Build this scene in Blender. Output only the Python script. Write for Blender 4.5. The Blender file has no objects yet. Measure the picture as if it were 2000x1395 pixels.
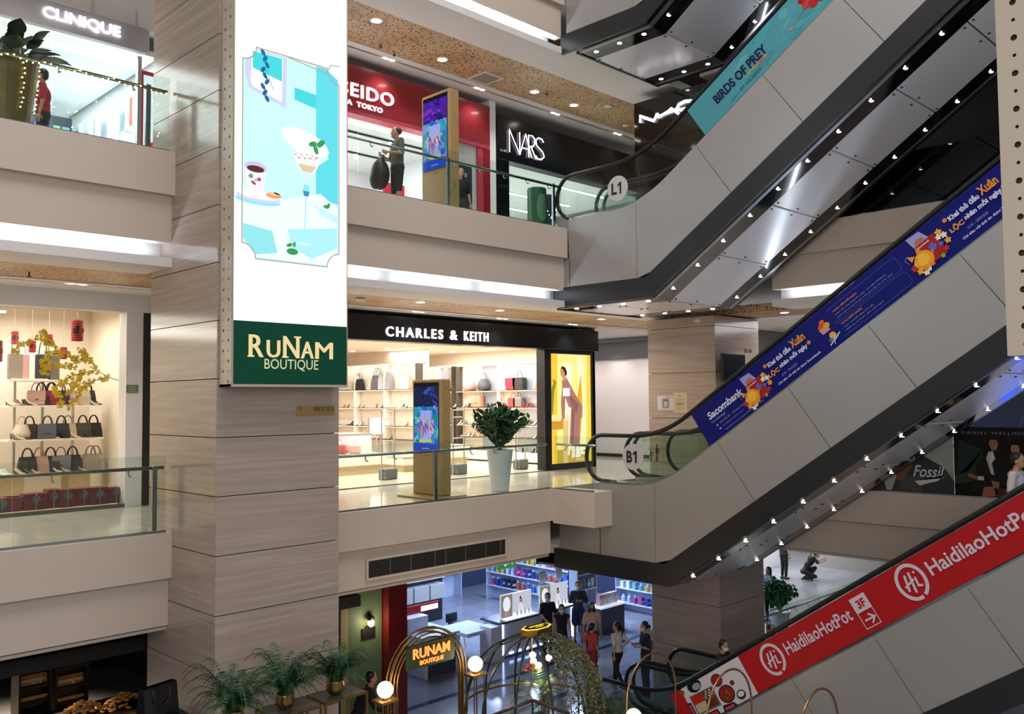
import bpy, bmesh, math, random
from mathutils import Vector, Matrix
random.seed(7)
SC = bpy.context.scene
COL = SC.collection
PI = math.pi

# ---------------------------------------------------------------- camera
CAM = Vector((0, 0, 1.84)); FPX = 1735.0
_y, _p, _r = math.radians(45.18), math.radians(2.8), math.radians(.52)
_f = Vector((math.cos(_y)*math.cos(_p), math.sin(_y)*math.cos(_p), math.sin(_p)))
_rt = _f.cross(Vector((0, 0, 1))).normalized(); _dn = _f.cross(_rt)
CR = math.cos(_r)*_rt + math.sin(_r)*_dn
CD = -math.sin(_r)*_rt + math.cos(_r)*_dn
cam = bpy.data.cameras.new('camera'); camo = bpy.data.objects.new('camera', cam); COL.objects.link(camo)
cam.sensor_width = 36; cam.lens = FPX/2000*36; cam.clip_start = .05; cam.clip_end = 200
camo.matrix_world = Matrix(((CR.x, -CD.x, -_f.x, CAM.x), (CR.y, -CD.y, -_f.y, CAM.y), (CR.z, -CD.z, -_f.z, CAM.z), (0, 0, 0, 1)))
SC.camera = camo

def at(px, py, ax, val):
    """the point of the plane (axis ax = val) that the photograph shows at px, py (2000 x 1395)"""
    v = CR*(px-1000) + CD*(py-697.5) + _f*FPX
    return CAM + v*((val-CAM[ax])/v[ax])

# ---------------------------------------------------------------- world, exposure, big lights
SC.view_settings.view_transform = 'Standard'; SC.view_settings.look = 'None'
SC.view_settings.gamma = 1; SC.view_settings.exposure = .15; SC.view_settings.use_curve_mapping = False
W = bpy.data.worlds.new('world'); SC.world = W; W.use_nodes = True
W.node_tree.nodes['Background'].inputs[0].default_value = (.78, .76, .76, 1)
W.node_tree.nodes['Background'].inputs[1].default_value = .40

def area(loc, rot, sx, sy, power, col=(1, .93, .85), spread=PI):
    l = bpy.data.lights.new('area_light', 'AREA'); l.shape = 'RECTANGLE'; l.size = sx; l.size_y = sy
    l.energy = power; l.color = col; l.spread = spread
    o = bpy.data.objects.new('area_light', l); COL.objects.link(o); o.location = loc; o.rotation_euler = rot
    return o
def spot(loc, power, col=(1, .9, .78), ang=100, blend=.8, rad=.06):
    l = bpy.data.lights.new('spot_light', 'SPOT'); l.energy = power; l.color = col
    l.spot_size = math.radians(ang); l.spot_blend = blend; l.shadow_soft_size = rad
    o = bpy.data.objects.new('spot_light', l); COL.objects.link(o); o.location = loc
    return o
def point(loc, power, col=(1, .8, .55), rad=.08):
    l = bpy.data.lights.new('point_light', 'POINT'); l.energy = power; l.color = col; l.shadow_soft_size = rad
    o = bpy.data.objects.new('point_light', l); COL.objects.link(o); o.location = loc
    return o
# atrium ceiling lights high over the void, and the lit halls on the camera's side
area((7, 4, 16.5), (0, 0, 0), 10, 8, 1350, (1, .95, .91))
area((-3, -4, 5.0), (math.radians(62), 0, math.radians(-45)), 14, 5, 700, (1, .94, .90))

# ---------------------------------------------------------------- materials
def lin(h):
    h = h.lstrip('#'); c = [int(h[i:i+2], 16)/255 for i in (0, 2, 4)]
    return tuple(x/12.92 if x <= .04045 else ((x+.055)/1.055)**2.4 for x in c)
MATS = {}
def M(name, col='#888888', rough=.5, metal=0, emit=0, spec=.5, coat=0, noise=0, nscale=20, bump=0, bscale=60, alpha=1, ecol=None):
    if name in MATS: return MATS[name]
    m = bpy.data.materials.new(name); m.use_nodes = True; MATS[name] = m
    nt = m.node_tree; b = nt.nodes['Principled BSDF']
    c = lin(col)
    b.inputs['Base Color'].default_value = (*c, 1); b.inputs['Roughness'].default_value = rough
    b.inputs['Metallic'].default_value = metal; b.inputs['Specular IOR Level'].default_value = spec
    b.inputs['Coat Weight'].default_value = coat; b.inputs['Coat Roughness'].default_value = .08
    if emit:
        b.inputs['Emission Color'].default_value = (*(lin(ecol) if ecol else c), 1); b.inputs['Emission Strength'].default_value = emit
    tc = nt.nodes.new('ShaderNodeTexCoord')
    if noise:
        n = nt.nodes.new('ShaderNodeTexNoise'); n.inputs['Scale'].default_value = nscale; n.inputs['Detail'].default_value = 5
        r = nt.nodes.new('ShaderNodeMapRange'); r.inputs['To Min'].default_value = 1-noise; r.inputs['To Max'].default_value = 1+noise
        x = nt.nodes.new('ShaderNodeMix'); x.data_type = 'RGBA'; x.blend_type = 'MULTIPLY'; x.inputs['Factor'].default_value = 1
        x.inputs[6].default_value = (*c, 1)
        nt.links.new(tc.outputs['Object'], n.inputs['Vector']); nt.links.new(n.outputs['Fac'], r.inputs['Value'])
        nt.links.new(r.outputs['Result'], x.inputs[7]); nt.links.new(x.outputs[2], b.inputs['Base Color'])
    if bump:
        n = nt.nodes.new('ShaderNodeTexNoise'); n.inputs['Scale'].default_value = bscale
        bp = nt.nodes.new('ShaderNodeBump'); bp.inputs['Strength'].default_value = bump; bp.inputs['Distance'].default_value = .01
        nt.links.new(tc.outputs['Object'], n.inputs['Vector']); nt.links.new(n.outputs['Fac'], bp.inputs['Height']); nt.links.new(bp.outputs[0], b.inputs['Normal'])
    return m
def ramp(nt, src, stops):
    r = nt.nodes.new('ShaderNodeValToRGB'); e = r.color_ramp.elements
    while len(e) < len(stops): e.new(.5)
    for k, (p, c) in enumerate(stops): e[k].position = p; e[k].color = (*lin(c), 1)
    nt.links.new(src, r.inputs[0]); return r
def mat_stone():
    m = M('banded_stone', '#9a8a7d', .13, spec=.55); nt = m.node_tree; b = nt.nodes['Principled BSDF']
    g = nt.nodes.new('ShaderNodeNewGeometry'); mp = nt.nodes.new('ShaderNodeMapping')
    mp.inputs['Scale'].default_value = (.3, .3, 7.5); mp.inputs['Rotation'].default_value = (.02, .035, 0)
    n = nt.nodes.new('ShaderNodeTexNoise'); n.inputs['Scale'].default_value = 2.4; n.inputs['Detail'].default_value = 7; n.inputs['Distortion'].default_value = .2
    oi = nt.nodes.new('ShaderNodeObjectInfo'); ad = nt.nodes.new('ShaderNodeVectorMath'); ad.operation = 'ADD'
    sc = nt.nodes.new('ShaderNodeVectorMath'); sc.operation = 'SCALE'; sc.inputs['Scale'].default_value = 9
    cx = nt.nodes.new('ShaderNodeCombineXYZ'); nt.links.new(oi.outputs['Random'], cx.inputs[2]); nt.links.new(cx.outputs[0], sc.inputs[0])
    nt.links.new(g.outputs['Position'], mp.inputs[0]); nt.links.new(mp.outputs[0], ad.inputs[0]); nt.links.new(sc.outputs[0], ad.inputs[1])
    nt.links.new(ad.outputs[0], n.inputs['Vector'])
    r = ramp(nt, n.outputs['Fac'], [(.3, '#a08f83'), (.46, '#a69589'), (.6, '#ad9d91'), (.75, '#b6a89c')])
    nt.links.new(r.outputs[0], b.inputs['Base Color']); return m
def mat_wood_perf():
    m = M('perforated_wood', '#b58d5e', .45); nt = m.node_tree; b = nt.nodes['Principled BSDF']
    g = nt.nodes.new('ShaderNodeNewGeometry')
    v = nt.nodes.new('ShaderNodeTexVoronoi'); v.inputs['Scale'].default_value = 15; v.distance = 'CHEBYCHEV'
    nt.links.new(g.outputs['Position'], v.inputs['Vector'])
    n = nt.nodes.new('ShaderNodeTexNoise'); n.inputs['Scale'].default_value = 1.2; nt.links.new(g.outputs['Position'], n.inputs['Vector'])
    r1 = ramp(nt, n.outputs['Fac'], [(.3, '#b38d65'), (.7, '#cbb08c')])
    r2 = ramp(nt, v.outputs['Distance'], [(.22, '#4f3624'), (.27, '#ffffff')])
    x = nt.nodes.new('ShaderNodeMix'); x.data_type = 'RGBA'; x.blend_type = 'MULTIPLY'; x.inputs['Factor'].default_value = 1
    nt.links.new(r1.outputs[0], x.inputs[6]); nt.links.new(r2.outputs[0], x.inputs[7]); nt.links.new(x.outputs[2], b.inputs['Base Color']); return m
def mat_tile(name, a, c, size, rough, seam):
    m = M(name, a, rough, spec=.5); nt = m.node_tree; b = nt.nodes['Principled BSDF']
    g = nt.nodes.new('ShaderNodeNewGeometry'); k = nt.nodes.new('ShaderNodeTexBrick'); k.offset = 0
    k.inputs['Scale'].default_value = 1/size; k.inputs['Mortar Size'].default_value = .006
    k.inputs['Brick Width'].default_value = 1; k.inputs['Row Height'].default_value = 1
    k.inputs['Color1'].default_value = (*lin(a), 1); k.inputs['Color2'].default_value = (*lin(c), 1); k.inputs['Mortar'].default_value = (*lin(seam), 1)
    nt.links.new(g.outputs['Position'], k.inputs['Vector']); nt.links.new(k.outputs['Color'], b.inputs['Base Color']); return m
def mat_glass(name, tint, refl=.9, rough=.02, dens=.93):
    """sheet glass: clear body with a Fresnel reflection"""
    m = bpy.data.materials.new(name); m.use_nodes = True; MATS[name] = m; nt = m.node_tree; nt.nodes.clear()
    o = nt.nodes.new('ShaderNodeOutputMaterial'); t = nt.nodes.new('ShaderNodeBsdfTransparent'); gl = nt.nodes.new('ShaderNodeBsdfGlossy')
    t.inputs[0].default_value = (*[x*dens for x in lin(tint)], 1); gl.inputs['Roughness'].default_value = rough; gl.inputs[0].default_value = (refl, refl, refl, 1)
    f = nt.nodes.new('ShaderNodeFresnel'); f.inputs[0].default_value = 1.5; mx = nt.nodes.new('ShaderNodeMixShader')
    ge = nt.nodes.new('ShaderNodeNewGeometry'); fm = nt.nodes.new('ShaderNodeMath'); fm.operation = 'SUBTRACT'; fm.use_clamp = True   # the far face of a pane adds no second reflection
    nt.links.new(f.outputs[0], fm.inputs[0]); nt.links.new(ge.outputs['Backfacing'], fm.inputs[1]); nt.links.new(fm.outputs[0], mx.inputs[0]); nt.links.new(t.outputs[0], mx.inputs[1]); nt.links.new(gl.outputs[0], mx.inputs[2]); nt.links.new(mx.outputs[0], o.inputs[0])
    return m
def mat_print(name, emit=0, rough=.4):
    m = bpy.data.materials.new(name); m.use_nodes = True; MATS[name] = m; nt = m.node_tree; b = nt.nodes['Principled BSDF']
    a = nt.nodes.new('ShaderNodeVertexColor'); a.layer_name = 'Col'; nt.links.new(a.outputs[0], b.inputs['Base Color'])
    b.inputs['Roughness'].default_value = rough; b.inputs['Specular IOR Level'].default_value = .15
    if emit:   # backlit film: its own light carries the picture, the surface itself reflects little
        nt.links.new(a.outputs[0], b.inputs['Emission Color']); b.inputs['Emission Strength'].default_value = emit
        x = nt.nodes.new('ShaderNodeMix'); x.data_type = 'RGBA'; x.blend_type = 'MULTIPLY'; x.inputs['Factor'].default_value = 1; x.inputs[7].default_value = (.12, .12, .12, 1)
        nt.links.new(a.outputs[0], x.inputs[6]); nt.links.new(x.outputs[2], b.inputs['Base Color'])
    return m
STONE = mat_stone(); WOODP = mat_wood_perf()
PAINT = M('beige_paint', '#c8b9ac', .6, noise=.03, nscale=3); WHITE = M('white_paint', '#dedad9', .6)
TILE = mat_tile('polished_tile', '#c6bfb2', '#cdc6ba', .8, .1, '#a39b8f'); TILEG = mat_tile('ground_tile', '#8a8d95', '#7e8189', .8, .14, '#55585f')
SHOPF = mat_tile('shop_tile', '#d9cfbe', '#ddd4c4', .6, .15, '#c4b9a6')
BLACK = M('black_panel', '#141518', .22, spec=.6); MATBLACK = M('matt_black', '#101113', .55); DARK = M('dark_trim', '#1b1d21', .35)
STEEL = M('brushed_steel', '#8d8a88', .34, .85, noise=.06, nscale=1.5); RAILM = M('rail_steel', '#9aa3a6', .22, 1); CHROME = M('chrome', '#d0d2d4', .08, 1)
RUBBER = M('black_rubber', '#0d0d0f', .35); GLASS = mat_glass('clear_glass', '#f3f9f6', .85, .02, .985); SHOPGLASS = mat_glass('shop_glass', '#f7fbfa', .8, .01, .98)
DARKGLASS = mat_glass('smoked_glass', '#6d7376', .9, .02, .8)
LEDW = M('led_white', '#ffffff', .5, emit=14, ecol='#fff4e6'); LEDC = M('led_cool', '#ffffff', .5, emit=5, ecol='#dfeaff'); LEDWARM = M('led_warm', '#ffe9c8', .5, emit=9, ecol='#ffd9a0')
PRINT = mat_print('printed_graphic', 0); PRINTLIT = mat_print('backlit_graphic', 1.0); PRINTSOFT = mat_print('screen_graphic', .8, .15); PRINTHOT = mat_print('bright_graphic', 1.45)
LETTERW = M('lit_letter_white', '#ffffff', .5, emit=2.0, ecol='#fbf6ff'); LETTERP = M('letter_white', '#e6e2e6', .5)
GOLD = M('brass', '#a8874e', .28, 1); WOODK = M('oak_laminate', '#a88a58', .45, noise=.1, nscale=6)
# ---------------------------------------------------------------- mesh helpers
def tag(o, label=None, cat=None, group=None, kind=None):
    if label: o['label'] = label
    if cat: o['category'] = cat
    if group: o['group'] = group
    if kind: o['kind'] = kind
    return o
def thing(name, label, cat, loc=(0, 0, 0), rz=0, group=None):
    o = bpy.data.objects.new(name, None); COL.objects.link(o); o.location = loc; o.rotation_euler = (0, 0, rz); o.empty_display_size = .1
    return tag(o, label, cat, group)
def copy_tree(o, parent=None, loc=None, rz=None, label=None, group=None, scale=None):
    c = o.copy(); COL.objects.link(c); c.parent = parent
    if loc is not None: c.location = loc
    if rz is not None: c.rotation_euler = (0, 0, rz)
    if scale is not None: c.scale = (scale, scale, scale) if not isinstance(scale, tuple) else scale
    if label: c['label'] = label
    if group: c['group'] = group
    for ch in KIDS.get(o.name, []):
        d = copy_tree(ch, c)
    return c
KIDS = {}
class G:
    """collects shapes; build() links them as one mesh object"""
    def __init__(s): s.v = []; s.f = []; s.m = []; s.mats = []; s.cm = 0; s.sm = []; s.smooth = False; s.xf = None
    def mat(s, m):
        if m not in s.mats: s.mats.append(m)
        s.cm = s.mats.index(m); return s
    def add(s, vs, fs):
        n = len(s.v); vs = [Vector(p) for p in vs]
        if s.xf is not None: vs = [s.xf @ p for p in vs]
        s.v += vs; s.f += [[i+n for i in f] for f in fs]; s.m += [s.cm]*len(fs); s.sm += [s.smooth]*len(fs); return s
    def box(s, a, b, bev=0):
        x0, y0, z0 = [min(a[i], b[i]) for i in range(3)]; x1, y1, z1 = [max(a[i], b[i]) for i in range(3)]
        if bev:
            e = min(bev, (x1-x0)/2.2, (y1-y0)/2.2, (z1-z0)/2.2)
            # chamfered box: hull of 24 points
            P = []; idx = {}
            for i in (0, 1):
                for j in (0, 1):
                    for k in (0, 1):
                        for t in range(3):
                            q = [(x0, x1)[i], (y0, y1)[j], (z0, z1)[k]]
                            for u in range(3):
                                if u != t: q[u] += e if (i, j, k)[u] == 0 else -e
                            idx[(i, j, k, t)] = len(P); P.append(q)
            F = []
            for t in range(3):
                u, w = [(1, 2), (2, 0), (0, 1)][t]
                for sd in (0, 1):
                    c = []
                    for (a_, b_) in ((0, 0), (1, 0), (1, 1), (0, 1)):
                        key = [0, 0, 0]; key[t] = sd; key[u] = a_; key[w] = b_; c.append(idx[(*key, t)])
                    F.append(c if sd else c[::-1])
            for t in range(3):   # edges along axis t
                u, w = [(1, 2), (2, 0), (0, 1)][t]
                for a_ in (0, 1):
                    for b_ in (0, 1):
                        k0 = [0, 0, 0]; k0[u] = a_; k0[w] = b_; k1 = list(k0); k1[t] = 1
                        F.append([idx[(*k0, u)], idx[(*k1, u)], idx[(*k1, w)], idx[(*k0, w)]] if (a_ ^ b_) else [idx[(*k0, w)], idx[(*k1, w)], idx[(*k1, u)], idx[(*k0, u)]])
            for i in (0, 1):
                for j in (0, 1):
                    for k in (0, 1):
                        c = [idx[(i, j, k, t)] for t in range(3)]; F.append(c if (i+j+k) % 2 else c[::-1])
            return s.add(P, F)
        P = [(x0, y0, z0), (x1, y0, z0), (x1, y1, z0), (x0, y1, z0), (x0, y0, z1), (x1, y0, z1), (x1, y1, z1), (x0, y1, z1)]
        return s.add(P, [[0, 3, 2, 1], [4, 5, 6, 7], [0, 1, 5, 4], [1, 2, 6, 5], [2, 3, 7, 6], [3, 0, 4, 7]])
    def quad(s, *p): return s.add(p, [list(range(len(p)))])
    def prism(s, poly, axis, a, b):
        """poly of 2D points extruded along axis (0,1,2) from a to b"""
        def mk(p, h):
            if axis == 0: return (h, p[0], p[1])
            if axis == 1: return (p[0], h, p[1])
            return (p[0], p[1], h)
        n = len(poly); P = [mk(p, a) for p in poly]+[mk(p, b) for p in poly]
        F = [[i, (i+1) % n, n+(i+1) % n, n+i] for i in range(n)]
        F += [list(range(n))[::-1], list(range(n, 2*n))]
        return s.add(P, F)
    def tube(s, pts, r, seg=8, cap=True):
        pts = [Vector(p) for p in pts]; n = len(pts); rs = r if isinstance(r, (list, tuple)) else [r]*n
        P = []; F = []; up = None
        for i, p in enumerate(pts):
            d = (pts[min(i+1, n-1)]-pts[max(i-1, 0)])
            if d.length < 1e-9: d = Vector((0, 0, 1))
            d.normalize()
            if up is None:
                up = d.orthogonal().normalized()
            up = (up-d*up.dot(d))
            up = up.normalized() if up.length > 1e-6 else d.orthogonal().normalized()
            w = d.cross(up)
            for k in range(seg):
                a = 2*PI*k/seg; P.append(p+(up*math.cos(a)+w*math.sin(a))*rs[i])
        for i in range(n-1):
            for k in range(seg):
                a = i*seg+k; b = i*seg+(k+1) % seg; F.append([a, b, b+seg, a+seg])
        if cap: F.append(list(range(seg))[::-1]); F.append([(n-1)*seg+k for k in range(seg)])
        return s.add(P, F)
    def cyl(s, c, r, h, seg=16, r2=None, axis=2):
        c = Vector(c); d = Vector([1 if i == axis else 0 for i in range(3)])
        return s.tube([c, c+d*h], [r, r if r2 is None else r2], seg)
    def lathe(s, c, prof, seg=16, cap=True):
        c = Vector(c); P = []; F = []
        for (r, z) in prof:
            for k in range(seg):
                a = 2*PI*k/seg; P.append(c+Vector((r*math.cos(a), r*math.sin(a), z)))
        for i in range(len(prof)-1):
            for k in range(seg):
                a = i*seg+k; b = i*seg+(k+1) % seg; F.append([a, b, b+seg, a+seg])
        if cap: F.append(list(range(seg))[::-1]); F.append([(len(prof)-1)*seg+k for k in range(seg)])
        return s.add(P, F)
    def ball(s, c, r, seg=12, rings=8):
        rx, ry, rz = r if isinstance(r, (tuple, list)) else (r, r, r)
        P = []; F = []; c = Vector(c)
        P.append(c+Vector((0, 0, -rz)))
        for i in range(1, rings):
            t = -PI/2+PI*i/rings
            for k in range(seg):
                a = 2*PI*k/seg; P.append(c+Vector((rx*math.cos(t)*math.cos(a), ry*math.cos(t)*math.sin(a), rz*math.sin(t))))
        P.append(c+Vector((0, 0, rz))); L = len(P)-1
        for k in range(seg):
            F.append([0, 1+(k+1) % seg, 1+k]); F.append([L, L-seg+k, L-seg+(k+1) % seg])
        for i in range(rings-2):
            for k in range(seg):
                a = 1+i*seg+k; b = 1+i*seg+(k+1) % seg; F.append([a, b, b+seg, a+seg])
        return s.add(P, F)
    def mesh(s, name):
        me = bpy.data.meshes.new(name); me.from_pydata([tuple(p) for p in s.v], [], s.f)
        for m in s.mats: me.materials.append(m)
        me.polygons.foreach_set('material_index', s.m); me.polygons.foreach_set('use_smooth', s.sm); me.update(); return me
    def build(s, name, mat=None, parent=None, smooth=None):
        if mat is not None and not s.mats: s.mats = [mat]
        if smooth is not None: s.sm = [smooth]*len(s.f)
        o = bpy.data.objects.new(name, s.mesh(name)); COL.objects.link(o)
        if parent is not None: o.parent = parent; KIDS.setdefault(parent.name, []).append(o)
        return o
def share(name, src, parent, loc=(0, 0, 0), rot=(0, 0, 0), scale=(1, 1, 1)):
    o = bpy.data.objects.new(name, src.data if hasattr(src, 'data') else src); COL.objects.link(o)
    o.location = loc; o.rotation_euler = rot; o.scale = scale
    if parent is not None: o.parent = parent; KIDS.setdefault(parent.name, []).append(o)
    return o
def structure(o): o['kind'] = 'structure'; return o
def sbox(name, a, b, mat, parent=None):
    o = G().box(a, b).build(name, mat, parent)
    return structure(o) if parent is None else o
# ---------------------------------------------------------------- text and flat print
_TC = {}
def text_mesh(txt, bold=0, shear=0, extrude=0, space=1.0):
    key = (txt, bold, shear, extrude, space)
    if key in _TC: return _TC[key]
    c = bpy.data.curves.new('text', 'FONT'); c.body = txt; c.size = 1; c.resolution_u = 3; c.offset = bold; c.shear = shear; c.extrude = extrude; c.space_character = space
    o = bpy.data.objects.new('text', c); COL.objects.link(o); dg = bpy.context.evaluated_depsgraph_get()
    me = bpy.data.meshes.new_from_object(o.evaluated_get(dg)); vs = [v.co.copy() for v in me.vertices]; fs = [list(p.vertices) for p in me.polygons]
    COL.objects.unlink(o); bpy.data.objects.remove(o); bpy.data.curves.remove(c); bpy.data.meshes.remove(me)
    x0 = min(v.x for v in vs); x1 = max(v.x for v in vs); y0 = min(v.y for v in vs); y1 = max(v.y for v in vs)
    _TC[key] = (vs, fs, x0, x1, y0, y1); return _TC[key]
def letters(txt, org, u, v, w, h, depth, mat, parent=None, name='lettering', bold=0, shear=0, space=1.0):
    """raised letters: box w x h with its lower left corner at org, u to the right, v up"""
    vs, fs, x0, x1, y0, y1 = text_mesh(txt, bold, shear, .5, space)
    org = Vector(org); u = Vector(u); v = Vector(v); n = u.cross(v)
    g = G(); g.add([org+u*((p.x-x0)/(x1-x0)*w)+v*((p.y-y0)/(y1-y0)*h)+n*((p.z+.5)*depth) for p in vs], fs)
    return g.build(name, mat, parent)
def strip(pts, w, closed=False):
    """left and right edge of a mitred stroke"""
    P = [Vector((float(p[0]), float(p[1]))) for p in pts]; P = [p for i, p in enumerate(P) if i == 0 or (p-P[i-1]).length > 1e-6]
    if closed: P = P+[P[0]]
    n = len(P); L, R = [], []
    for i in range(n):
        a = P[i-1] if i > 0 else (P[-2] if closed else None); b = P[i+1] if i < n-1 else (P[1] if closed else None); ns = []
        if a is not None: t = (P[i]-a).normalized(); ns.append(Vector((-t.y, t.x)))
        if b is not None: t = (b-P[i]).normalized(); ns.append(Vector((-t.y, t.x)))
        m = sum(ns, Vector((0, 0)))
        m = m.normalized() if m.length > 1e-4 else ns[0]
        k = w/2/max(.45, m.dot(ns[0])); L.append(tuple(P[i]+m*k)); R.append(tuple(P[i]-m*k))
    return L, R
class P2:
    """flat print: layered coloured shapes on one sheet"""
    def __init__(s, org, u, v, W, H, base='#ffffff', thick=.01):
        s.o = Vector(org); s.u = Vector(u).normalized(); s.v = Vector(v).normalized(); s.n = s.u.cross(s.v); s.W = W; s.H = H; s.k = 0
        s.P = []; s.F = []; s.C = []; s.thick = thick
        b = lin(base)
        c = [(0, 0), (W, 0), (W, H), (0, H)]
        s._raw([s.pt(*p, 0) for p in c]+[s.pt(*p, -thick) for p in c], [[0, 1, 2, 3], [7, 6, 5, 4], [0, 4, 5, 1], [1, 5, 6, 2], [2, 6, 7, 3], [3, 7, 4, 0]], b)
    def pt(s, x, y, d): return s.o+s.u*x+s.v*y+s.n*d
    def _raw(s, P, F, c):
        n = len(s.P); s.P += P; s.F += [[i+n for i in f] for f in F]; s.C += [c]*len(F)
    def poly(s, pts, col, k=None):
        s.k += 1; d = .00015*s.k
        pts = [(min(max(x, 0), s.W), min(max(y, 0), s.H)) for x, y in pts]
        a = sum(pts[i][0]*pts[(i+1) % len(pts)][1]-pts[(i+1) % len(pts)][0]*pts[i][1] for i in range(len(pts)))
        if a < 0: pts = pts[::-1]
        s._raw([s.pt(x, y, d) for x, y in pts], [list(range(len(pts)))], lin(col)); return s
    def rect(s, x, y, w, h, col): return s.poly([(x, y), (x+w, y), (x+w, y+h), (x, y+h)], col)
    def ell(s, x, y, rx, ry, col, a0=0, a1=360, n=20, rot=0):
        c, q = math.cos(math.radians(rot)), math.sin(math.radians(rot)); pts = []
        for i in range(n if a1-a0 >= 360 else n+1):
            a = math.radians(a0+(a1-a0)*i/n); X = rx*math.cos(a); Y = ry*math.sin(a); pts.append((x+X*c-Y*q, y+X*q+Y*c))
        return s.poly(pts, col)
    def line(s, pts, w, col, closed=False):
        s.k += 1; d = .00015*s.k; L, R = strip(pts, w, closed); n = len(L)
        s._raw([s.pt(*p, d) for p in L]+[s.pt(*p, d) for p in R], [[i, n+i, n+i+1, i+1] for i in range(n-1)], lin(col)); return s
    def text(s, txt, x, y, w, h, col, bold=0, shear=0, space=1.0):
        vs, fs, x0, x1, y0, y1 = text_mesh(txt, bold, shear, 0, space); s.k += 1; d = .00015*s.k
        if w is None: w = h*(x1-x0)/(y1-y0)
        fs = [f for f in fs]
        s._raw([s.pt(x+(p.x-x0)/(x1-x0)*w, y+(p.y-y0)/(y1-y0)*h, d) for p in vs], fs, lin(col)); return s
    def build(s, name, mat, parent=None):
        me = bpy.data.meshes.new(name); me.from_pydata([tuple(p) for p in s.P], [], s.F); me.materials.append(mat)
        ca = me.color_attributes.new('Col', 'FLOAT_COLOR', 'CORNER'); buf = []
        for f, c in zip(s.F, s.C): buf += [*c, 1]*len(f)
        ca.data.foreach_set('color', buf); me.update()
        o = bpy.data.objects.new(name, me); COL.objects.link(o)
        if parent is not None: o.parent = parent; KIDS.setdefault(parent.name, []).append(o)
        return o
UX, UY, UZ = Vector((1, 0, 0)), Vector((0, -1, 0)), Vector((0, 0, 1))   # right-hand directions of walls seen from the void: UX on Y=const walls, UY on X=const walls
# ================================================================ STRUCTURE
FG, FB, FL, F2 = -4.95, 0.0, 5.5, 11.0            # floor levels: ground, B1, L1, L2
PX0, PX1, PY0, PY1 = 5.55, 7.47, 11.17, 13.3      # left pillar
QX0, QX1, QY0, QY1 = 18.0, 19.98, 11.37, 13.3     # right pillar
XE, XR = 14.15, 17.2                              # escalator bank
XW = 17.39                                        # edge of the end gallery
class Fr:
    """frame of a gallery edge: s along, d inwards, z up"""
    def __init__(s, kind, base): s.k = kind; s.b = base
    def box(s, s0, s1, d0, d1, z0, z1):
        if s.k == 'front': return ((s0, s.b+d0, z0), (s1, s.b+d1, z1))
        return ((s.b+d0, s0, z0), (s.b+d1, s1, z1))
def gallery(fr, side, F, runs, fascia_low=True, under=True, lit=True):
    for (s0, s1) in runs:
        sbox('trim_1', *fr.box(s0, s1, 0, .25, F-.64, F), PAINT)
        sbox('trim_2', *fr.box(s0, s1, .11, .3, F-1.32, F-.64), PAINT)
        if under:
            if lit: sbox('trim_3', *fr.box(s0, s1, .5, .62, F-1.6, F-1.1), WHITE)
            sbox('trim_4', *(fr.box(s0, s1, .08, 1.05, F-1.68, F-1.545) if lit else fr.box(s0, s1, .3, 1.05, F-1.42, F-1.34)), WHITE)
            L = s1-s0; n = max(1, round(L/2.6)); q = L/n
            for i in range(n if lit else 0):
                c = s0+q*(i+.5); b = fr.box(c, c, .3, .3, F-1.52, F-1.52)[0]
                area(b, (PI, 0, 0 if fr.k == 'front' else PI/2), q*.82, .05, q*(9.0 if F > 6 else 6.5), (.74, .87, 1.0))
front = Fr('front', 12.5); end = Fr('end', XW)
gallery(front, 'front', FB, [(-8, PX0), (PX1, 13.6)], under=False)
for a, b in ((-8, PX0), (PX1, 13.6)): sbox('trim_4', (a, 12.66, FB-1.39), (b, 13.55, FB-1.345), PAINT)
gallery(front, 'front', FL, [(-8, PX0), (PX1, XE-.03)])
gallery(front, 'front', F2, [(-8, PX0), (PX1, XE-.03)])
gallery(end, 'end', FB, [(-2, 11.3)], lit=False); gallery(end, 'end', FL, [(-2, 9.6)]); gallery(end, 'end', F2, [(-2, 11.3)])
# protruding landing block of B1
sbox('trim_5', (13.57, 11.39, FB-.69), (XE-.03, 12.5, FB), PAINT)
# floors
for nm, F, m in (('floor_b1', FB, TILE), ('floor_l1', FL, TILE), ('floor_l2', F2, TILE)):
    sbox('floor', (-8, 12.74, F-.3), (XW, 24, F-.002), m); sbox('floor', (XW, 12.9, F-.3), (36, 24, F-.002), m)
    sbox('floor', (XW+.24, -2, F-.3), (36, 12.9, F-.002), m)
sbox('floor', (-12, -8, FG-.3), (42, 30, FG), TILEG)
# ceilings of the galleries (underside of the slab above)
def ceiling(F, x0=-8, x1=36):
    z = F-1.68 if F > 1 else F-1.44
    sbox('ceiling', (x0, 15.15, z-.0), (x1, 15.36, z+.2), WHITE); sbox('ceiling', (x0, 15.44, z), (x1, 24, z+.2), WHITE)
    sbox('ceiling', (x0, 15.3, z+.2), (x1, 15.5, z+.24), MATBLACK)
    sbox('ceiling', (x0, 13.55, z+.02), (x1, 15.15, z+.2), WOODP)
    sbox('ceiling', (XE-.02, 12.1 if F > 6 else 12.9, z+.01), (x1, 13.55, z+.2), WHITE)
    sbox('ceiling', (XW+1.05, -2, z+.02), (XW+2.4, 12.9, z+.2), WOODP); sbox('ceiling', (XW+2.4, -2, z), (36, 12.9, z+.2), WHITE)
for F in (FB, FL, F2): ceiling(F)
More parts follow.
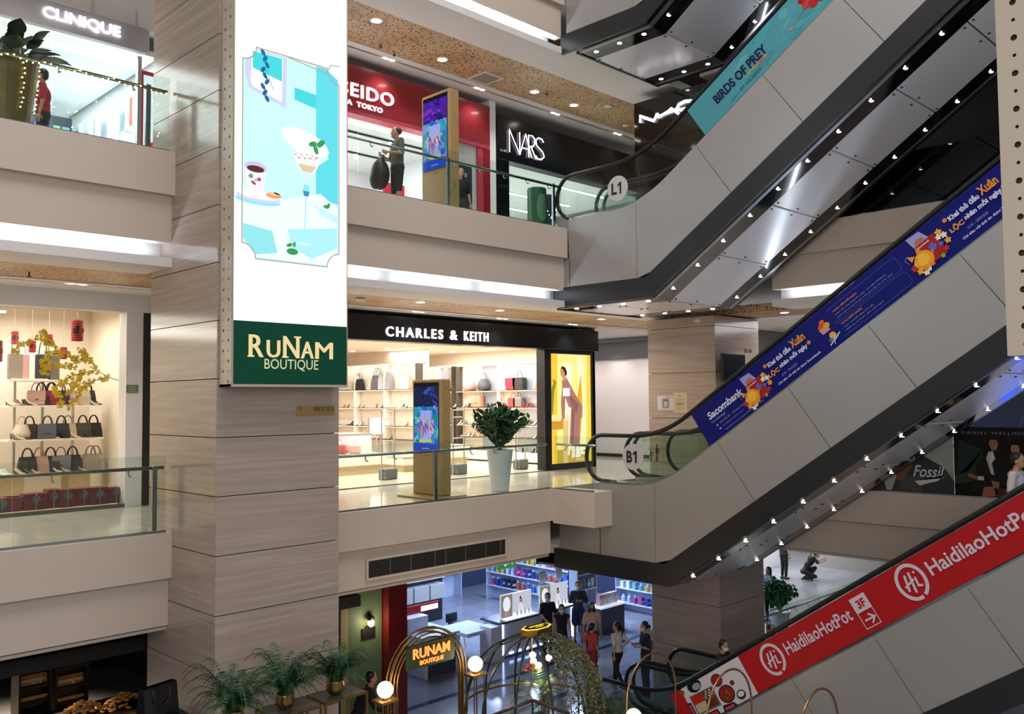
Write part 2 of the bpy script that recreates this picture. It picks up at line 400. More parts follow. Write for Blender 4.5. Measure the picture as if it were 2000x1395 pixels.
# roof over the shops of L2 and the atrium's far walls behind the camera are out of view and left out
# ---------------------------------------------------------------- pillars: stone slabs on a core
def pillar(name, x0, x1, y0, y1, z0, z1, zj, step, label):
    t = thing(name, label, 'pillar', ((x0+x1)/2, (y0+y1)/2, z0))
    ox, oy = (x0+x1)/2, (y0+y1)/2
    G().box((x0+.05-ox, y0+.05-oy, 0), (x1-.05-ox, y1-.05-oy, z1-z0)).build('core', M('joint_dark', '#4a413b', .8), t)
    z = zj-math.ceil((zj-z0)/step)*step
    while z < z1:
        a, b = max(z+.006, z0), min(z+step-.006, z1)
        if b-a > .05:
            a -= z0; b -= z0
            G().box((x0-ox, y0-oy, a), (x1-ox, y0+.04-oy, b)).build('stone_slab', STONE, t)
            G().box((x0-ox, y0+.042-oy, a), (x0+.04-ox, y1-oy, b)).build('stone_slab', STONE, t)
            G().box((x1-.04-ox, y0+.042-oy, a), (x1-ox, y1-oy, b)).build('stone_slab', STONE, t)
        z += step
    return t
pillar('stone_pillar', PX0, PX1, PY0, PY1, FG, 12.5, 1.38, .783, 'big square pillar clad in banded beige stone, behind the tall cafe sign')
pillar('stone_pillar', QX0, QX1, QY0, QY1, FG, FL-1.7, 1.38, 1.09, 'stone-clad pillar behind the escalators with two notices on it')
# ---------------------------------------------------------------- glass balustrades of the galleries
def balustrade(label, p0, p1, F, n, posts, h=1.1, rail=True, hz=.92, glass=None, group=None):
    """glass panes between p0 and p1 (x, y), rail on brackets on the gallery side"""
    a = Vector((*p0, F)); b = Vector((*p1, F)); L = (b-a).length; ang = math.atan2(b.y-a.y, b.x-a.x)
    t = thing('glass_balustrade', label, 'balustrade', a, ang, group)
    gl = glass or GLASS
    for i in range(n):
        G().box((L*i/n+.006, -.008, .01), (L*(i+1)/n-.006, .008, h)).build('glass_pane', gl, t)
    G().box((0, -.02, 0), (L, .02, .035)).build('base_channel', RAILM, t)
    if rail:
        g = G(); g.smooth = True; g.tube([(0, .09, hz), (L, .09, hz)], .025, 10).build('handrail', RAILM, t)
        for i in range(n*2):
            s = L*(i+.5)/(n*2); g = G(); g.smooth = True
            g.tube([(s, .01, hz-.1), (s, .06, hz-.1), (s, .09, hz-.05), (s, .09, hz-.02)], .011, 6).build('bracket', RAILM, t)
    for s in posts:
        G().box((s-.035, .02, 0), (s+.035, .07, hz+.03), .006).build('post', RAILM, t)
    return t
balustrade('glass balustrade with steel handrail in front of the shoe shop at left', (-2.5, 12.6), (5.5, 12.6), FB, 4, [7.85])
balustrade('glass balustrade with steel handrail between the stone pillar and the B1 escalator', (PX1+.03, 12.6), (13.6, 12.6), FB, 5, [3.05])
balustrade('short glass balustrade beside the foot of the B1 escalator', (13.63, 12.5), (13.63, 11.45), FB, 1, [])
balustrade('glass balustrade with dark handrail in front of the white cosmetics shop at upper left', (-2.5, 12.6), (5.5, 12.6), FL, 4, [7.7])
balustrade('glass balustrade with steel handrail below the red and black shop signs on L1', (PX1+.03, 12.6), (14.05, 12.6), FL, 5, [3.4, 6.35])
# ================================================================ ESCALATORS
SL = .688
def smooth_poly(pts, r=.55, n=8):
    """rounds the inner corners of a (y, z) polyline"""
    out = [Vector(pts[0])]
    for i in range(1, len(pts)-1):
        p, a, b = Vector(pts[i]), Vector(pts[i-1]), Vector(pts[i+1])
        da = (a-p); db = (b-p); e = min(r, da.length*.49, db.length*.49); s = p+da.normalized()*e; q = p+db.normalized()*e
        for k in range(n+1):
            t = k/n; out.append(s*(1-t)**2+p*2*t*(1-t)+q*t*t)
    out.append(Vector(pts[-1])); return out
def prof(F, Yi, Ys, rise, off, yext0=0, yext1=0, dz_flat=None):
    """polyline running parallel to the deck, off below/above it"""
    zf = F+.18+off if dz_flat is None else F+dz_flat
    # sloped line: z = F+.18+off + SL*(Yi - y)
    y_a = Yi-(zf-(F+.18+off))/SL
    y_b = Yi-(rise+(zf-(F+.18+off)))/SL
    return [(Ys+yext0, zf), (y_a, zf), (y_b, zf+rise), (y_b-1.6-yext1, zf+rise)]
def lerp_z(pl, y):
    for a, b in zip(pl, pl[1:]):
        if (a[0]-y)*(b[0]-y) <= 0 and abs(a[0]-b[0]) > 1e-9: return a[1]+(b[1]-a[1])*(y-a[0])/(b[0]-a[0])
    return pl[0][1] if y > pl[0][0] else pl[-1][1]
SKIRT = M('steel_cladding', '#a5a2a0', .38, .5, noise=.04, nscale=.7)
SOFP = M('soffit_panel_painted_reflection', '#f0eef8', .2, .0, spec=1.0); SOFB = M('mirror_black_strip', '#17171a', .08, .3, spec=.8)  # panels: pale base colour stands in for bright ceilings they would mirror
SOFS = M('soffit_edge_strip', '#9a99a0', .3, .6)
def escalator(tag_, F, Yi, Ys, rise, label, x0, x1, near, cl_ext=0):
    t = thing('escalator', label, 'escalator', (x0, Ys, F), 0, None)
    o = Vector((x0, Ys, F))
    def rel(g, name, mat, smooth=None, par=t):
        g.v = [p-o for p in g.v]; return g.build(name, mat, par, smooth)
    deck = prof(F, Yi, Ys, rise, 0); deckS = smooth_poly(deck, .7)
    hr = prof(F, Yi, Ys, rise, .93); hrS = smooth_poly(hr, .9)
    tt = prof(F, Yi, Ys, rise, -1.57, cl_ext, 0, -1.31); ttl = [(y, z) for y, z in tt]
    # truss body
    tb = [(deck[0][0], deck[0][1]-.4), (deck[1][0], deck[1][1]-.4), (deck[2][0], deck[2][1]-.4), (deck[3][0], deck[3][1]-.4)]
    bt = prof(F, Yi, Ys, rise, -1.9, 0, 0, -1.6)
    poly = [(p[0], p[1]) for p in tb]+[(p[0], p[1]) for p in bt[::-1]]
    rel(G().prism(poly, 0, x0+.08, x1-.08), 'truss', MATBLACK)
    # steps
    n = int(rise/.21)+5; ya = deck[1][0]+.55; g = G()
    for i in range(n):
        y = ya-i*.21/SL+.1; z = F+max(0, min(rise, (i-1.5)*.21))
        if z >= F+rise-.01 and y < deck[2][0]-.4: break
        if i % 1 == 0: rel(G().box((x0+.3, y-.21/SL, z-.21), (x1-.3, y, z)), 'step', M('step_metal', '#3b3d40', .4, .8))
    # balustrades of each side
    for sd, xb in ((0, x0+.02), (1, x1-.14)):
        xc = xb+.06
        # deck capping
        g = G(); L = [(p.x, p.y) for p in deckS]; L2 = [(p.x, p.y-.16) for p in deckS]
        for i in range(len(L)-1):
            a, b, c, d = L[i], L[i+1], L2[i+1], L2[i]; xs0, xs1 = xb-.02, xb+.28 if sd == 0 else xb+.14
            if sd == 1: xs0 = xb-.14
            g.add([(xs0, *a), (xs1, *a), (xs1, *b), (xs0, *b), (xs0, *d), (xs1, *d), (xs1, *c), (xs0, *c)], [[0, 1, 2, 3], [7, 6, 5, 4], [0, 4, 5, 1], [1, 5, 6, 2], [2, 6, 7, 3], [3, 7, 4, 0]])
        rel(g, 'deck_capping', RAILM)
        # glass panels
        pts = deckS; top = hrS; ys = [Ys-.0]; y = Ys
        yend = deck[3][0]+.1; npn = 9
        for k in range(npn):
            ya_, yb_ = Ys-.02-(Ys-yend)*k/npn, Ys-.02-(Ys-yend)*(k+1)/npn
            yy = [ya_-.008+(yb_+.016-ya_)*j/8 for j in range(9)]
            P = [(y_, lerp_z(L, y_)) for y_ in yy]; Q = [(y_, lerp_z([(p.x, p.y) for p in hrS], y_)-.03) for y_ in yy]
            if k == 0:
                cyc = Ys+.05; zc = (P[0][1]+Q[0][1])/2; R = (Q[0][1]-P[0][1])/2
                arc = [(Ys+R*.85*math.cos(a), zc+R*math.sin(a)) for a in [PI/2-PI*j/8 for j in range(9)]][::1]
                poly = [(a[0], a[1]) for a in arc]+P[::1]+Q[::-1]
            else: poly = P+Q[::-1]
            rel(G().prism(poly, 0, xc-.006, xc+.006), 'glass_panel', GLASS)
        # handrail loop
        R = .465; zc = F+.18+.465
        loop = [(Ys-.35, F+.16), (Ys-.1, F+.17)]
        for j in range(11):
            a = -PI/2+PI*j/10; loop.append((Ys+R*.9*math.cos(a), zc+R*math.sin(a)))
        loop += [(p.x, p.y) for p in hrS[1:]]
        loop[1+0] = (Ys-.02, F+.18)
        g = G(); g.smooth = True; g.tube([(xc, p[0], p[1]) for p in loop], .043, 8); rel(g, 'handrail', RUBBER)
    if near:
        # cladding panels with joints across the slope
        y = Ys; nrm = Vector((SL, 1)).normalized()
        tw = tt
        def line_pts(y0, y1):
            up = [(yy, lerp_z(L, yy)-.05) for yy in [y0+(y1-y0)*j/6 for j in range(7)]]
            return up
        ys = [Ys, Yi+.1]; y = Yi+.1
        while y > deck[2][0]-.1: y -= 1.42; ys.append(y)
        ys.append(deck[3][0])
        def foot(y):   # foot of the joint on the trim line
            zt = lerp_z(L, y)
            if y >= Yi+.05 or y <= deck[2][0]-.2: return (y, lerp_z(ttl, y))
            # go perpendicular to the slope
            for k in range(300):
                q = (y-k*.01*.567, zt-k*.01*.824)
                if q[1] <= lerp_z(ttl, q[0]): return (q[0], lerp_z(ttl, q[0]))
            return (y, lerp_z(ttl, y))
        for i, (a, b) in enumerate(zip(ys, ys[1:])):
            fa, fb = foot(a), foot(b); top = [(yy, lerp_z(L, yy)-.04) for yy in [a-.004+(b-a+.008)*j/6 for j in range(7)]]
            bot = [(yy, lerp_z(ttl, yy)) for yy in [fb[0]+.005+(fa[0]-fb[0]-.01)*j/6 for j in range(7)]]
            rel(G().prism(top+bot, 0, x0-.03, x0+.02), 'cladding_panel', SKIRT)
        if cl_ext:
            rel(G().prism([(Ys-.02, F-.7), (Ys+cl_ext, F-.7), (Ys+cl_ext, F-1.31), (Ys-.02, F-1.31)], 0, x0-.03, x0+.02), 'cladding_panel', SKIRT)
        bb = prof(F, Yi, Ys, rise, -2.06, cl_ext+.15, 0, -1.72)
        b2 = prof(F, Yi, Ys, rise, -2.06+.0, cl_ext+.15, 0, -1.72)
        # dark lower trim band
        lo = [(bb[0][0], F-1.72)]+[(b2[1][0], F-1.72), (b2[2][0], F+rise-1.72), (b2[3][0], F+rise-1.72)]
        hi = [(bb[0][0], F-1.31)]+ttl[1:]
        P = [(p[0], p[1]) for p in hi]+lo[::-1]
        rel(G().prism(P, 0, x0-.05, x0+.03), 'lower_trim', DARK)
    return t, deck
def soffit(F, Yi, Ys, rise, label, ext=.9):
    """mirror-panelled underside of an escalator bank with two rows of downlights"""
    pr_ = prof(F, Yi, Ys, rise, -2.06, 0, 0, -1.74)
    o = Vector((XE, Ys, F-1.74)); t = thing('escalator_soffit', label, 'soffit', o)
    pts = [(Ys+ext, pr_[0][1])]+pr_[1:]
    def seg(name, x0, x1, a, b, mat, th=.05):
        g = G(); g.add([(x0, a[0], a[1]), (x1, a[0], a[1]), (x1, b[0], b[1]), (x0, b[0], b[1]), (x0, a[0], a[1]+th), (x1, a[0], a[1]+th), (x1, b[0], b[1]+th), (x0, b[0], b[1]+th)], [[0, 3, 2, 1], [4, 5, 6, 7], [0, 1, 5, 4], [1, 2, 6, 5], [2, 3, 7, 6], [3, 0, 4, 7]])
        g.v = [p-o for p in g.v]; return g.build(name, mat, t)
    for k, (a, b) in enumerate(zip(pts, pts[1:])):
        a, b = Vector(a), Vector(b)
        seg('edge_strip', XE+.1, XE+.2, a, b, SOFS, .04); seg('black_strip', XE+.2, XE+.66, a, b, SOFB)
        seg('black_strip', XR-.62, XR-.2, a, b, SOFB); seg('edge_strip', XR-.2, XR-.1, a, b, SOFS, .04)
        seg('outer_trim', XR-.1, XR+.02, a, b, DARK, .12)
        d = (b-a).length; n = max(1, round(d/1.35)); u = (b-a)/n
        for i in range(n):
            p = a+u*i+u.normalized()*.02; q = a+u*(i+1)-u.normalized()*.02
            pn = seg('mirror_panel', XE+.67, XR-.63, p, q, SOFP, .045)
            for xx in (XE+.75, XE+1.5, XR-.72):
                for r_, sg in ((p, 1), (q, -1)):
                    c = r_+u.normalized()*.06*sg
                    G().box((xx-.02-o.x, c.x-.02-o.y, c.y-.012-o.z), (xx+.02-o.x, c.x+.02-o.y, c.y+.004-o.z)).build('clip', MATBLACK, pn)
        nl = max(1, round(d/.68))
        for i in range(nl):
            c = a+(b-a)*((i+.5)/nl)
            for xx in (14.5, 16.85):
                g = G(); g.smooth = True; g.lathe((xx-o.x, c.x-o.y, c.y-o.z-.006), [(.0, -.004), (.042, -.004), (.05, .0)], 12, False); g.build('downlight', LEDW, t)
    g = G().box((XE+.1-o.x, pts[0][0]-.02-o.y, -.02), (XR-o.x, pts[0][0]+.03-o.y, .2)); g.build('end_trim', DARK, t)
    return t
EB = (FB, 10.235, 11.72, 5.5); EA = (FL+.05, 10.57, 12.46, 5.5); ED = (FG, 10.29, 11.8, 4.95); EC = (FL+5.53, 10.57, 12.46, 5.5)
escalator('B', *EB, 'brushed steel escalator rising from B1 behind the long dark blue bank banner', XE, 15.62, True, 1.1)
escalator('B', *EB, 'second B1 escalator, running beside the one with the blue banner', 15.72, XR, False)
escalator('A', *EA, 'brushed steel escalator rising from L1 with a teal film banner', XE, 15.62, True, .3)
escalator('A', *EA, 'second L1 escalator, running behind the one with the teal banner', 15.72, XR, False)
escalator('D', *ED, 'lowest escalator with the red restaurant banner at bottom right', XE, 15.62, True, .1)
escalator('D', *ED, 'second ground floor escalator, behind the one with the red banner', 15.72, XR, False)
escalator('C', *EC, 'topmost escalator, only its steel underside and side in view', XE, 15.62, True, 0)
soffit(*EA, 'mirrored underside of the L1 escalator with two rows of downlights', .45)
soffit(*EB, 'mirrored underside of the B1 escalator, above the red banner', 1.9)
soffit(*EC, 'mirrored underside of the topmost escalator, beside the slab edge at top', -.2)
# ================================================================ SHOPS
CREAM = M('warm_white_wall', '#e9dccb', .7); SHELFW = M('shelf_white', '#ece6dc', .4); SHELFE = M('shelf_edge', '#4b443c', .4)
WOODL = M('pale_oak', '#c9b28c', .45, noise=.05); GREYB = M('grey_plinth', '#8f8e88', .45); MIRR = M('mirror_blue_grey', '#aeb8c8', .1, .35)
LIFT = M('light_frame', '#c7c4bf', .3, .6)
CC = {}
def cm(col, rough=.5, metal=0):
    k = 'leather_'+col.strip('#')+('' if not metal else '_metal')
    return M(k, col, rough, metal)
# -------- product builders (centre of the base at the origin, front towards -X unless turned)
def handbag(name, label, col, w=.3, h=.24, d=.14, kind='tote', col2=None, group=None):
    t = thing(name, label, 'handbag', group=group); g = G(); m = cm(col)
    if kind == 'tote':
        P = []; 
        for z, k in ((0, 1), (.02*h, 1.03), (h*.55, .95), (h, .82)):
            a, b = w/2*k, d/2*(k if z < h*.9 else .45); c = .18
            P += [(-b, -a*(1-c), z), (-b*(1-c), -a, z), (b*(1-c), -a, z), (b, -a*(1-c), z), (b, a*(1-c), z), (b*(1-c), a, z), (-b*(1-c), a, z), (-b, a*(1-c), z)]
        F = [[i*8+k, i*8+(k+1) % 8, i*8+8+(k+1) % 8, i*8+8+k] for i in range(3) for k in range(8)]+[list(range(8))[::-1], [24+k for k in range(8)]]
        g.add(P, F)
    elif kind == 'round':
        g.smooth = True; g.lathe((0, 0, 0), [(w*.36, 0), (w*.5, h*.18), (w*.52, h*.45), (w*.38, h*.8), (w*.3, h), (w*.2, h*.93)], 14)
    else:
        g.box((-d/2, -w/2, 0), (d/2, w/2, h), .02)
    g.build('body', m, t)
    if kind == 'flap':
        g = G().box((-d/2-.008, -w/2+.004, h*.35), (-d/2, w/2-.004, h*.99)); g.build('flap', cm(col2 or col), t)
        G().box((-d/2-.018, -.02, h*.36), (-d/2-.008, .02, h*.46)).build('clasp', GOLD, t)
    hh = h*.55
    for sx in ((-.35, .35) if kind == 'tote' else (0,)):
        g = G(); g.smooth = True; g.tube([(sx*d*.6, w*.26*math.cos(a), h*.97+hh*math.sin(a)) for a in [PI*i/8 for i in range(9)]], .009, 6); g.build('handle', cm(col2 or col), t)
    return t
def shoe(name, label, col, col2='#5a4636', heel=.07, boot=False, group=None):
    """a lady's shoe, toe towards -X"""
    t = thing(name, label, 'shoe', group=group); L = .23; g = G(); g.smooth = True; P = []; n = 7
    for i in range(n):
        s = i/(n-1); x = -L/2+L*s; zb = heel*max(0, (s-.35)/.65)**1.3; w = [.012, .034, .037, .030, .024, .028, .02][i]; ht = [.012, .03, .035, .03, .045, .06, .055][i]
        for k in range(8):
            a = 2*PI*k/8; P.append((x, w*math.cos(a), zb+ht/2+ht/2*math.sin(a)))
    F = [[i*8+k, i*8+(k+1) % 8, i*8+8+(k+1) % 8, i*8+8+k] for i in range(n-1) for k in range(8)]+[list(range(8))[::-1], [(n-1)*8+k for k in range(8)]]
    g.add(P, F)
    if boot: g.lathe((L/2-.035, 0, heel+.03), [(.032, 0), (.03, .05), (.04, .12)], 8)
    g.build('upper', cm(col), t)
    g = G(); g.tube([(L/2-.018, 0, 0), (L/2-.02, 0, heel+.006)], [.007, .017], 6); g.build('heel', cm(col2), t)
    g = G(); g.add([(-L/2, 0, .0), (-L/2+.05, -.034, 0), (-L/2+.1, -.03, .004), (L/2, -.02, heel), (L/2, .02, heel), (-L/2+.1, .03, .004), (-L/2+.05, .034, 0)], [list(range(7))]); g.build('sole', cm(col2), t)
    return t
def group_of(items, fn):
    """items: (x, y, z, rz, colour...)"""
    cache = {}
    for it in items: fn(it, cache)
# ---------------------------------------------------------------- shop 1: shoe and handbag shop on B1, left of the pillar
YS = 16.27
sbox('wall_1', (-8, 19.6, 0), (6.9, 19.8, 3.8), CREAM); sbox('wall_2', (6.9, YS, 0), (7.1, 19.8, 3.82), CREAM)
sbox('floor', (-8, YS+.05, 0), (6.9, 19.6, .012), M('pale_wood_floor', '#c9ab82', .4))
sbox('wall_3', (6.34, YS-.03, 0), (6.64, YS+.3, 3.5), WHITE); sbox('trim_6', (6.64, YS-.05, 0), (6.9, YS+.25, 3.5), M('dark_strip', '#1c1a1a', .4))
sbox('trim_7', (-8, YS-.04, 3.5), (6.9, YS+.3, 3.82), WHITE)
sbox('wall_4', (6.9, 15.85, 0), (9.3, 16.0, 3.82), CREAM)
for k in range(3): G().box((6.33-3.0*(k+1)+.01, YS-.01, .03), (6.33-3.0*k, YS+.01, 3.5)).build('window_%d' % (k+1), SHOPGLASS)['kind'] = 'structure'
g = G().box((-3, YS-.03, 0), (6.34, YS+.03, .06)).build('trim_8', M('grey_sill', '#55534f', .4)); structure(g)
area((2.5, 17.9, 3.6), (0, 0, 0), 8, 2.4, 230, (1, .88, .76))
area((3.2, 18.9, 3.4), (math.radians(-20), 0, 0), 6, .6, 80, (1, .9, .78))
X1s = lambda px, Y: at(px, 700, 1, Y).x
# wall shelving: slanted row of shelves parallel to the window
sh = thing('display_shelving', 'white wall shelving with shoes and bags in the left shop', 'shelving', (4.6, 18.6, 0)); YD = 18.6
def Z1(px, py, Y=18.6): return at(px, py, 1, Y)
zs = [Z1(60, 742).z, Z1(60, 792).z, Z1(60, 858).z, Z1(60, 925).z]
xl = Z1(10, 800).x; xr = [Z1(130, 742).x, Z1(190, 792).x, Z1(195, 855).x, Z1(200, 930).x]
for i, z in enumerate(zs):
    x0 = xl if i < 3 else xl-1.2
    G().box((x0-4.6, -.22, z-.035), (xr[i]-4.6, .3, z)).build('shelf', SHELFW if i < 3 else LIFT, sh)
for px in (35, 90, 150): 
    x = Z1(px, 800).x; G().box((x-.02-4.6, .2, zs[3]), (x+.02-4.6, .25, zs[0])).build('upright', LIFT, sh)
for px in (20, 150): x = Z1(px, 940).x; G().box((x-.2-4.6, -.15, .01), (x+.2-4.6, .28, zs[3]-.035)).build('pedestal', WOODL, sh)
x = Z1(60, 700).x; G().box((x-.35-4.6, -.05, zs[0]), (x+.3-4.6, .25, zs[0]+.02)).build('riser', SHELFW, sh)
# products: px centre, row, kind, colour, words
bagdata = [(28, 0, 'box', '#8b7d70', 'taupe'), (40, 0, 'box', '#c79c98', 'dusty pink'), (82, 0, 'box', '#2e3240', 'dark navy'), (100, 0, 'box', '#6f5f5a', 'brown'),
 (70, 1, 'flap', '#c9a197', 'pale pink'), (80, 1, 'tote', '#26242a', 'black small'), (101, 1, 'tote', '#1d1a20', 'jet black'), (98, 1, 'flap', '#9c1f45', 'crimson'), (118, 1, 'flap', '#4d2540', 'plum'), (130, 1, 'tote', '#b7a5b3', 'lilac'), (160, 1, 'tote', '#b8a78e', 'sand'), (170, 1, 'tote', '#141318', 'glossy black'),
 (43, 2, 'round', '#d8c9b2', 'ivory'), (58, 2, 'tote', '#3a2c28', 'dark brown'), (93, 2, 'tote', '#1e2433', 'midnight blue'), (92, 2.2, 'flap', '#5d6170', 'slate grey'), (120, 2, 'tote', '#2b2c3e', 'indigo'), (133, 2, 'tote', '#c4b49e', 'beige'), (162, 2, 'tote', '#453a36', 'mocha'), (183, 2, 'tote', '#15151a', 'black boxy'),
 (55, 3, 'tote', '#2c2b2e', 'charcoal'), (78, 3, 'tote', '#c79a90', 'rose'), (100, 3, 'tote', '#33343c', 'graphite'), (120, 3, 'flap', '#7d7f88', 'pale grey'), (143, 3, 'tote', '#393037', 'aubergine'), (178, 3, 'tote', '#a49c8c', 'stone coloured'), (188, 3, 'tote', '#b5ad9c', 'greige')]
rowname = ['top', 'second', 'third', 'lowest']
cache = {}
for (px, row, kd, col, w) in bagdata:
    r = int(row); z = zs[r]; Y = 18.6-(.12 if row != r else -.02); x = Z1(px, 800, Y).x
    tall = (r == 0 and kd == 'box')
    lab = 'small %s handbag on the %s shelf of the left shop' % (w, rowname[r]) if not tall else '%s tall shopping bag on the top shelf of the left shop' % w
    t = handbag('handbag' if not tall else 'shopping_bag', lab, col, *((.26, .24, .13) if not tall else (.22, .42, .1)), kind=kd, col2=None, group='bags on the left shop shelves')
    t.location = (x, Y, z); t.rotation_euler = (0, 0, PI/2-.15)
    t.scale = (1.32,)*3 if r == 3 else (1.2,)*3
shoes = [(20, 1, '#d9c7b5'), (28, 1, '#cdb7a5'), (36, 1, '#8b5e4e'), (52, 1, '#2d2826'), (60, 1, '#c7b29a'), (140, 1, '#c9a58e'), (150, 1, '#a67866'), (182, 1, '#bfb3a4'), (187, 1, '#2b2625'),
 (30, 2, '#6a5b4c'), (38, 2, '#c9b8a8'), (52, 2, '#26211f'), (105, 2, '#d2b18c'), (125, 2, '#211d1f'), (146, 2, '#d6c3a5'), (172, 2, '#3b332e'),
 (5, 3, '#d8e0d4'), (14, 3, '#c9d1c0'), (40, 3, '#cdb896'), (58, 3, '#5b5a48'), (70, 3, '#c8b28f'), (112, 3, '#cfc3ad'), (128, 3, '#b9ab94'), (150, 3, '#453d37'), (160, 3, '#b3a58b')]
colname = {}
def cname(h):
    r, gg, b = [int(h[1+2*i:3+2*i], 16) for i in range(3)]
    l = (r+gg+b)/3
    if l < 55: return 'black'
    if r > 150 and gg < 95 and b < 110: return 'red'
    if r-b > 55: return 'tan' if l > 120 else 'brown'
    if l > 195: return 'cream'
    if r-b > 20: return 'beige' if l > 130 else 'dark brown'
    return 'grey'
ORDN = {}
def ordinal(n):
    w = ['first', 'second', 'third', 'fourth', 'fifth', 'sixth', 'seventh', 'eighth', 'ninth', 'tenth', 'eleventh', 'twelfth']
    return w[n-1] if n <= 12 else '%d%s' % (n, {1: 'st', 2: 'nd', 3: 'rd'}.get(n % 10 if n not in (13,) else 0, 'th'))
def place_shoe(x, y, z, rz, col, heel, group, where, cache):
    k = (col, heel); ORDN[where] = ORDN.get(where, 0)+1
    lab = '%s heeled shoe, %s %s' % (cname(col), ordinal(ORDN[where]), where)
    if k not in cache: cache[k] = t = shoe('heeled_shoe', lab, col, heel=heel, group=group); t.location = (x, y, z); t.rotation_euler = (0, 0, rz)
    else: t = copy_tree(cache[k], None, (x, y, z), rz, lab, group)
    t['group'] = group
    return t
sc_ = {}
for (px, row, col) in shoes:
    z = zs[row]; 
    for q in (0, 1):
        x = Z1(px+q*5, 800, 18.5-.02*q).x
        place_shoe(x, 18.48+q*.03, z, PI/2+.5-q*.1, col, .07, 'heeled shoes in the left shop', 'on the %s shelf of the left shop' % rowname[row], sc_)
# red gift boxes along the window
gx = [(-42, 40, 955+25), (8, 52, 975), (42, 88, 963), (88, 112, 955), (110, 143, 955), (143, 175, 953), (172, 206, 951), (205, 238, 951)]
RED = M('dark_red_paper', '#7c2429', .5, noise=.06); SILV = M('silver_ribbon', '#8d908c', .35, .6)
for i, (a, b, py) in enumerate(gx):
    Y = YS+.28+(i % 2)*.05; p = at(a, 1000, 1, Y); q = at(b, 1000, 1, Y); h = at((a+b)/2, py, 1, Y).z
    t = thing('gift_box', ['leftmost', 'second', 'third', 'fourth', 'fifth', 'sixth', 'seventh', 'rightmost'][i]+' dark red gift box with silver bow along the left shop window', 'gift box', ((p.x+q.x)/2, Y, .06), group='red gift boxes in the shop window')
    w = (q.x-p.x)/2-.004; H = max(.24, h-.06)
    G().box((-w, -.13, 0), (w, .13, H-.06), .006).build('box_body', RED, t); G().box((-w-.003, -.135, H-.06), (w+.003, .135, H), .006).build('lid', RED, t)
    G().box((-.014, -.138, 0), (.014, -.133, H)).build('ribbon', SILV, t)
    g = G()
    for k in range(9):
        a_ = k*2*PI/9; g.tube([(0, -.15, H*.62), (.05*math.cos(a_), -.165, H*.62+.05*math.sin(a_)), (.085*math.cos(a_+.2), -.15, H*.62+.085*math.sin(a_+.2))], [.004, .011, .003], 5)
    g.build('bow', SILV, t)
# red paper lanterns
LR = M('lantern_red', '#a8222c', .6); LB = M('lantern_black', '#241a1a', .6)
def lantern(px, py, wpx, hpx, Y, label, pleats=True):
    c = at(px, py, 1, Y); sc = (at(px+10, py, 1, Y)-at(px, py, 1, Y)).length/10*.92; r = wpx*sc/2*.75; h = hpx*abs(at(px, py+10, 1, Y).z-c.z)/10
    t = thing('paper_lantern', label, 'lantern', (c.x, c.y, c.z-h/2), group='red paper lanterns'); g = G(); n = 9; pr_ = []
    for i in range(n): pr_ += [(r*.93, h*i/n), (r*1.05, h*(i+.5)/n)]
    pr_.append((r*.93, h)); g.lathe((0, 0, 0), pr_, 20, False); g.build('shade', LR, t)
    g = G()
    for (a0, z0, ww, hh) in ((-2.6, .35, .9, .3), (-2.2, .55, .6, .18), (-.9, .4, .5, .25)):
        P = []; 
        for j in range(5):
            a = a0+ww*j/4; P += [(r*1.07*math.cos(a), r*1.07*math.sin(a), h*z0), (r*1.07*math.cos(a), r*1.07*math.sin(a), h*(z0+hh*(1 if j % 2 else .7)))]
        g.add(P, [[2*j, 2*j+2, 2*j+3, 2*j+1] for j in range(4)])
    g.build('black_print', LB, t)
    for z in (0, h): G().lathe((0, 0, z-.006), [(r*.95, 0), (r*.95, .012), (r*.5, .012), (r*.5, 0)], 20, False).build('rim', LR, t)
    g = G(); g.tube([(0, 0, h), (0, 0, 3.82-(c.z-h/2))], .002, 4); g.build('cord', LIFT, t)
    return t
lantern(151, 646, 33, 39, 16.9, 'largest pleated red lantern, hanging right of the yellow blossoms')
lantern(-4, 686, 26, 40, 16.9, 'pleated red lantern cut by the left edge of the photo')
lantern(29, 660, 21, 24, 17.9, 'small red lantern at upper left of the blossom branches')
lantern(63, 677, 20, 22, 17.9, 'small red lantern just above the tall shopping bags')
lantern(96, 664, 20, 20, 17.9, 'small red lantern behind the middle of the blossoms')
lantern(124, 690, 20, 22, 17.5, 'small red lantern under the thickest yellow blossoms')
# yellow blossom branch
bt = thing('blossom_branch', 'branch of yellow apricot blossom standing in the left shop window', 'branch', at(237, 745, 1, 16.75))
BRY = 16.75; brc = M('twig_brown', '#5d4c3a', .8)
paths = [[(243, 985), (243, 860), (241, 760), (237, 745), (215, 738), (188, 724), (178, 706), (150, 700), (120, 692), (100, 672), (70, 662), (40, 672), (25, 690)],
 [(210, 737), (180, 745), (160, 760), (148, 780), (130, 795)], [(188, 724), (165, 728), (140, 735), (120, 745), (108, 760), (115, 785)], [(150, 700), (140, 715), (118, 716), (96, 712), (88, 730)],
 [(120, 692), (96, 690), (88, 705), (80, 727)], [(100, 672), (84, 655), (83, 645)], [(178, 706), (165, 690), (150, 683)], [(160, 728), (150, 745), (140, 760), (118, 775), (116, 795)]]
g = G(); g.smooth = True; o = bt.location; pos = []
for pth in paths:
    P = [at(x, y, 1, BRY+.08*math.sin(i*1.7+x)) for i, (x, y) in enumerate(pth)]
    g.tube([p-o for p in P], [.009-.006*i/len(P) for i in range(len(P))], 5)
    for a, b in zip(P, P[1:]):
        for k in range(11): pos.append(a.lerp(b, random.random())+Vector((random.uniform(-.05, .05), random.uniform(-.06, .06), random.uniform(-.05, .05)))-o)
g.build('twig', brc, bt); g = G()
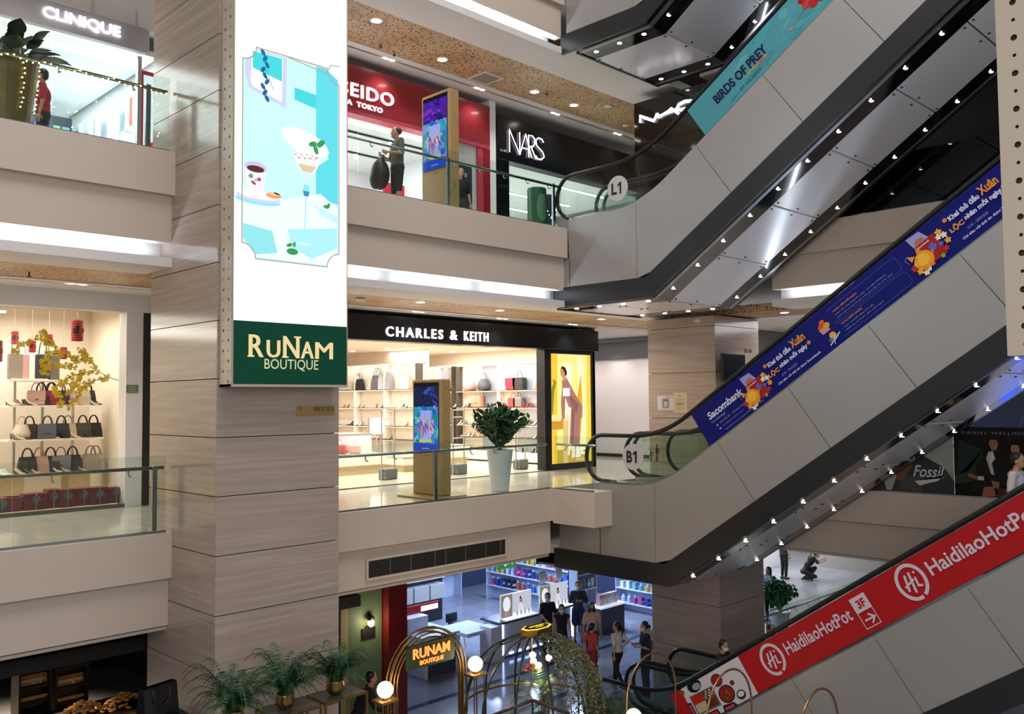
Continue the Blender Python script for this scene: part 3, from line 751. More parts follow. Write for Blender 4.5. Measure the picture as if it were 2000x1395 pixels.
for p in pos[60:]:
    r = random.uniform(.024, .042)
    for k in range(5):
        a = 2*PI*k/5+random.random(); d = Vector((math.cos(a)*r, -.006, math.sin(a)*r)); e = Vector((math.cos(a+.6)*r*.8, -.004, math.sin(a+.6)*r*.8)); f = Vector((math.cos(a-.6)*r*.8, -.004, math.sin(a-.6)*r*.8))
        g.add([p, p+f, p+d*1.15, p+e], [[0, 1, 2, 3]])
g.build('blossoms', M('yellow_petal', '#e6c52e', .6), bt)['kind'] = 'stuff'
# ceiling spots and tracks of the left shop
for i, px in enumerate((0, 145, 90, 50, 5, 150)):
    py = (560, 572, 586, 598, 610, 592)[i]; p = at(px, py, 2, 3.6) if 0 else at(px, py, 1, 17.2+.3*i)
    t = thing('ceiling_spot', 'round ceiling spotlight in the left shop, %s' % ['at the photo edge', 'nearest the glass corner', 'in the middle of the track', 'left of the middle', 'lowest at the photo edge', 'hung below its neighbour at the glass corner'][i], 'spotlight', (p.x, p.y, p.z))
    G().lathe((0, 0, 0), [(.06, .0), (.065, .02), (.065, .09)], 12).build('housing', WHITE, t); G().lathe((0, 0, -.006), [(0, 0), (.055, .002)], 12, False).build('lens', LEDW, t)
    G().tube([(0, 0, .09), (0, 0, 3.82-p.z)], .008, 5).build('stem', WHITE, t)
# opening-hours plate on the white column
t = thing('notice_plate', 'small green notice plate on the white column', 'plate', (0, 0, 0)); pp = at(247, 767, 1, YS-.05)
q = P2(pp, (1, 0, 0), (0, 0, 1), .21, .14, '#6c7a5c', .006)
for k in range(4): q.rect(.03, .02+.03*k, .15-.02*(k % 2), .008, '#b9c0a4')
q.build('plate_print', PRINT, t)
# ================================================================ shop 2: bag and shoe shop on B1, behind the balustrade
sbox('wall_5', (9.3, 25.8, 0), (18.95, 26, 3.82), CREAM); sbox('wall_6', (9.1, 15.85, 0), (9.3, 26, 3.82), CREAM)
XC = 18.8
sbox('wall_7', (XC, 16.25, 0), (XC+.1, 26, 3.82), CREAM)
sbox('floor', (9.3, 15.9, 0), (XC, 25.8, .012), SHOPF)
sbox('ceiling', (9.3, 16.1, 3.35), (XC, 25.8, 3.45), CREAM)
G().box((9.3, 15.86, 0), (16.95, 15.9, .014)).build('trim_9', M('dark_threshold', '#4b4845', .3))['kind'] = 'structure'
for (a, b) in ((9.35, 12.0), (12.02, 14.7), (14.72, 16.95)):
    pass
# fascia sign
t = thing('shop_sign', 'black fascia of the B1 shoe shop with white capital letters and an ampersand', 'sign', (14.2, 15.8, 3.17))
G().box((9.3-14.2, -.1, 0), (18.98-14.2, .3, .56), .01).build('sign_board', M('sign_black', '#15171b', .3, spec=.4), t)
for (wd, x0, x1) in (('CHARLES', 11.71, 13.34), ('&', 13.56, 13.78), ('KEITH', 14.0, 14.78)):
    letters(wd, (x0-14.2, -.1, .10), (1, 0, 0), (0, 0, 1), x1-x0, .22, .03, LETTERW, t, 'letter', bold=.012, space=1.35)
# backlit advert in its black frame
t = thing('lightbox', 'yellow backlit fashion advert in a black frame at the right of the shoe shop', 'lightbox', (17.95, 15.85, 0))
for (a, b) in (((-1.0, 0, 0), (-.75, .3, 3.17)), ((.9, 0, 0), (1.03, .3, 3.17)), ((-.75, 0, 0), (.9, .3, .16)), ((-.75, 0, 3.07), (.9, .3, 3.17))):
    G().box(a, b, .004).build('frame', DARK, t)
q = P2((-.75, .05, .16), (1, 0, 0), (0, 0, 1), 1.65, 2.91, '#ffe98c', .1)
q.poly([(0, 0), (1.65, 0), (1.65, .28), (0, .38)], '#c9a234').poly([(0, 0), (.25, 0), (.3, 2.91), (0, 2.91)], '#f2c540').poly([(1.45, 0), (1.65, 0), (1.65, 2.91), (1.5, 2.91)], '#f4cf55')
q.poly([(.5, .2), (.75, .2), (.9, 2.6), (.55, 2.7)], '#fff7cf').poly([(1.2, .2), (1.42, .2), (1.35, 2.8), (1.1, 2.85)], '#fff5bf')
q.poly([(.95, .35), (1.15, .3), (1.3, 1.5), (1.25, 2.4), (1.05, 1.6)], '#e0a82c')
q.rect(.02, 1.12, .7, .17, '#f3dc9a').poly([(.5, 0), (.68, 0), (.72, 1.12), (.5, 1.12)], '#e2c27c').rect(.02, .9, .48, .22, '#c89630')
q.poly([(.04, 1.9), (.1, 2.1), (.2, 2.0), (.12, 2.25), (.25, 2.15), (.16, 1.9), (.1, 1.3), (.06, 1.3)], '#8d8a2c')
sk, su, su2 = '#c98f6a', '#a8766a', '#8d5f58'
q.poly([(.86, .45), (.95, .45), (.98, .14), (.82, .12)], '#e9e6df').poly([(1.02, .42), (1.14, .42), (1.2, .14), (1.0, .12)], '#f4f1ea')
q.poly([(.74, .5), (1.14, .48), (1.22, 1.4), (.84, 1.6)], su).poly([(.82, .5), (.9, .5), (.98, 1.4), (.86, 1.5)], su2)
q.poly([(.46, 2.2), (.66, 2.28), (.95, 1.9), (1.3, 1.5), (1.28, 1.2), (1.1, 1.12), (.98, 1.4), (.72, 1.5), (.52, 1.9)], su)
q.poly([(.7, 1.9), (1.15, 1.55), (1.05, 1.3), (.8, 1.6)], su2)
q.poly([(.48, 2.1), (.6, 1.75), (.56, 1.18), (.46, 1.16), (.42, 1.6)], su).ell(.47, 1.14, .06, .05, sk)
q.poly([(.5, 2.2), (.62, 2.2), (.6, 2.34), (.5, 2.34)], sk).ell(.51, 2.42, .1, .14, sk, rot=10).poly([(.42, 2.5), (.47, 2.58), (.6, 2.56), (.68, 2.42), (.62, 2.28), (.58, 2.42), (.5, 2.52)], '#2a1c18')
q.ell(.46, 2.43, .012, .008, '#2a1c18').ell(.45, 2.35, .02, .008, '#9c3a34').rect(.5, 1.78, .28, .22, '#f3efe9')
q.text('CHARLES & KEITH', 1.0, .05, .5, .05, '#fff7d8')
q.build('poster', PRINTLIT, t)
# wall units along the right wall
YB = lambda px, X=XC-.3: at(px, 800, 0, X).y
def wall_unit(name, label, X, ya, yb, zs, panels, plinth=.32):
    t = thing(name, label, 'shelving', (X, (ya+yb)/2, 0)); yc = (ya+yb)/2
    G().box((-.06, ya-yc, 0), (0, yb-yc, 2.95)).build('back_panel', SHELFW, t)
    for (a, b, m) in panels: G().box((-.075, a-yc, plinth), (-.061, b-yc, 2.9)).build('panel', m, t)
    for z in zs: G().box((-.34, ya-yc, z-.025), (-.08, yb-yc, z)).build('shelf', SHELFE, t)
    G().box((-.42, ya-yc, .06), (-.08, yb-yc, plinth), .004).build('plinth', SHELFW, t)
    n = max(2, round((yb-ya)/1.5))
    for i in range(n+1): y = ya+(yb-ya)*i/n; G().box((-.34, y-.012-yc, plinth), (-.08, y+.012-yc, 2.93)).build('divider', SHELFE if i in (0, n) else SHELFW, t)
    G().box((-.36, ya-yc, 2.93), (0, yb-yc, 2.97)).build('top_board', SHELFW, t)
    G().box((-.3, ya-yc, 2.925), (-.24, yb-yc, 2.93)).build('light_strip', LEDW, t)
    for z in zs[:-1]: G().box((-.335, ya-yc, z-.03), (-.3, yb-yc, z-.025)).build('light_strip', LEDWARM, t)
    return t
ZS = [2.15, 1.64, 1.12, .74]
ya, yb = YB(1062), YB(893)
pan = [(YB(1050), YB(1000), MIRR), (YB(965), YB(932), MIRR), (YB(1066), YB(1052), M('brown_panel', '#6b4c42', .3))]
wall_unit('wall_shelving', 'bright wall shelving with mirrors in the right half of the shoe shop', XC, ya, yb, ZS, pan)
X2 = 16.2
wall_unit('wall_shelving', 'bright white wall shelving in the left half of the B1 shoe shop', X2, YB(814, X2-.3), YB(640, X2-.3), [2.2, 1.66, 1.12, .74], [])
sbox('wall_8', (X2, YB(814, X2-.3)-.05, 0), (X2+.12, 25.8, 3.35), CREAM)
ya3, yb3 = YB(884, XC-.3), YB(822, XC-.3)
wall_unit('wall_shelving', 'wall shelving with a mirror, half hidden behind the screen stand', XC, max(ya3, yb+.15), yb3, ZS, [(YB(876), YB(850), MIRR)])
for k, (x, y, w) in enumerate(((17.9, 17.3, 46), (17.9, 18.9, 46), (17.9, 20.6, 46), (17.6, 23, 40), (15.2, 20.3, 50), (15.2, 22, 50), (14.6, 23.6, 50), (14, 17.6, 60), (11.5, 17.4, 40), (12.5, 20.5, 70), (16.6, 17.3, 40))):
    spot((x, y, 3.3), w*5.2, (1, .92, .82), 110, .9, .08)
    t = thing('downlight', '%s recessed ceiling downlight inside the B1 shoe shop' % ordinal(k+1), 'downlight', (x, y, 3.34), group='recessed downlights inside the shoe shop')
    G().lathe((0, 0, 0), [(0, 0), (.07, 0), (.085, .01)], 14, False).build('lens', LEDW, t); G().lathe((0, 0, -.004), [(.07, 0), (.1, 0), (.1, .012)], 14, False).build('trim_ring', WHITE, t)
area((12.5, 19, 3.3), (0, 0, 0), 5, 4, 280, (1, .93, .85))
area((17.1, 19, 3.3), (0, 0, 0), 2.2, 5, 220, (1, .93, .84))
# handbags and shoes on the units: px, row, colour, words, kind
def on_wall(px, row, X, xs, zs): 
    Y = at(px, 800, 0, X-.2).y; return (X-.21, Y, zs[row])
for (px, row, col, w, kd, s, X) in ((918, 0, '#c78f84', 'blush pink rounded', 'round', 1.0, XC), (946, 0, '#4a4a50', 'charcoal rounded', 'round', 1.0, XC), (1001, 0, '#c41f34', 'bright red', 'flap', 1.0, XC), (1016, 0, '#22262a', 'black flap', 'flap', 1.0, XC), (1060, 0, '#cf6a45', 'orange', 'tote', 1.0, XC),
   (934, 1, '#c0876f', 'tan two-part', 'flap', .95, XC), (1003, 1, '#c63a42', 'coral red boxy', 'box', .8, XC), (1014, 1, '#6f6b68', 'dark grey boxy', 'box', .8, XC), (874, 0, '#b98a70', 'brown', 'round', 1.0, XC), (874, 1, '#b07a5c', 'cognac', 'flap', .9, XC),
   (702, 0, '#1b1a1c', 'small black', 'tote', .95, X2), (738, 0, '#4b4a50', 'dark grey', 'tote', 1.2, X2), (753, 0, '#a5a5ae', 'large light grey', 'tote', 1.4, X2), (793, 0, '#e0c6a6', 'cream', 'tote', 1.1, X2), (684, 0, '#e6e0d6', 'off-white', 'flap', .8, X2)):
    t = handbag('handbag', '%s handbag on %s, %s' % (w, ['the top shelf', 'the second shelf'][row], 'right shoe shop wall' if X == XC else 'left shoe shop wall'), col, .42*s, .36*s, .18, kd, group='handbags in the B1 shoe shop')
    t.location = on_wall(px, row, X, 0, ZS if X == XC else [2.2, 1.66, 1.12, .74])
cks = {}
rows = {XC: [(1, [895, 906, 916, 922, 958, 966, 978, 984, 1029, 1036, 1058]), (2, [905, 930, 941, 952, 1035, 1050, 1060]), (3, [900, 912, 922, 935, 1044, 1055]), (4, [905, 915, 938, 952, 1020, 1048, 1058])],
        X2: [(1, [676, 695, 705, 735, 745, 783, 790]), (2, [690, 697, 703, 735, 745, 790]), (3, [680, 720, 738, 760])]}
cols = ['#2a2322', '#d8c3a4', '#e8e0d4', '#b3272e', '#c98a72', '#3c332f', '#cdb08c', '#e3d2bd']
k = 0
for X, rr in rows.items():
    for (row, pxs) in rr:
        for px in pxs:
            zz = (ZS+[.32])[row]; Y = at(px, 800, 0, X-.22).y; col = cols[(k*5+row) % 8] if not (px in (978, 984, 1029, 1036)) else '#b3272e'; k += 1
            place_shoe(X-.21, Y, zz, random.uniform(-.5, .5)+.4, col, .08, 'heeled shoes in the B1 shoe shop', 'on the %s row, %s shoe shop shelving' % (['', 'second', 'third', 'fourth', 'bottom'][row], 'right' if X == XC else 'left'), cks)
            if random.random() < .55: place_shoe(X-.25, Y+.13, zz, random.uniform(-.2, .6), col, .08, 'heeled shoes in the B1 shoe shop', 'on the %s row, %s shoe shop shelving' % (['', 'second', 'third', 'fourth', 'bottom'][row], 'right' if X == XC else 'left'), cks)
# low display tables
def table(label, x0, x1, y0, y1, h):
    t = thing('display_table', label, 'table', ((x0+x1)/2, (y0+y1)/2, .012)); a, b = (x1-x0)/2, (y1-y0)/2
    G().box((-a+.05, -b+.05, 0), (a-.05, b-.05, h*.45)).build('base', WOODL, t); G().box((-a, -b, h*.45), (a, b, h*.95), .005).build('body', SHELFW, t); G().box((-a-.01, -b-.01, h*.95), (a+.01, b+.01, h), .003).build('table_top', GREYB, t)
    return t
table('low grey display table with red and pink bags, left of the screen stand', 11.2, 13.9, 18.6, 20.3, .5)
table('low grey display step behind the anti-theft gate', 14.2, 15.6, 18.3, 19.6, .38)
table('low grey display block right of the screen stand', 15.9, 16.6, 18.4, 19.8, .62)
t = table('higher white display block at the back of the table with bags', 12.4, 14.8, 20.5, 21.8, .95)
for (x, y, s, col, w, kd) in ((12.0, 19.3, 1, '#d79a95', 'salmon pink', 'flap'), (12.45, 19.2, .9, '#e7c8c0', 'pale rose', 'box'), (12.9, 19.25, 1, '#c4585c', 'rose red', 'flap'), (13.3, 19.15, .9, '#e3b3a6', 'peach', 'box'), (12.3, 19.7, 1.2, '#e6d2cb', 'shell pink', 'tote'), (12.75, 19.8, 1.3, '#a92033', 'crimson', 'round'), (13.3, 19.7, 1.15, '#d98f90', 'coral pink', 'round'), (11.6, 19.4, .9, '#efe3db', 'white', 'flap')):
    b = handbag('handbag', '%s handbag on the low table in the shoe shop' % w, col, .32*s, .24*s, .15, kd, group='bags on the low display table'); b.location = (x, y, .514); b.rotation_euler = (0, 0, .5)
for (x, y, col, w) in ((13.0, 21.1, '#e9e7e2', 'white'), (13.5, 21.2, '#8e8d8b', 'grey boxy'), (12.6, 21, '#d9d6cd', 'ivory')):
    b = handbag('handbag', '%s handbag on the higher block at the back of the shoe shop' % w, col, .34, .26, .15, 'flap', group='bags on the low display table'); b.location = (x, y, .964)
# free-standing lit panels
for i, (px, w) in enumerate(((735, .5), (800, .45))):
    p = at(px, 850, 1, 21.0)
    t = thing('light_stand', 'small standing light panel, %s one behind the bag table' % ['left', 'right'][i], 'light panel', (p.x, 21.0 if i == 0 else 21.3, .012)); G().tube([(0, 0, 0), (0, 0, .9)], .02, 6).build('stem', LIFT, t); G().box((-w/2, -.03, .9), (w/2, .03, 1.36)).build('panel', M('soft_light', '#fff4e4', .5, emit=1.2), t); G().box((-w/2-.02, -.04, .88), (-w/2, .04, 1.38)).build('frame', LIFT, t)
# anti-theft gates
for i, (px, py) in enumerate(((758, 936), (896, 926), (1017, 916))):
    p = at(px, py, 2, .02); w = ['left', 'middle', 'right'][i]
    t = thing('security_gate', 'anti-theft gate frame with grey base box, %s one of three at the shoe shop entrance' % w, 'gate', (p.x, p.y, .014), .25)
    G().box((-.22, -.12, 0), (.22, .12, .26), .02).build('base_box', M('gate_grey', '#6f7174', .45), t)
    for s in (-1, 1): G().tube([(s*.24, 0, 0), (s*.24, 0, 1.62)], .018, 6).build('upright', LIFT, t)
    for z in (1.6, 1.42, .62, .9): G().tube([(-.24, 0, z), (.24, 0, z)], .012, 6).build('crossbar', LIFT, t)
# corridor right of the shop: white hoarding with dark band
sbox('wall_9', (XC+.1, 15.85, 0), (19.0, 24, 3.82), M('grey_wall', '#8b8985', .5))
sbox('wall_10', (22.6, 13.4, 0), (22.8, 24, 3.15), M('white_hoarding', '#e7dfe0', .5)); sbox('baseboard_1', (22.57, 13.4, 0), (22.6, 24, .1), MATBLACK)
sbox('trim_10', (22.5, 13.4, 3.15), (22.8, 24, 3.68), M('grey_band', '#57595e', .4)); sbox('wall_11', (19, 23.9, 0), (22.6, 24, 3.82), WHITE)
for y in (14.6, 16.2, 17.8, 19.4):
    spot((21.9, y, 3.7), 60, (1, .94, .9), 120, .9)
area((20.8, 18, 3.7), (0, 0, 0), 2.5, 6, 80, (1, .92, .86))
# dark band shop seen right of the second pillar
sbox('wall_12', (25.5, 4, 0), (25.7, 13.4, 3.1), M('dim_blue_wall', '#33415f', .5)); sbox('trim_11', (25.2, 3, 3.1), (25.7, 13.4, 3.7), M('sign_black2', '#1a1c20', .3)); sbox('wall_13', (22.8, 13.3, 0), (25.7, 13.5, 3.8), M('grey_wall', '#8b8985', .5))
# notices on the pillar
def notice(label, px0, px1, py0, py1, base, pat):
    a = at(px0, py1, 0, QX0-.012); b = at(px1, py0, 0, QX0-.012); w = abs(b.y-a.y); h = b.z-a.z
    t = thing('notice', label, 'notice', (0, 0, 0)); q = P2((QX0-.004, a.y, (a.z+at(px1, py1, 0, QX0).z)/2), UY, UZ, w, h, base, .006); pat(q, w, h); q.build('sheet', PRINT, t)
def patA(q, w, h):
    q.rect(w*.3, h*.12, w*.42, h*.68, '#8f8f93').ell(w*.5, h*.42, w*.1, h*.2, '#c9c9cc').rect(w*.35, h*.62, w*.3, h*.1, '#6e6e72').rect(w*.5, h*.86, w*.4, h*.04, '#c44a42')
def patB(q, w, h):
    for k in range(9): q.rect(w*.15, h*(.12+.07*k), w*(.65 if k % 3 else .5), h*.02, '#9a8a6a')
    q.rect(w*.35, h*.82, w*.3, h*.03, '#8c6a40').rect(w*.2, h*.42, w*.6, h*.035, '#7a6648')
notice('white notice with a grey picture on the stone pillar behind the escalator', 1284, 1315, 773, 801, '#d8d3d3', patA)
notice('cream framed notice sheet on the stone pillar, right of the white one', 1316, 1341, 767, 806, '#d9c8a4', patB)
# grey television on the pillar's face
p = at(1418, 745, 1, QY0-.3); q_ = at(1460, 692, 1, QY0-.3)
t = thing('hanging_monitor', 'black monitor on the front of the second pillar above the blue banner', 'monitor', ((p.x+q_.x)/2, QY0-.12, p.z)); w = (q_.x-p.x)/2
G().box((-w, -.12, 0), (w, -.04, q_.z-p.z), .01).build('casing', MATBLACK, t); G().box((-w+.02, -.123, .03), (w-.02, -.12, q_.z-p.z-.03)).build('screen', BLACK, t); G().box((-.1, -.04, .2), (.1, .12, .5)).build('bracket', DARK, t)
letters('B1-24', at(1454, 689, 1, QY0-.004), (1, 0, 0), (0, 0, 1), .34, .1, .006, M('letter_dark', '#3b3733', .5), None, 'unit_number')
tag(bpy.data.objects['unit_number'], 'dark unit number on the second pillar, above the black monitor', 'lettering')
# corridor downlights of B1 and L1
def downlight(x, y, z, label, group, pw, r=.09, col=(1, .93, .85), ang=120):
    t = thing('downlight', label, 'downlight', (x, y, z), group=group); G().lathe((0, 0, 0), [(0, .004), (r, 0), (r+.015, .008)], 16, False).build('lens', LEDW, t)
    G().lathe((0, 0, -.003), [(r, 0), (r+.03, 0), (r+.03, .01)], 16, False).build('trim_ring', WHITE, t)
    if pw: spot((x, y, z-.05), pw, col, ang, .9, .07)
ZC1 = FL-1.68; ZC2 = F2-1.68
for i, px in enumerate((821, 976, 1175, 1300)): 
    p = at(px, (591, 607, 624, 640)[i], 2, ZC1+.01); downlight(p.x, min(p.y, 15.0), ZC1+.012, 'round downlight in the wooden B1 ceiling, %s from the stone pillar' % ordinal(i+1), 'round downlights of the B1 ceiling', 95)
for x in (3.2, .4, 7.0): downlight(x, 14.3, ZC1+.012, 'round downlight in the wooden B1 ceiling at %s' % {3.2: 'the left, over the shoe shop balustrade', .4: 'the far left', 7.0: 'the back of the stone pillar'}[x], 'round downlights of the B1 ceiling', 95)
for i, (px, py) in enumerate(((735, 41), (864, 117), (1044, 180), (1121, 206))):
    p = at(px, py, 2, ZC2+.01); downlight(p.x, p.y, ZC2+.012, 'bright round downlight in the wooden L1 ceiling, %s from the tall cafe sign' % ordinal(i+1), 'round downlights of the L1 ceiling', 110, .1)
for x in (4.5, 1.5): downlight(x, 14.4, ZC2+.012, 'round downlight in the L1 ceiling over the %s' % {4.5: 'upper left shop front', 1.5: 'planter at upper left'}[x], 'round downlights of the L1 ceiling', 110, .1)
for i, (z, xs) in enumerate(((ZC1, (9.8, 12.4, 15.0, 17.6, 5.2, 2.5)), (ZC2, (7.3, 9.0, 11.6, 14.3, 17.0, 19.6)))):
    for j, x in enumerate(xs):
        t = thing('twin_spotlight', 'twin spotlight in the ceiling slot of %s, over %s' % (['B1', 'L1'][i], ['the left end of the shop sign', 'the first letters', 'the sign letters', 'the right end of the sign', 'the white column', 'the shop window'][j] if i == 0 else ['the pillar edge', 'the red sign letters', 'the man in grey', 'the red column', 'the black sign', 'the last sign letters'][j]), 'spotlight', (x, 15.4, z), group='twin spotlights in the ceiling slots')
        for s in (-.09, .09):
            G().lathe((s, 0, .0), [(0, 0), (.05, 0), (.06, .015)], 12, False).build('lamp', LEDW, t)
        G().box((-.17, -.04, .015), (.17, .04, .06)).build('housing', WHITE, t)
        spot((x, 15.4, z-.03), 60, (1, .96, .93), 110, .9)
# gratings, sensors
p0 = at(912, 152, 2, ZC2+.015)
t = thing('ceiling_hatch', 'square grey access hatch with white rim in the wooden L1 ceiling', 'hatch', (13.3, 14.45, ZC2+.0)); 
p1 = at(948, 154, 2, ZC2); t.location = (p1.x, p1.y, ZC2+.01)
for (a, b) in (((-.3, -.3), (.3, -.26)), ((-.3, .26), (.3, .3)), ((-.3, -.26), (-.26, .26)), ((.26, -.26), (.3, .26))): G().box((*a, -.008), (*b, .012)).build('rim', WHITE, t)
G().box((-.26, -.26, -.002), (.26, .26, .01)).build('hatch_panel', M('hatch_grey', '#8d8880', .5), t)
for i, (px, py, z, nm) in enumerate(((744, 87, ZC2, 'sprinkler_head'), (770, 103, ZC2, 'sprinkler_head'), (1068, 180, ZC2, 'sprinkler_head'), (703, 584, ZC1, 'smoke_detector'), (1188, 208, ZC2, 'smoke_detector'), (1222, 245, ZC2, 'smoke_detector'), (57, 532, ZC1, 'sprinkler_head'))):
    p = at(px, py, 2, z); t = thing(nm, ['small sprinkler under the L1 wooden ceiling near the first downlight', 'small sprinkler right of the first L1 downlight', 'small sprinkler between two L1 downlights', 'round white smoke detector in the B1 ceiling beside the cafe sign', 'round smoke detector above the end of the L1 ceiling', 'round loudspeaker-like detector near the black corner shop', 'small sprinkler in the B1 ceiling at left'][i], nm.split('_')[0], (p.x, p.y, z+.01))
    if nm[0] == 's' and nm[1] == 'p': G().tube([(0, 0, 0), (0, 0, -.07)], .012, 6).build('stem', DARK, t); G().lathe((0, 0, -.08), [(.035, 0), (.03, .012)], 10).build('deflector', DARK, t)
    else: G().lathe((0, 0, -.05), [(.05, 0), (.09, .02), (.1, .05)], 14).build('dome', WHITE, t); G().lathe((0, 0, -.052), [(.03, 0), (.033, .01)], 10).build('sensor', GREYB, t)
# air grille under the B1 slab edge
A = at(718, 1132, 1, 12.6); B = at(985, 1053, 1, 12.6); t = thing('air_grille', 'long black louvred air grille in the beige slab edge above the ground floor shop', 'grille', (A.x, 12.605, B.z-.0))
zt = at(985, 1053, 1, 12.6).z; zb = at(985, 1082, 1, 12.6).z; W_ = B.x-A.x; H_ = zt-zb; t.location = (A.x, 12.6, zb)
G().box((0, -.012, 0), (W_, -.004, H_)).build('backing', MATBLACK, t)
for (a, b) in (((-.04, -.04), (W_+.04, 0)), ((-.04, H_), (W_+.04, H_+.04)), ((-.04, 0), (0, H_)), ((W_, 0), (W_+.04, H_))): G().box((a[0], -.03, a[1]), (b[0], -.004, b[1])).build('frame', PAINT, t)
for k in range(9): G().box((0, -.028, H_*(k+.5)/9-.008), (W_, -.012, H_*(k+.5)/9+.006)).build('slat', M('grille_slat', '#3a3733', .5), t)
for k in (.14, .28, .45, .53, .68, .84, .96): G().box((W_*k-.01, -.031, 0), (W_*k+.01, -.012, H_)).build('mullion', M('grille_mullion', '#57524c', .5), t)
# ================================================================ L1 shops
RW = M('red_lacquer', '#8f1d2c', .25, coat=.5); RP = M('pink_red_panel', '#b8445a', .3); COOLW = M('cool_white_wall', '#e6ebee', .5)
YL = 15.8; Z0 = FL
sbox('wall_14', (15.35, 22, Z0), (36, 22.2, Z0+3.8), COOLW); sbox('wall_15', (-8, 21, Z0), (15.3, 21.2, Z0+3.8), COOLW)
sbox('wall_16', (6.95, YL, Z0), (8.6, 21, Z0+3.82), COOLW); sbox('wall_17', (15.2, YL+.3, Z0), (15.35, 22, Z0+3.8), COOLW)
sbox('floor', (-8, YL, Z0), (22, 21, Z0+.01), SHOPF)
# red beauty shop: fascia, letters, columns
t = thing('shop_sign', 'dark red fascia on L1 with white raised lettering, a man in grey standing below', 'sign', (11.5, YL, Z0+2.65))
G().box((8.6-11.5, -.06, 0), (14.95-11.5, .25, .98), .01).build('sign_board', RW, t); G().box((8.6-11.5, -.05, -.1), (14.95-11.5, .25, -.002)).build('lower_trim', RP, t)
letters('SHISEIDO', (9.78-11.5, -.06, .27), (1, 0, 0), (0, 0, 1), 11.97-9.78, .29, .03, LETTERW, t, 'letter', bold=.008, space=1.12)
letters('GINZA  TOKYO', (10.25-11.5, -.06, .065), (1, 0, 0), (0, 0, 1), 11.66-10.25, .11, .02, LETTERW, t, 'letter', bold=.02, space=1.1)
for (a, b, m, nm) in ((14.55, 14.75, RP, 'pink_red'), (14.75, 14.95, RW, 'deep_red'), (14.95, 15.15, COOLW, 'white')):
    sbox('wall_18', (a, YL-.05+(.02 if m is RP else 0), Z0), (b, YL+.3, Z0+(2.55 if m is not COOLW else 3.8)), m)
sbox('wall_19', (13.2, YL+.02, Z0), (14.55, YL+.3, Z0+2.55), M('grey_white_panel', '#c9ccd0', .4))
t = thing('shop_door', 'dark blue-grey door panel with two round logos beside the red column on L1', 'door', (13.5, YL, Z0+.01))
G().box((0, -.05, 0), (.85, 0, 2.0), .01).build('door_leaf', M('slate_blue', '#2b3542', .3), t)
for z in (.6, 1.75): G().lathe((0, 0, 0), [(0, 0), (.06, 0), (.06, .01)], 14).build('roundel', M('pale_blue_mark', '#7d93aa', .4), t); o = KIDS[t.name][-1]; o.location = (.62, -.052, z); o.rotation_euler = (PI/2, 0, 0)
# interior: ceiling tracks, red light wall with words, spot lamps
sbox('ceiling', (8.6, YL+.3, Z0+2.95), (15.2, 21, Z0+3.05), COOLW)
area((11.5, 18.3, Z0+2.9), (0, 0, 0), 5, 3.5, 300, (.92, .95, 1))
for i, (y, l) in enumerate(((16.6, 'front'), (17.9, 'middle'), (19.4, 'rear'))):
    t = thing('ceiling_track', 'thin black lighting track under the white ceiling, %s one in the red shop' % l, 'light track', (8.7, y, Z0+2.93)); G().box((0, -.03, -.02), (6.2, .03, .02)).build('rail', MATBLACK, t)
    for k in range(3):
        x = 1.0+k*1.9; G().lathe((x, .0, -.14), [(.05, 0), (.055, .1), (.02, .12)], 10).build('lamp_head', WHITE, t); G().lathe((x, 0, -.145), [(0, 0), (.04, .002)], 10, False).build('lens', LEDW, t)
q = thing('light_wall', 'glowing pink-red backlit wall with white words inside the L1 red shop', 'display', (0, 0, 0))
xa, xb = at(750, 300, 1, 19.5).x, at(828, 300, 1, 19.5).x; p = P2((xa, 19.5, Z0), UX*1, UZ, xb-xa+.3, 2.35, '#e0455f', .08)
w = xb-xa; p.rect(0, 1.6, w+.3, .75, '#c8263c').rect(0, 1.55, w+.3, .05, '#f7c7d0').rect(0, 0, w+.3, .5, '#ef3f84').poly([(w*.5, 1.3), (w+.3, 1.2), (w+.3, .9), (w*.6, 1.0)], '#d8507a')
for (tx, yy) in (('VISIBLE', 1.08), ('IS', .83), ('POSSIBLE', .58)): ww = {'VISIBLE': .9, 'IS': .25, 'POSSIBLE': 1.1}[tx]; p.text(tx, w-.15-ww, yy, ww, .16, '#fff4f6', bold=.02)
p.build('backlit_print', PRINTLIT, q)
t = thing('counter', 'white make-up counter with a black framed mirror at the left of the L1 red shop', 'counter', (11.4, 17.6, Z0+.01)); G().box((-1.6, -.3, 0), (.6, .3, .95), .01).build('body', COOLW, t); G().box((-1.65, -.33, .95), (.65, .33, .98)).build('counter_top', MATBLACK, t)
g = G(); 
for (a, b) in (((-1.2, 1.0), (-1.16, 1.4)), ((-.76, 1.0), (-.72, 1.4)), ((-1.2, 1.38), (-.72, 1.42)), ((-1.2, .98), (-.72, 1.02))): g.box((a[0], -.02, a[1]), (b[0], .02, b[1]))
g.build('mirror_frame', MATBLACK, t); G().box((-1.16, -.005, 1.02), (-.76, .005, 1.38)).build('mirror', MIRR, t)
G().box((-.5, -.1, .98), (.3, .1, 1.25)).build('display_light', M('peach_light', '#ffd9cf', .5, emit=.8), t)
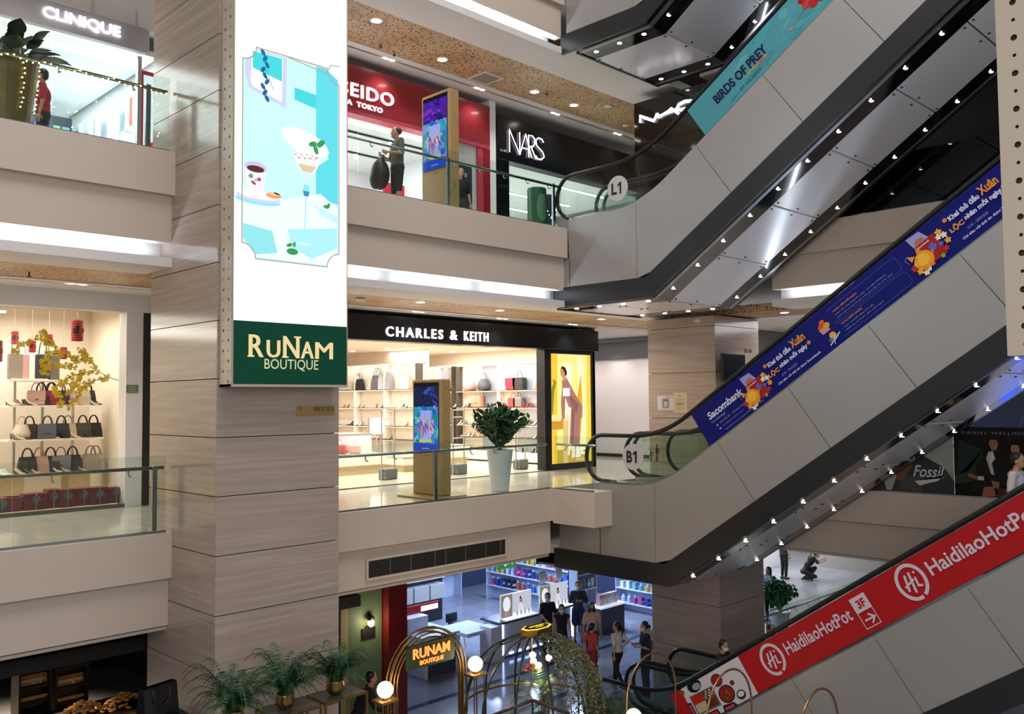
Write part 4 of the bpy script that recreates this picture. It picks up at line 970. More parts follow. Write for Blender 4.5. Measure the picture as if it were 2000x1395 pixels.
# black make-up shop
t = thing('shop_sign', 'black fascia on L1 with thin overlapping white capital letters', 'sign', (17, YL, Z0+2.38))
G().box((15.2-17, -.06, 0), (21.5-17, .25, 1.12), .01).build('sign_board', M('black_gloss', '#0e1218', .18, spec=.6), t)
def stroke(pts, r=.016): 
    g = G(); g.smooth = True; g.tube([(x-17, -.1, z) for x, z in pts], r, 6); g.build('letter', LETTERW, t)
b0, hh = .22, .58
stroke([(15.58, b0), (15.58, b0+hh), (15.95, b0), (15.95, b0+hh)]); stroke([(15.95, b0), (16.17, b0+hh), (16.38, b0)]); stroke([(16.03, b0+.2), (16.3, b0+.2)], .012)
stroke([(16.28, b0), (16.28, b0+hh), (16.42, b0+hh), (16.5, b0+hh*.9), (16.5, b0+hh*.65), (16.42, b0+hh*.5), (16.28, b0+hh*.5)]); stroke([(16.36, b0+hh*.5), (16.55, b0)])
stroke([(16.84, b0+hh*.85), (16.78, b0+hh*.97), (16.65, b0+hh), (16.55, b0+hh*.85), (16.58, b0+hh*.62), (16.8, b0+hh*.4), (16.86, b0+hh*.2), (16.75, b0+.02), (16.6, b0+.02), (16.54, b0+hh*.15)])
letters('L1-04', (15.3-17, -.065, .2), (1, 0, 0), (0, 0, 1), .2, .06, .004, LETTERP, t, 'letter')
sbox('wall_20', (15.2, YL-.04, Z0), (15.62, YL+.25, Z0+2.38), M('black_gloss', '#0e1218', .18))
sbox('ceiling', (15.35, YL+.25, Z0+2.5), (22, 22, Z0+2.6), COOLW)
area((18.5, 18.6, Z0+2.45), (0, 0, 0), 5, 4, 330, (.9, .95, 1))
G().box((15.64, YL, Z0+.02), (21.5, YL+.02, Z0+2.37)).build('window_4', SHOPGLASS)['kind'] = 'structure'
for k in range(3):
    t = thing('light_tube', 'long white light strip under the ceiling of the black-fronted L1 shop, %s row' % ['front', 'middle', 'rear'][k], 'light strip', (18.6, 17+1.5*k, Z0+2.47)); G().box((-2.4, -.05, 0), (2.4, .05, .03)).build('diffuser', LEDC, t); G().box((-2.43, -.06, .01), (2.43, .06, .032)).build('tray', WHITE, t)
t = thing('shelf_wall', 'long white wall shelf inside the black-fronted L1 shop', 'shelving', (18.6, 21.5, Z0+.01)); 
for z in (.7, 1.1, 1.5): G().box((-2.6, -.2, z), (2.6, .2, z+.03)).build('shelf', COOLW if z != 1.1 else MATBLACK, t)
for x in (-2.6, 0, 2.56): G().box((x, -.2, 0), (x+.04, .2, 2.1)).build('upright', COOLW, t)
# decorated drums in front of it
for (px, w, h, m, lab) in ((1046, .42, .95, M('green_drum', '#1f5a3c', .4), 'tall dark green drum with a pale round picture beside the balustrade post on L1'), (1068, .34, .85, M('navy_drum', '#1d2340', .45), 'dark blue drum dotted with small fairy lights, right of the green one')):
    p = at(px, 430, 1, 13.2); t = thing('display_drum', lab, 'drum', (p.x+.05, 13.2, Z0)); g = G(); g.smooth = False
    g.lathe((0, 0, 0), [(w/2*.96, 0), (w/2, .03), (w/2, h-.03), (w/2*.94, h)], 24); g.build('drum', m, t)
    if w > .4:
        P = []; n = 9
        g = G(); 
        for i in range(n): a = -1.8-.62+1.24*i/(n-1); hh_ = .3*math.sqrt(max(0, 1-((i-(n-1)/2)/((n-1)/2))**2))+.001; P += [(w/2*1.012*math.cos(a), w/2*1.012*math.sin(a), .5-hh_), (w/2*1.012*math.cos(a), w/2*1.012*math.sin(a), .5+hh_)]
        g.add(P, [[2*i, 2*i+2, 2*i+3, 2*i+1] for i in range(n-1)]); g.build('round_picture', M('pale_green_print', '#5d8a6c', .5), t)
    else:
        g = G(); 
        for i in range(60): a = random.uniform(-PI, PI); z = random.uniform(.05, h-.05); c = Vector((w/2*1.02*math.cos(a), w/2*1.02*math.sin(a), z)); g.box(c-Vector((.007,)*3), c+Vector((.007,)*3))
        g.build('fairy_lights', LEDC, t)['kind'] = 'stuff'
# black corner shop (clads the pillar and the gallery end)
t = thing('corner_shopfront', 'glossy black corner shopfront with a jagged white lit logo on L1', 'shopfront', (XW, 13.15, Z0))
GB = M('black_glass_cladding', '#141214', .07, spec=.7)
for (z0, z1) in ((0, 2.55), (2.56, 3.62)):
    for (y0, y1) in ((-3.75, -1.9), (-1.89, 0)): G().box((0, y0, z0), (.1, y1, z1)).build('cladding_panel', GB, t)
G().box((.1, -3.7, 0), (3.4, -.02, 3.6)).build('core', MATBLACK, t)
def mac(pts, r=.04):
    g = G(); g.smooth = True; P = [at(x, y, 0, XW-.05) for x, y in pts]; g.tube([p-t.location for p in P], r, 8); g.build('letter', LETTERW, t)
mac([(1251, 239), (1250, 227), (1277, 236), (1284, 222)]); mac([(1284, 222), (1286, 229), (1305, 218), (1311, 212), (1318, 216), (1325, 222)], .035); mac([(1289, 226), (1318, 216)], .03); mac([(1350, 197), (1338, 198), (1326, 204), (1322, 211), (1330, 215), (1338, 212)], .04)
# black glass balustrade wall of the gallery end on L1
balustrade('smoked glass balustrade over the beige gallery edge, behind the upper escalator', (XW+.1, 9.3), (XW+.1, -2), FL, 5, [2, 6], glass=DARKGLASS)
sbox('wall_21', (20.2, -2, FL), (20.4, 9.3, FL+3.8), M('very_dark_wall', '#0e0e10', .3)); sbox('wall_22', (XW+.3, 9.22, FL), (20.4, 9.38, FL+3.8), M('very_dark_wall', '#0e0e10', .3))
# ---------------------------------------------------------------- white cosmetics shop at upper left
t = thing('shop_sign', 'rounded grey sign panel with glowing white letters at upper left', 'sign', (4.5, 15.75, Z0+2.62))
zb, zt = Z0+2.62, Z0+3.06
n = 6; R_ = .08; P = [(-4.5, 0), (6.46-4.5-R_, 0)]+[(6.46-4.5-R_+R_*math.sin(PI/2*i/n), R_-R_*math.cos(PI/2*i/n)) for i in range(1, n+1)]+[(6.46-4.5-R_+R_*math.cos(PI/2*i/n), .44-R_+R_*math.sin(PI/2*i/n)) for i in range(n+1)]+[(-4.5, .44)]
G().prism(P, 1, -.08, .04).build('sign_board', M('sign_grey', '#a9a8ae', .4), t)
letters('CLINIQUE', (4.68-4.5, -.09, .11), (1, 0, 0), (0, 0, 1), 5.94-4.68, .22, .03, LETTERW, t, 'letter', bold=.015)
for x in (1.0, 1.75): G().tube([(x, 0, .44), (x, 0, .75)], .012, 6).build('hanger', LIFT, t)
sbox('wall_23', (6.35, YL+.1, Z0), (6.42, YL+.2, Z0+2.62), LIFT); sbox('wall_24', (6.85, YL, Z0), (6.95, 21, Z0+3.8), COOLW)
sbox('ceiling', (-6, YL+.3, Z0+2.75), (6.8, 21, Z0+2.85), M('lit_ceiling', '#f3f6f8', .5))
area((3.5, 18.3, Z0+2.7), (0, 0, 0), 6, 4, 300, (.93, .97, 1))
G().box((-3, YL+.12, Z0+.02), (4.9, YL+.14, Z0+2.62)).build('window_5', SHOPGLASS)['kind'] = 'structure'; G().box((4.93, YL+.12, Z0+.02), (6.34, YL+.14, Z0+2.62)).build('window_6', SHOPGLASS)['kind'] = 'structure'
sbox('wall_38', (-6, YL+.05, Z0+3.1), (6.9, YL+.3, Z0+3.83), WHITE)
# shelving of that shop on its right wall
t = thing('cosmetics_shelving', 'white cosmetics shelving with glass cases and framed posters in the upper left shop', 'shelving', (6.7, 18, Z0+.01)); 
for (y0, y1) in ((-1.5, -.1), (.0, 1.3), (1.4, 2.6)):
    G().box((-.45, y0, 0), (0, y1, .8), .01).build('cabinet', COOLW, t); G().box((-.44, y0+.04, .82), (-.02, y1-.04, 1.2)).build('glass_case', M('pale_green_glass', '#bfe0d6', .1), t)
    G().box((-.46, y0, 1.22), (0, y1, 1.27)).build('shelf', LEDC, t)
    for k in range(4): G().box((-.3, y0+.1+k*.3, 1.27), (-.15, y0+.25+k*.3, 1.42+.05*(k % 2))).build('product', cm(['#e8efe8', '#b7cfc6', '#d86a4a', '#dfe6ee'][k]), t)
for i, (y0, col) in enumerate(((-1.3, '#e2552f'), (-.4, '#cfd6da'), (.6, '#9fb2a8'), (1.6, '#2f6fc4'))):
    p = P2((-.03, y0+.6, 1.55), UY, UZ, .6, .75, '#dfe5ea', .02); p.rect(.22, .1, .14, .55, col).rect(.05, .05, .5, .03, '#b9c2c9').rect(.4, .15, .06, .3, '#aab4bb'); p.build('framed_poster', PRINT, t)
t = thing('shelf_rack', 'narrow blue and green product rack at the back of the upper left shop', 'shelving', (at(97, 190, 1, 19.8).x, 19.8, Z0+.01))
G().box((-.35, 0, 0), (.45, .3, 2.4)).build('cabinet', M('rack_dark', '#2b3440', .4), t)
for r_ in range(5):
    for c_ in range(4): G().box((-.3+c_*.18, -.06, .4+r_*.38), (-.16+c_*.18, 0, .66+r_*.38)).build('product_box', cm(['#3b6fc4', '#6aa0b8', '#7fae8a', '#24406f'][(r_+c_*3) % 4]), t)
t = thing('lit_stand', 'white light panel in a bright pink frame at the right of the upper left shop', 'display', (6.55, YL+.5, Z0+.01)); 
xq = at(273, 230, 1, YL+.35).x; t.location = (xq, YL+.35, Z0+.01)
for (a, b) in (((0, 0), (.05, 2.45)), ((.38, 0), (.43, 2.45)), ((.05, 2.38), (.38, 2.45)), ((.05, 0), (.38, .05))): G().box((a[0], -.03, a[1]), (b[0], .03, b[1])).build('frame', M('hot_pink', '#d02a55', .4), t)
p = P2((.05, -.01, .05), UX, UZ, .33, 2.33, '#e8f2ff', .02); p.ell(.28, 1.15, .09, .09, '#d8244a').ell(.2, 1.05, .06, .06, '#d8244a').rect(.12, .72, .2, .25, '#c81f40').rect(.05, .8, .08, .12, '#c9a878'); p.build('panel_print', PRINTLIT, t)
# ================================================================ TALL CAFE SIGN on the first pillar
SX0, SX1 = at(453, 690, 1, PY0-.36).x, at(678, 690, 1, PY0-.36).x; SYF = PY0-.36; SZ0 = at(566, 756, 1, SYF).z; SZ1 = 9.5
def perf_box(label, x0, x1, y0, y1, z0, z1, face, name='tall_sign'):
    pass
t = thing('tall_sign', 'very tall backlit cafe sign with a dessert photo and green foot, on the stone pillar', 'sign', (SX0, PY0, SZ0))
sx = SX1-SX0; PERF = M('perforated_metal', '#c2b6a6', .45, .2)
G().box((.03, -.33, .02), (sx-.02, -.01, SZ1-SZ0)).build('core', M('core_grey', '#3a3836', .5, .3), t)
# perforated side sheet: real holes (dark studs behind an opened sheet)
def perf_sheet(par, org, u, v, w, h, pitch, r1, r2, name='perforated_side', cols=(.3, .7)):
    """sheet with punched holes; u right, v up seen from outside"""
    org = Vector(org); u = Vector(u); v = Vector(v); n = u.cross(v); g = G(); nrow = int(h/pitch)
    edges = [0]+[w*c for c in cols]+[w]; cw = w/len(cols)
    for j in range(nrow+1):
        z0, z1 = j*pitch, min((j+1)*pitch, h)
        if z1-z0 < .01: continue
        for i, c in enumerate(cols):
            a, b = cw*i, cw*(i+1); r = r1 if (i+j) % 2 else r2; cx, cz = w*c, (z0+z1)/2
            if z1-z0 < pitch*.9: g.add([org+u*a+v*z0, org+u*b+v*z0, org+u*b+v*z1, org+u*a+v*z1], [[0, 1, 2, 3]]); continue
            k = 12; ring = [org+u*(cx+r*math.cos(2*PI*q/k))+v*(cz+r*math.sin(2*PI*q/k)) for q in range(k)]
            ring2 = [p-n*.012 for p in ring]; out = []
            for q in range(k):
                ca, sa = math.cos(2*PI*q/k), math.sin(2*PI*q/k)
                tx = ((b-cx) if ca > 0 else (cx-a))/max(abs(ca), 1e-6); tz = (z1-cz)/max(abs(sa), 1e-6); m_ = min(tx, tz); out.append(org+u*(cx+ca*m_)+v*(cz+sa*m_))
            P = ring+out+ring2+[org+u*a+v*z0, org+u*b+v*z0, org+u*b+v*z1, org+u*a+v*z1]
            F = [[q, k+q, k+(q+1) % k, (q+1) % k] for q in range(k)]+[[2*k+q, q, (q+1) % k, 2*k+(q+1) % k] for q in range(k)]
            # corners
            def near(pt): return min(range(k), key=lambda q: (out[q]-pt).length)
            for ci in range(4):
                cp = P[3*k+ci]; qs = sorted(range(k), key=lambda q: (out[q]-cp).length)[:2]; F.append([k+qs[0], k+qs[1], 3*k+ci])
            g.add(P, F)
    return g.build(name, PERF, par)
perf_sheet(t, (0, -.01, 0), UY, UZ, .35, SZ1-SZ0, .136, .022, .012)
G().box((-.006, -.358, 0), (.012, -.345, SZ1-SZ0)).build('side_edge', PERF, t)
for (a, b) in (((0, -.36, 0), (sx, -.02, .035)), ((sx-.012, -.372, 0), (sx, -.02, SZ1-SZ0)), ((0, -.372, 0), (.012, -.35, SZ1-SZ0))): G().box(a, b).build('frame', PERF, t)
def zp(py): return at(566, py, 1, SYF).z-SZ0
def L(px, py): q = at(px, py, 1, SYF-.01); return (q.x-SX0-.012, q.z-SZ0-.036)
gh = zp(632)-.036; W_ = sx-.024; H_ = SZ1-SZ0-.036
q = P2((.012, -.362, .036), UX, UZ, W_, gh, '#0b3a2a', .03)
a, b = L(486, 694), L(651, 697); ww = b[0]-a[0]
for (ch, f0, f1, hh) in (('R', 0, .17, .3), ('U', .2, .36, .235), ('N', .39, .585, .3), ('A', .6, .76, .235), ('M', .775, 1, .235)): [q.text(ch, a[0]+ww*f0+o_, a[1]-.02, ww*(f1-f0)-.02, hh, '#e6cf98') for o_ in (0, .01, .02)]
for (f0, f1, hh) in ((0, .06, .0), (.39, .45, .0), (.53, .6, .28)): q.rect(a[0]+ww*f0-.015, a[1]-.02+hh, ww*(f1-f0)+.02, .022, '#e6cf98'); 
a, b = L(517, 724), L(622, 726); q.text('BOUTIQUE', a[0], a[1], b[0]-a[0], .16, '#cfcf9f', bold=.0)
q.build('green_foot', mat_print('sign_graphic', .95), t)
q = P2((.012, -.362, .036+gh), UX, UZ, W_, H_-gh, '#ffffff', .03)
def S(px, py): x, y = L(px, py); return (x, y-gh)
x0, y0 = S(473, 497); x1, y1 = S(664, 150)
x1 = W_-x0*1.0 if False else S(662, 300)[0]; yt = S(500, 92)[1]; yb = S(495, 505)[1]; xl = S(473, 300)[0]; R_ = .2
def frame_poly(inset, n=6):
    P = []
    for (cx, cy, a0) in ((xl, yb, 90), (x1, yb, 180), (x1, yt, 270), (xl, yt, 0)):
        for i in range(n+1):
            a = math.radians(a0-90*i/n); r = R_+inset
            P.append((cx+r*math.cos(a), cy+r*math.sin(a)))
    P2_ = []
    for (x, y) in P: P2_.append((min(max(x, xl+inset), x1-inset), min(max(y, yb+inset), yt-inset)))
    return P2_
fp = frame_poly(0); q.poly(fp, '#c3eef0')
ym = lambda f: yb+(yt-yb)*f
def clipr(x, y, w, h, c): q.rect(max(x, xl+.01), y, min(x+w, x1-.01)-max(x, xl+.01), h, c)
wq = x1-xl; TQ, TQ2 = '#45cfd6', '#a6eef0'
q.poly([(xl+wq*.75, ym(.34)), (x1-.01, ym(.32)), (x1-.01, ym(.955)), (x1-R_-.02, yt-.01), (xl+wq*.75, yt-.01)], '#5fd3df')
q.poly([(xl+wq*.52, ym(.78)), (xl+wq*.75, ym(.76)), (xl+wq*.75, yt-.02), (xl+wq*.52, yt-.02)], '#c2f5f5').poly([(xl+wq*.52, ym(.8)), (xl+wq*.75, ym(.78)), (xl+wq*.75, ym(.85)), (xl+wq*.52, ym(.86))], TQ)
q.poly([(xl+.02, ym(.02)+R_*.7), (xl+R_+.05, yb+.03), (x1-R_, yb+.03), (x1-.02, yb+R_+.05), (x1-.02, ym(.3)), (xl+wq*.8, ym(.36)), (xl+wq*.4, ym(.3)), (xl+.02, ym(.34))], '#e4fafa')
q.poly([(xl+.02, ym(.16)), (xl+wq*.3, ym(.14)), (xl+wq*.35, ym(.04)), (xl+R_, ym(.02)), (xl+.02, ym(.09))], '#8fdde2').poly([(xl+wq*.45, ym(.16)), (x1-.02, ym(.2)), (x1-.02, ym(.1)), (xl+wq*.7, ym(.03)), (xl+wq*.5, ym(.08))], '#a8e6ea').poly([(xl+wq*.72, ym(.3)), (x1-.02, ym(.26)), (x1-.02, ym(.22)), (xl+wq*.8, ym(.26))], '#bdf2f2')
# picture frame and blue sprig
q.poly([(xl+.04, ym(.86)), (xl+.04, yt-R_-.02), (xl+R_+.04, yt-.02), (xl+wq*.44, yt-.02), (xl+wq*.43, ym(.745)), (xl+.1, ym(.8))], '#c7c9f2').poly([(xl+.12, ym(.83)), (xl+.14, yt-.05), (xl+wq*.4, yt-.04), (xl+wq*.39, ym(.77)), (xl+.16, ym(.81))], '#f4f7ff').poly([(xl+.15, ym(.9)), (xl+.15, yt-.06), (xl+wq*.39, yt-.05), (xl+wq*.39, ym(.87))], TQ)
for k in range(9): q.ell(xl+wq*.2+.03*(k % 3), ym(.985)-.06*k*1.3, .028, .05, '#1f5f94', rot=35*(-1)**k)
q.line([(xl+wq*.2, ym(.98)), (xl+wq*.24, ym(.9)), (xl+wq*.3, ym(.82))], .008, '#2f7f9f')
# cup, saucer, cookie
q.ell(xl+.24, ym(.275), .34, .06, '#8edfe6').ell(xl+.25, ym(.292), .33, .065, '#d9c9ee').ell(xl+.25, ym(.3), .3, .052, '#f6f2ff')
q.poly([(xl+.04, ym(.43)), (xl+.36, ym(.42)), (xl+.32, ym(.33)), (xl+.26, ym(.31)), (xl+.14, ym(.315)), (xl+.06, ym(.35))], '#eae6ff').ell(xl+.2, ym(.43), .165, .075, '#c9bbe8').ell(xl+.2, ym(.422), .13, .045, '#5a2f22').ell(xl+.13, ym(.385), .035, .03, '#7c8f8c').ell(xl+.25, ym(.375), .03, .025, '#9c4560').ell(xl+.17, ym(.355), .04, .02, '#8a5a50', rot=-30).ell(xl+.21, ym(.37), .03, .018, '#b9a8d8')
q.ell(xl+.47, ym(.31), .12, .035, '#e9935c').ell(xl+.47, ym(.318), .1, .022, '#f5bd8d').ell(xl+.52, ym(.322), .05, .012, '#3b2a33', rot=-10)
# dessert glass
cx = xl+wq*.62
q.poly([(cx-.36, ym(.755)-.42), (cx+.42, ym(.65)-.3), (cx+.24, ym(.5)), (cx+.08, ym(.4)), (cx-.02, ym(.4)), (cx-.1, ym(.5))], '#c8f1f2').ell(cx+.02, ym(.6), .4, .17, '#dcf8f8', rot=-14).ell(cx+.02, ym(.6), .36, .14, '#f6ffff', rot=-14)
q.poly([(cx-.18, ym(.54)), (cx+.3, ym(.53)), (cx+.16, ym(.46)), (cx-.02, ym(.45)), (cx-.1, ym(.48))], '#f2ece4').poly([(cx-.1, ym(.49)), (cx+.2, ym(.49)), (cx+.12, ym(.455)), (cx-.02, ym(.455))], '#d8c2a2').ell(cx+.04, ym(.57), .2, .1, '#ffffff')
for k in range(14): q.ell(cx-.14+.03*k, ym(.53)+.03*math.sin(k*2.3), .018, .012, ['#c9a4ae', '#e2d3cf', '#b78d95'][k % 3])
q.poly([(cx-.02, ym(.36)), (cx+.09, ym(.36)), (cx+.07, ym(.335)), (cx+.0, ym(.335))], '#3f87c4').poly([(cx, ym(.39)), (cx+.08, ym(.39)), (cx+.09, ym(.36)), (cx-.02, ym(.36))], '#8adfe4').line([(cx+.03, ym(.335)), (cx+.02, ym(.22)), (cx+.0, ym(.12))], .02, '#9fe6ea').ell(cx+.0, ym(.1), .12, .02, '#c9f2f2')
GRN = '#2f8f4e'
for (mx, my, r, rot) in ((cx+.14, ym(.6), .07, 20), (cx+.27, ym(.61), .08, 40), (cx+.19, ym(.575), .07, -70), (xl+wq*.88, ym(.305), .05, 60), (xl+wq*.86, ym(.3), .05, 0), (xl+wq*.5, ym(.055), .09, 0), (xl+wq*.47, ym(.085), .05, 20), (xl+wq*.52, ym(.09), .04, 80)): q.ell(mx, my, r, r*.5, GRN, rot=rot).line([(mx-r*.7*math.cos(math.radians(rot)), my-r*.7*math.sin(math.radians(rot))), (mx+r*.7*math.cos(math.radians(rot)), my+r*.7*math.sin(math.radians(rot)))], .006, '#5fb56f')
q.line(fp, .016, '#a89a84', True)
# faint line drawings above and below
rl = random.Random(3)
for (cx_, cy_, n, s) in ((W_*.72, ym(-.2), 16, .34), (W_*.35, ym(1.16), 14, .3), (W_*.9, ym(-.08), 9, .3)):
    for k in range(n):
        a = rl.uniform(.2, 2.4); r = rl.uniform(.4, 1)*s; x, y = cx_+rl.uniform(-.12, .12), cy_+rl.uniform(-.2, .1)
        P = [(x+r*t_*math.cos(a+.5*t_), y+r*t_*math.sin(a+.5*t_)) for t_ in (0, .3, .6, 1)]; P = [(min(max(u_, .01), W_-.01), min(max(v_, .01), H_-gh)) for u_, v_ in P]; q.line(P, .004, '#dfdcd6')
# lower edge of the next picture above
xa, ya2 = S(560, 0); q.line([(W_*.45, S(0, 5)[1]+.35), (W_*.8, S(0, 5)[1]+.28), (W_*.84, S(0, 5)[1]+.42), (W_*.93, S(0, 5)[1]+.44)], .014, '#a89a84')
q.build('backlit_picture', PRINTLIT, t)
area(((SX0+SX1)/2, SYF-.03, 6.2), (math.radians(-90), 0, 0), 1.6, 5.5, 55, (.86, .95, 1))
# plate with number on the pillar
p = at(580, 812, 1, PY0-.02); r = at(655, 793, 1, PY0-.02)
t = thing('brass_plate', 'small brass plate with a phone number on the pillar, under the cafe sign', 'plate', (0, 0, 0)); q = P2((p.x, PY0-.012, p.z), UX, UZ, r.x-p.x, r.z-p.z, '#9c824a', .012)
q.rect(0, 0, (r.x-p.x)*.42, r.z-p.z, '#a58a52').ell(.06, .1, .03, .04, '#a86a38').text('0986 27 28 28', (r.x-p.x)*.43, .06, (r.x-p.x)*.53, .06, '#4a3a22', bold=.01); q.build('plate_face', PRINT, t)
# ================================================================ near perforated sign box at the right edge
nx = CAM+(at(1957, 400, 1, 1.82)-CAM); t = thing('perforated_sign_box', 'beige perforated metal sign box cut by the right edge', 'sign', (nx.x, 1.82, at(1962, 694, 1, 1.80).z)); z0 = t.location.z
perf_sheet(t, (0, 0, .012), UY, UZ, .35, 4.2, .118, .021, .012, 'perforated_face')
G().box((0, -.36, 0), (.9, 0, .012)).build('bottom_edge', PERF, t); G().box((.03, -.33, .013), (.88, -.01, 4.2)).build('core', M('core_grey', '#3a3836', .5, .3), t)
G().box((0, -.37, 0), (.9, -.36, 4.2)).build('front_panel', M('front_white', '#e9e6e2', .4), t)
# ================================================================ BANNERS on the escalators
SA = math.atan(SL); SU = Vector((0, -math.cos(SA), math.sin(SA))); SV = Vector((0, math.sin(SA), math.cos(SA)))
class Ban(P2):
    """strip lying on the balustrade glass, drawn in (a, b): a along the slope, b square to it"""
    def pt(s, x, y, d): return s.o+SU*x+SV*y+s.n*d
def banner(E, Y0, Y1, label, base, mat):
    F, Yi, Ys, rise = E; zd = lambda y: F+.18+SL*(Yi-y)
    t = thing('banner', label, 'banner', (0, 0, 0)); o = Vector((XE-.0, Y0, zd(Y0)+.02)); ln = (Y0-Y1)/math.cos(SA)
    q = Ban((XE+.045, Y0, zd(Y0)+.02), SU, SV, ln, .69, base, .008); return t, q, ln
# --- teal film banner
t, q, ln = banner(EA, 9.08, 3.8, 'teal film banner with a red flower-shaped parasol on the upper escalator', '#4a8d99', PRINT); b = q
rl = random.Random(5)
for k in range(26): b.ell(rl.uniform(.5, 3.6), rl.uniform(.05, .6), rl.uniform(.1, .35), rl.uniform(.03, .1), rl.choice(['#4b8f99', '#438590', '#579aa2', '#4a939c']), rot=rl.uniform(-30, 30))
b.text('BIRDS OF PREY', .52, .27, 1.28, .2, '#1a2340', bold=.04).text('07.02.2020', 1.0, .1, .52, .055, '#243a4a').text('RELEASING IN', .75, .09, .2, .022, '#243a4a')
for k in range(7): b.ell(1.25+.075*k, .23+.01*(k % 3), .05, .018, ['#8f9a52', '#c96a3a', '#d9713f'][k // 3 if k < 7 else 2], rot=20)
# red parasol made of petals (plain generic stand-in, the seated figure is left out)
fx, fy = 2.95, .4
for k in range(9): a = 2*PI*k/9; b.ell(fx+.17*math.cos(a), fy+.12*math.sin(a), .14, .09, ['#a8202c', '#8f1924', '#b82a33'][k % 3], rot=math.degrees(a))
b.ell(fx, fy, .14, .11, '#9c1c28'); 
for k in range(6): a = 2*PI*k/6+.3; b.line([(fx, fy), (fx+.27*math.cos(a), fy+.2*math.sin(a))], .008, '#5c1018')
b.line([(fx-.1, fy-.02), (2.35, .22)], .014, '#8a7860').ell(2.3, .22, .07, .02, '#9a8a78', rot=-20)
b.rect(3.45, .02, 2.6, .64, '#3b4a44') if False else None
for k in range(90): b.ell(rl.uniform(3.6, 5.6), rl.uniform(.04, .6), rl.uniform(.03, .13), rl.uniform(.02, .08), rl.choice(['#2f3a34', '#6b4a3a', '#b08a5c', '#c9b8a0', '#a8482f', '#3f6f6a', '#5c7a4a', '#8a94a0', '#1c2624', '#2a3a5c']), rot=rl.uniform(-60, 60))
q.build('banner_print', PRINT, t)
# --- dark blue bank banner
t, q, ln = banner(EB, 9.12, 3.0, 'long dark blue bank banner with white and orange writing on the middle escalator', '#0c1468', PRINT); b = q
WH, OR = '#c9cbe0', '#d98a35'
b.text('Sacombank', .28, .38, .86, .14, WH, bold=.03, shear=.1).text('The Helvetiger', .28, .29, .36, .05, '#9aa0c4').text('1900 5555 88  -  028 3526 6060', .42, .21, .62, .035, '#8088b4').text('khcn@sacombank.com', .44, .13, .52, .035, '#8088b4').text('facebook.com/sacombank.chinhthuc', .46, .05, .95, .03, '#8088b4')
b.ell(.36, .22, .02, .02, '#9aa0c4').ell(.38, .14, .02, .02, '#9aa0c4')
def piggroup(x, s=1.0):
    b.poly([(x+.18*s, .1*s), (x+.5*s, .1*s), (x+.5*s, .46*s), (x+.2*s, .5*s)], '#9c2226').poly([(x+.16*s, .46*s), (x+.42*s, .46*s), (x+.36*s, .62*s), (x+.14*s, .64*s)], '#8f96c8').ell(x+.28*s, .5*s, .08*s, .04*s, '#b06a50').text('Sacombank', x+.2*s, .405*s, .2*s, .03*s, '#e8d8d8', bold=.02)
    for (fx_, fy_, c, r) in ((.56, .42, '#d9a63a', .05), (.6, .34, '#e8d8c0', .045), (.52, .36, '#e8dcd0', .04), (.6, .24, '#d99a35', .045), (.52, .16, '#b32f2f', .04), (.38, .3, '#5a62b8', .06), (.5, .26, '#5a62b8', .035), (.42, .1, '#7a9a4a', .035), (.04, .12, '#d9a63a', .05), (.1, .05, '#e8dcc8', .045), (.16, .07, '#e8e0d8', .035), (.0, .2, '#b32f2f', .05)):
        for k in range(5): a = 2*PI*k/5; b.ell(x+fx_*s+r*.6*s*math.cos(a), fy_*s+r*.6*s*math.sin(a), r*.55*s, r*.4*s, c, rot=math.degrees(a), n=8)
    b.ell(x+.18*s, .22*s, .15*s, .14*s, '#df962c', rot=10).ell(x+.17*s, .24*s, .1*s, .09*s, '#eab23f').poly([(x+.02*s, .3*s), (x+.0, .42*s), (x+.1*s, .35*s)], '#df8f2c').poly([(x+.14*s, .36*s), (x+.18*s, .46*s), (x+.24*s, .34*s)], '#d9842a').ell(x+.06*s, .24*s, .04*s, .035*s, '#e8a040').ell(x+.1*s, .29*s, .008*s, .01*s, '#5a2f12').line([(x+.32*s, .24*s), (x+.36*s, .27*s), (x+.34*s, .21*s)], .012*s, '#df962c').rect(x+.1*s, .07*s, .05*s, .06*s, '#d9842a').rect(x+.22*s, .07*s, .05*s, .06*s, '#d9842a').line([(x-.02*s, .3*s), (x-.05*s, .38*s), (x+.0, .42*s), (x+.03*s, .36*s)], .006, '#8c95b8')
def slogan(x):
    b.text('Khai th\u1ebb \u0111\u1ea7u', x+.07, .45, .52, .11, WH, bold=.04).text('Xu\u00e2n', x+.62, .45, .3, .15, OR, bold=.03).text('L\u1ed8C', x-.02, .27, .24, .12, OR, bold=.04).text('nh\u00e2n m\u1ed7i ng\u00e0y', x+.25, .29, .62, .12, WH, bold=.04).text('01/01 - 29/02/2020', x+.2, .18, .34, .04, '#8a90bc').text('Chi ti\u00eau v\u1edbi th\u1ebb t\u00edn d\u1ee5ng Sacombank', x+.05, .08, .95, .055, WH, bold=.02)
    for (fx_, fy_) in ((x+.02, .52), (x+.92, .36)):
        for k in range(5): a = 2*PI*k/5; b.ell(fx_+.022*math.cos(a), fy_+.022*math.sin(a), .018, .014, OR, rot=math.degrees(a), n=8)
    
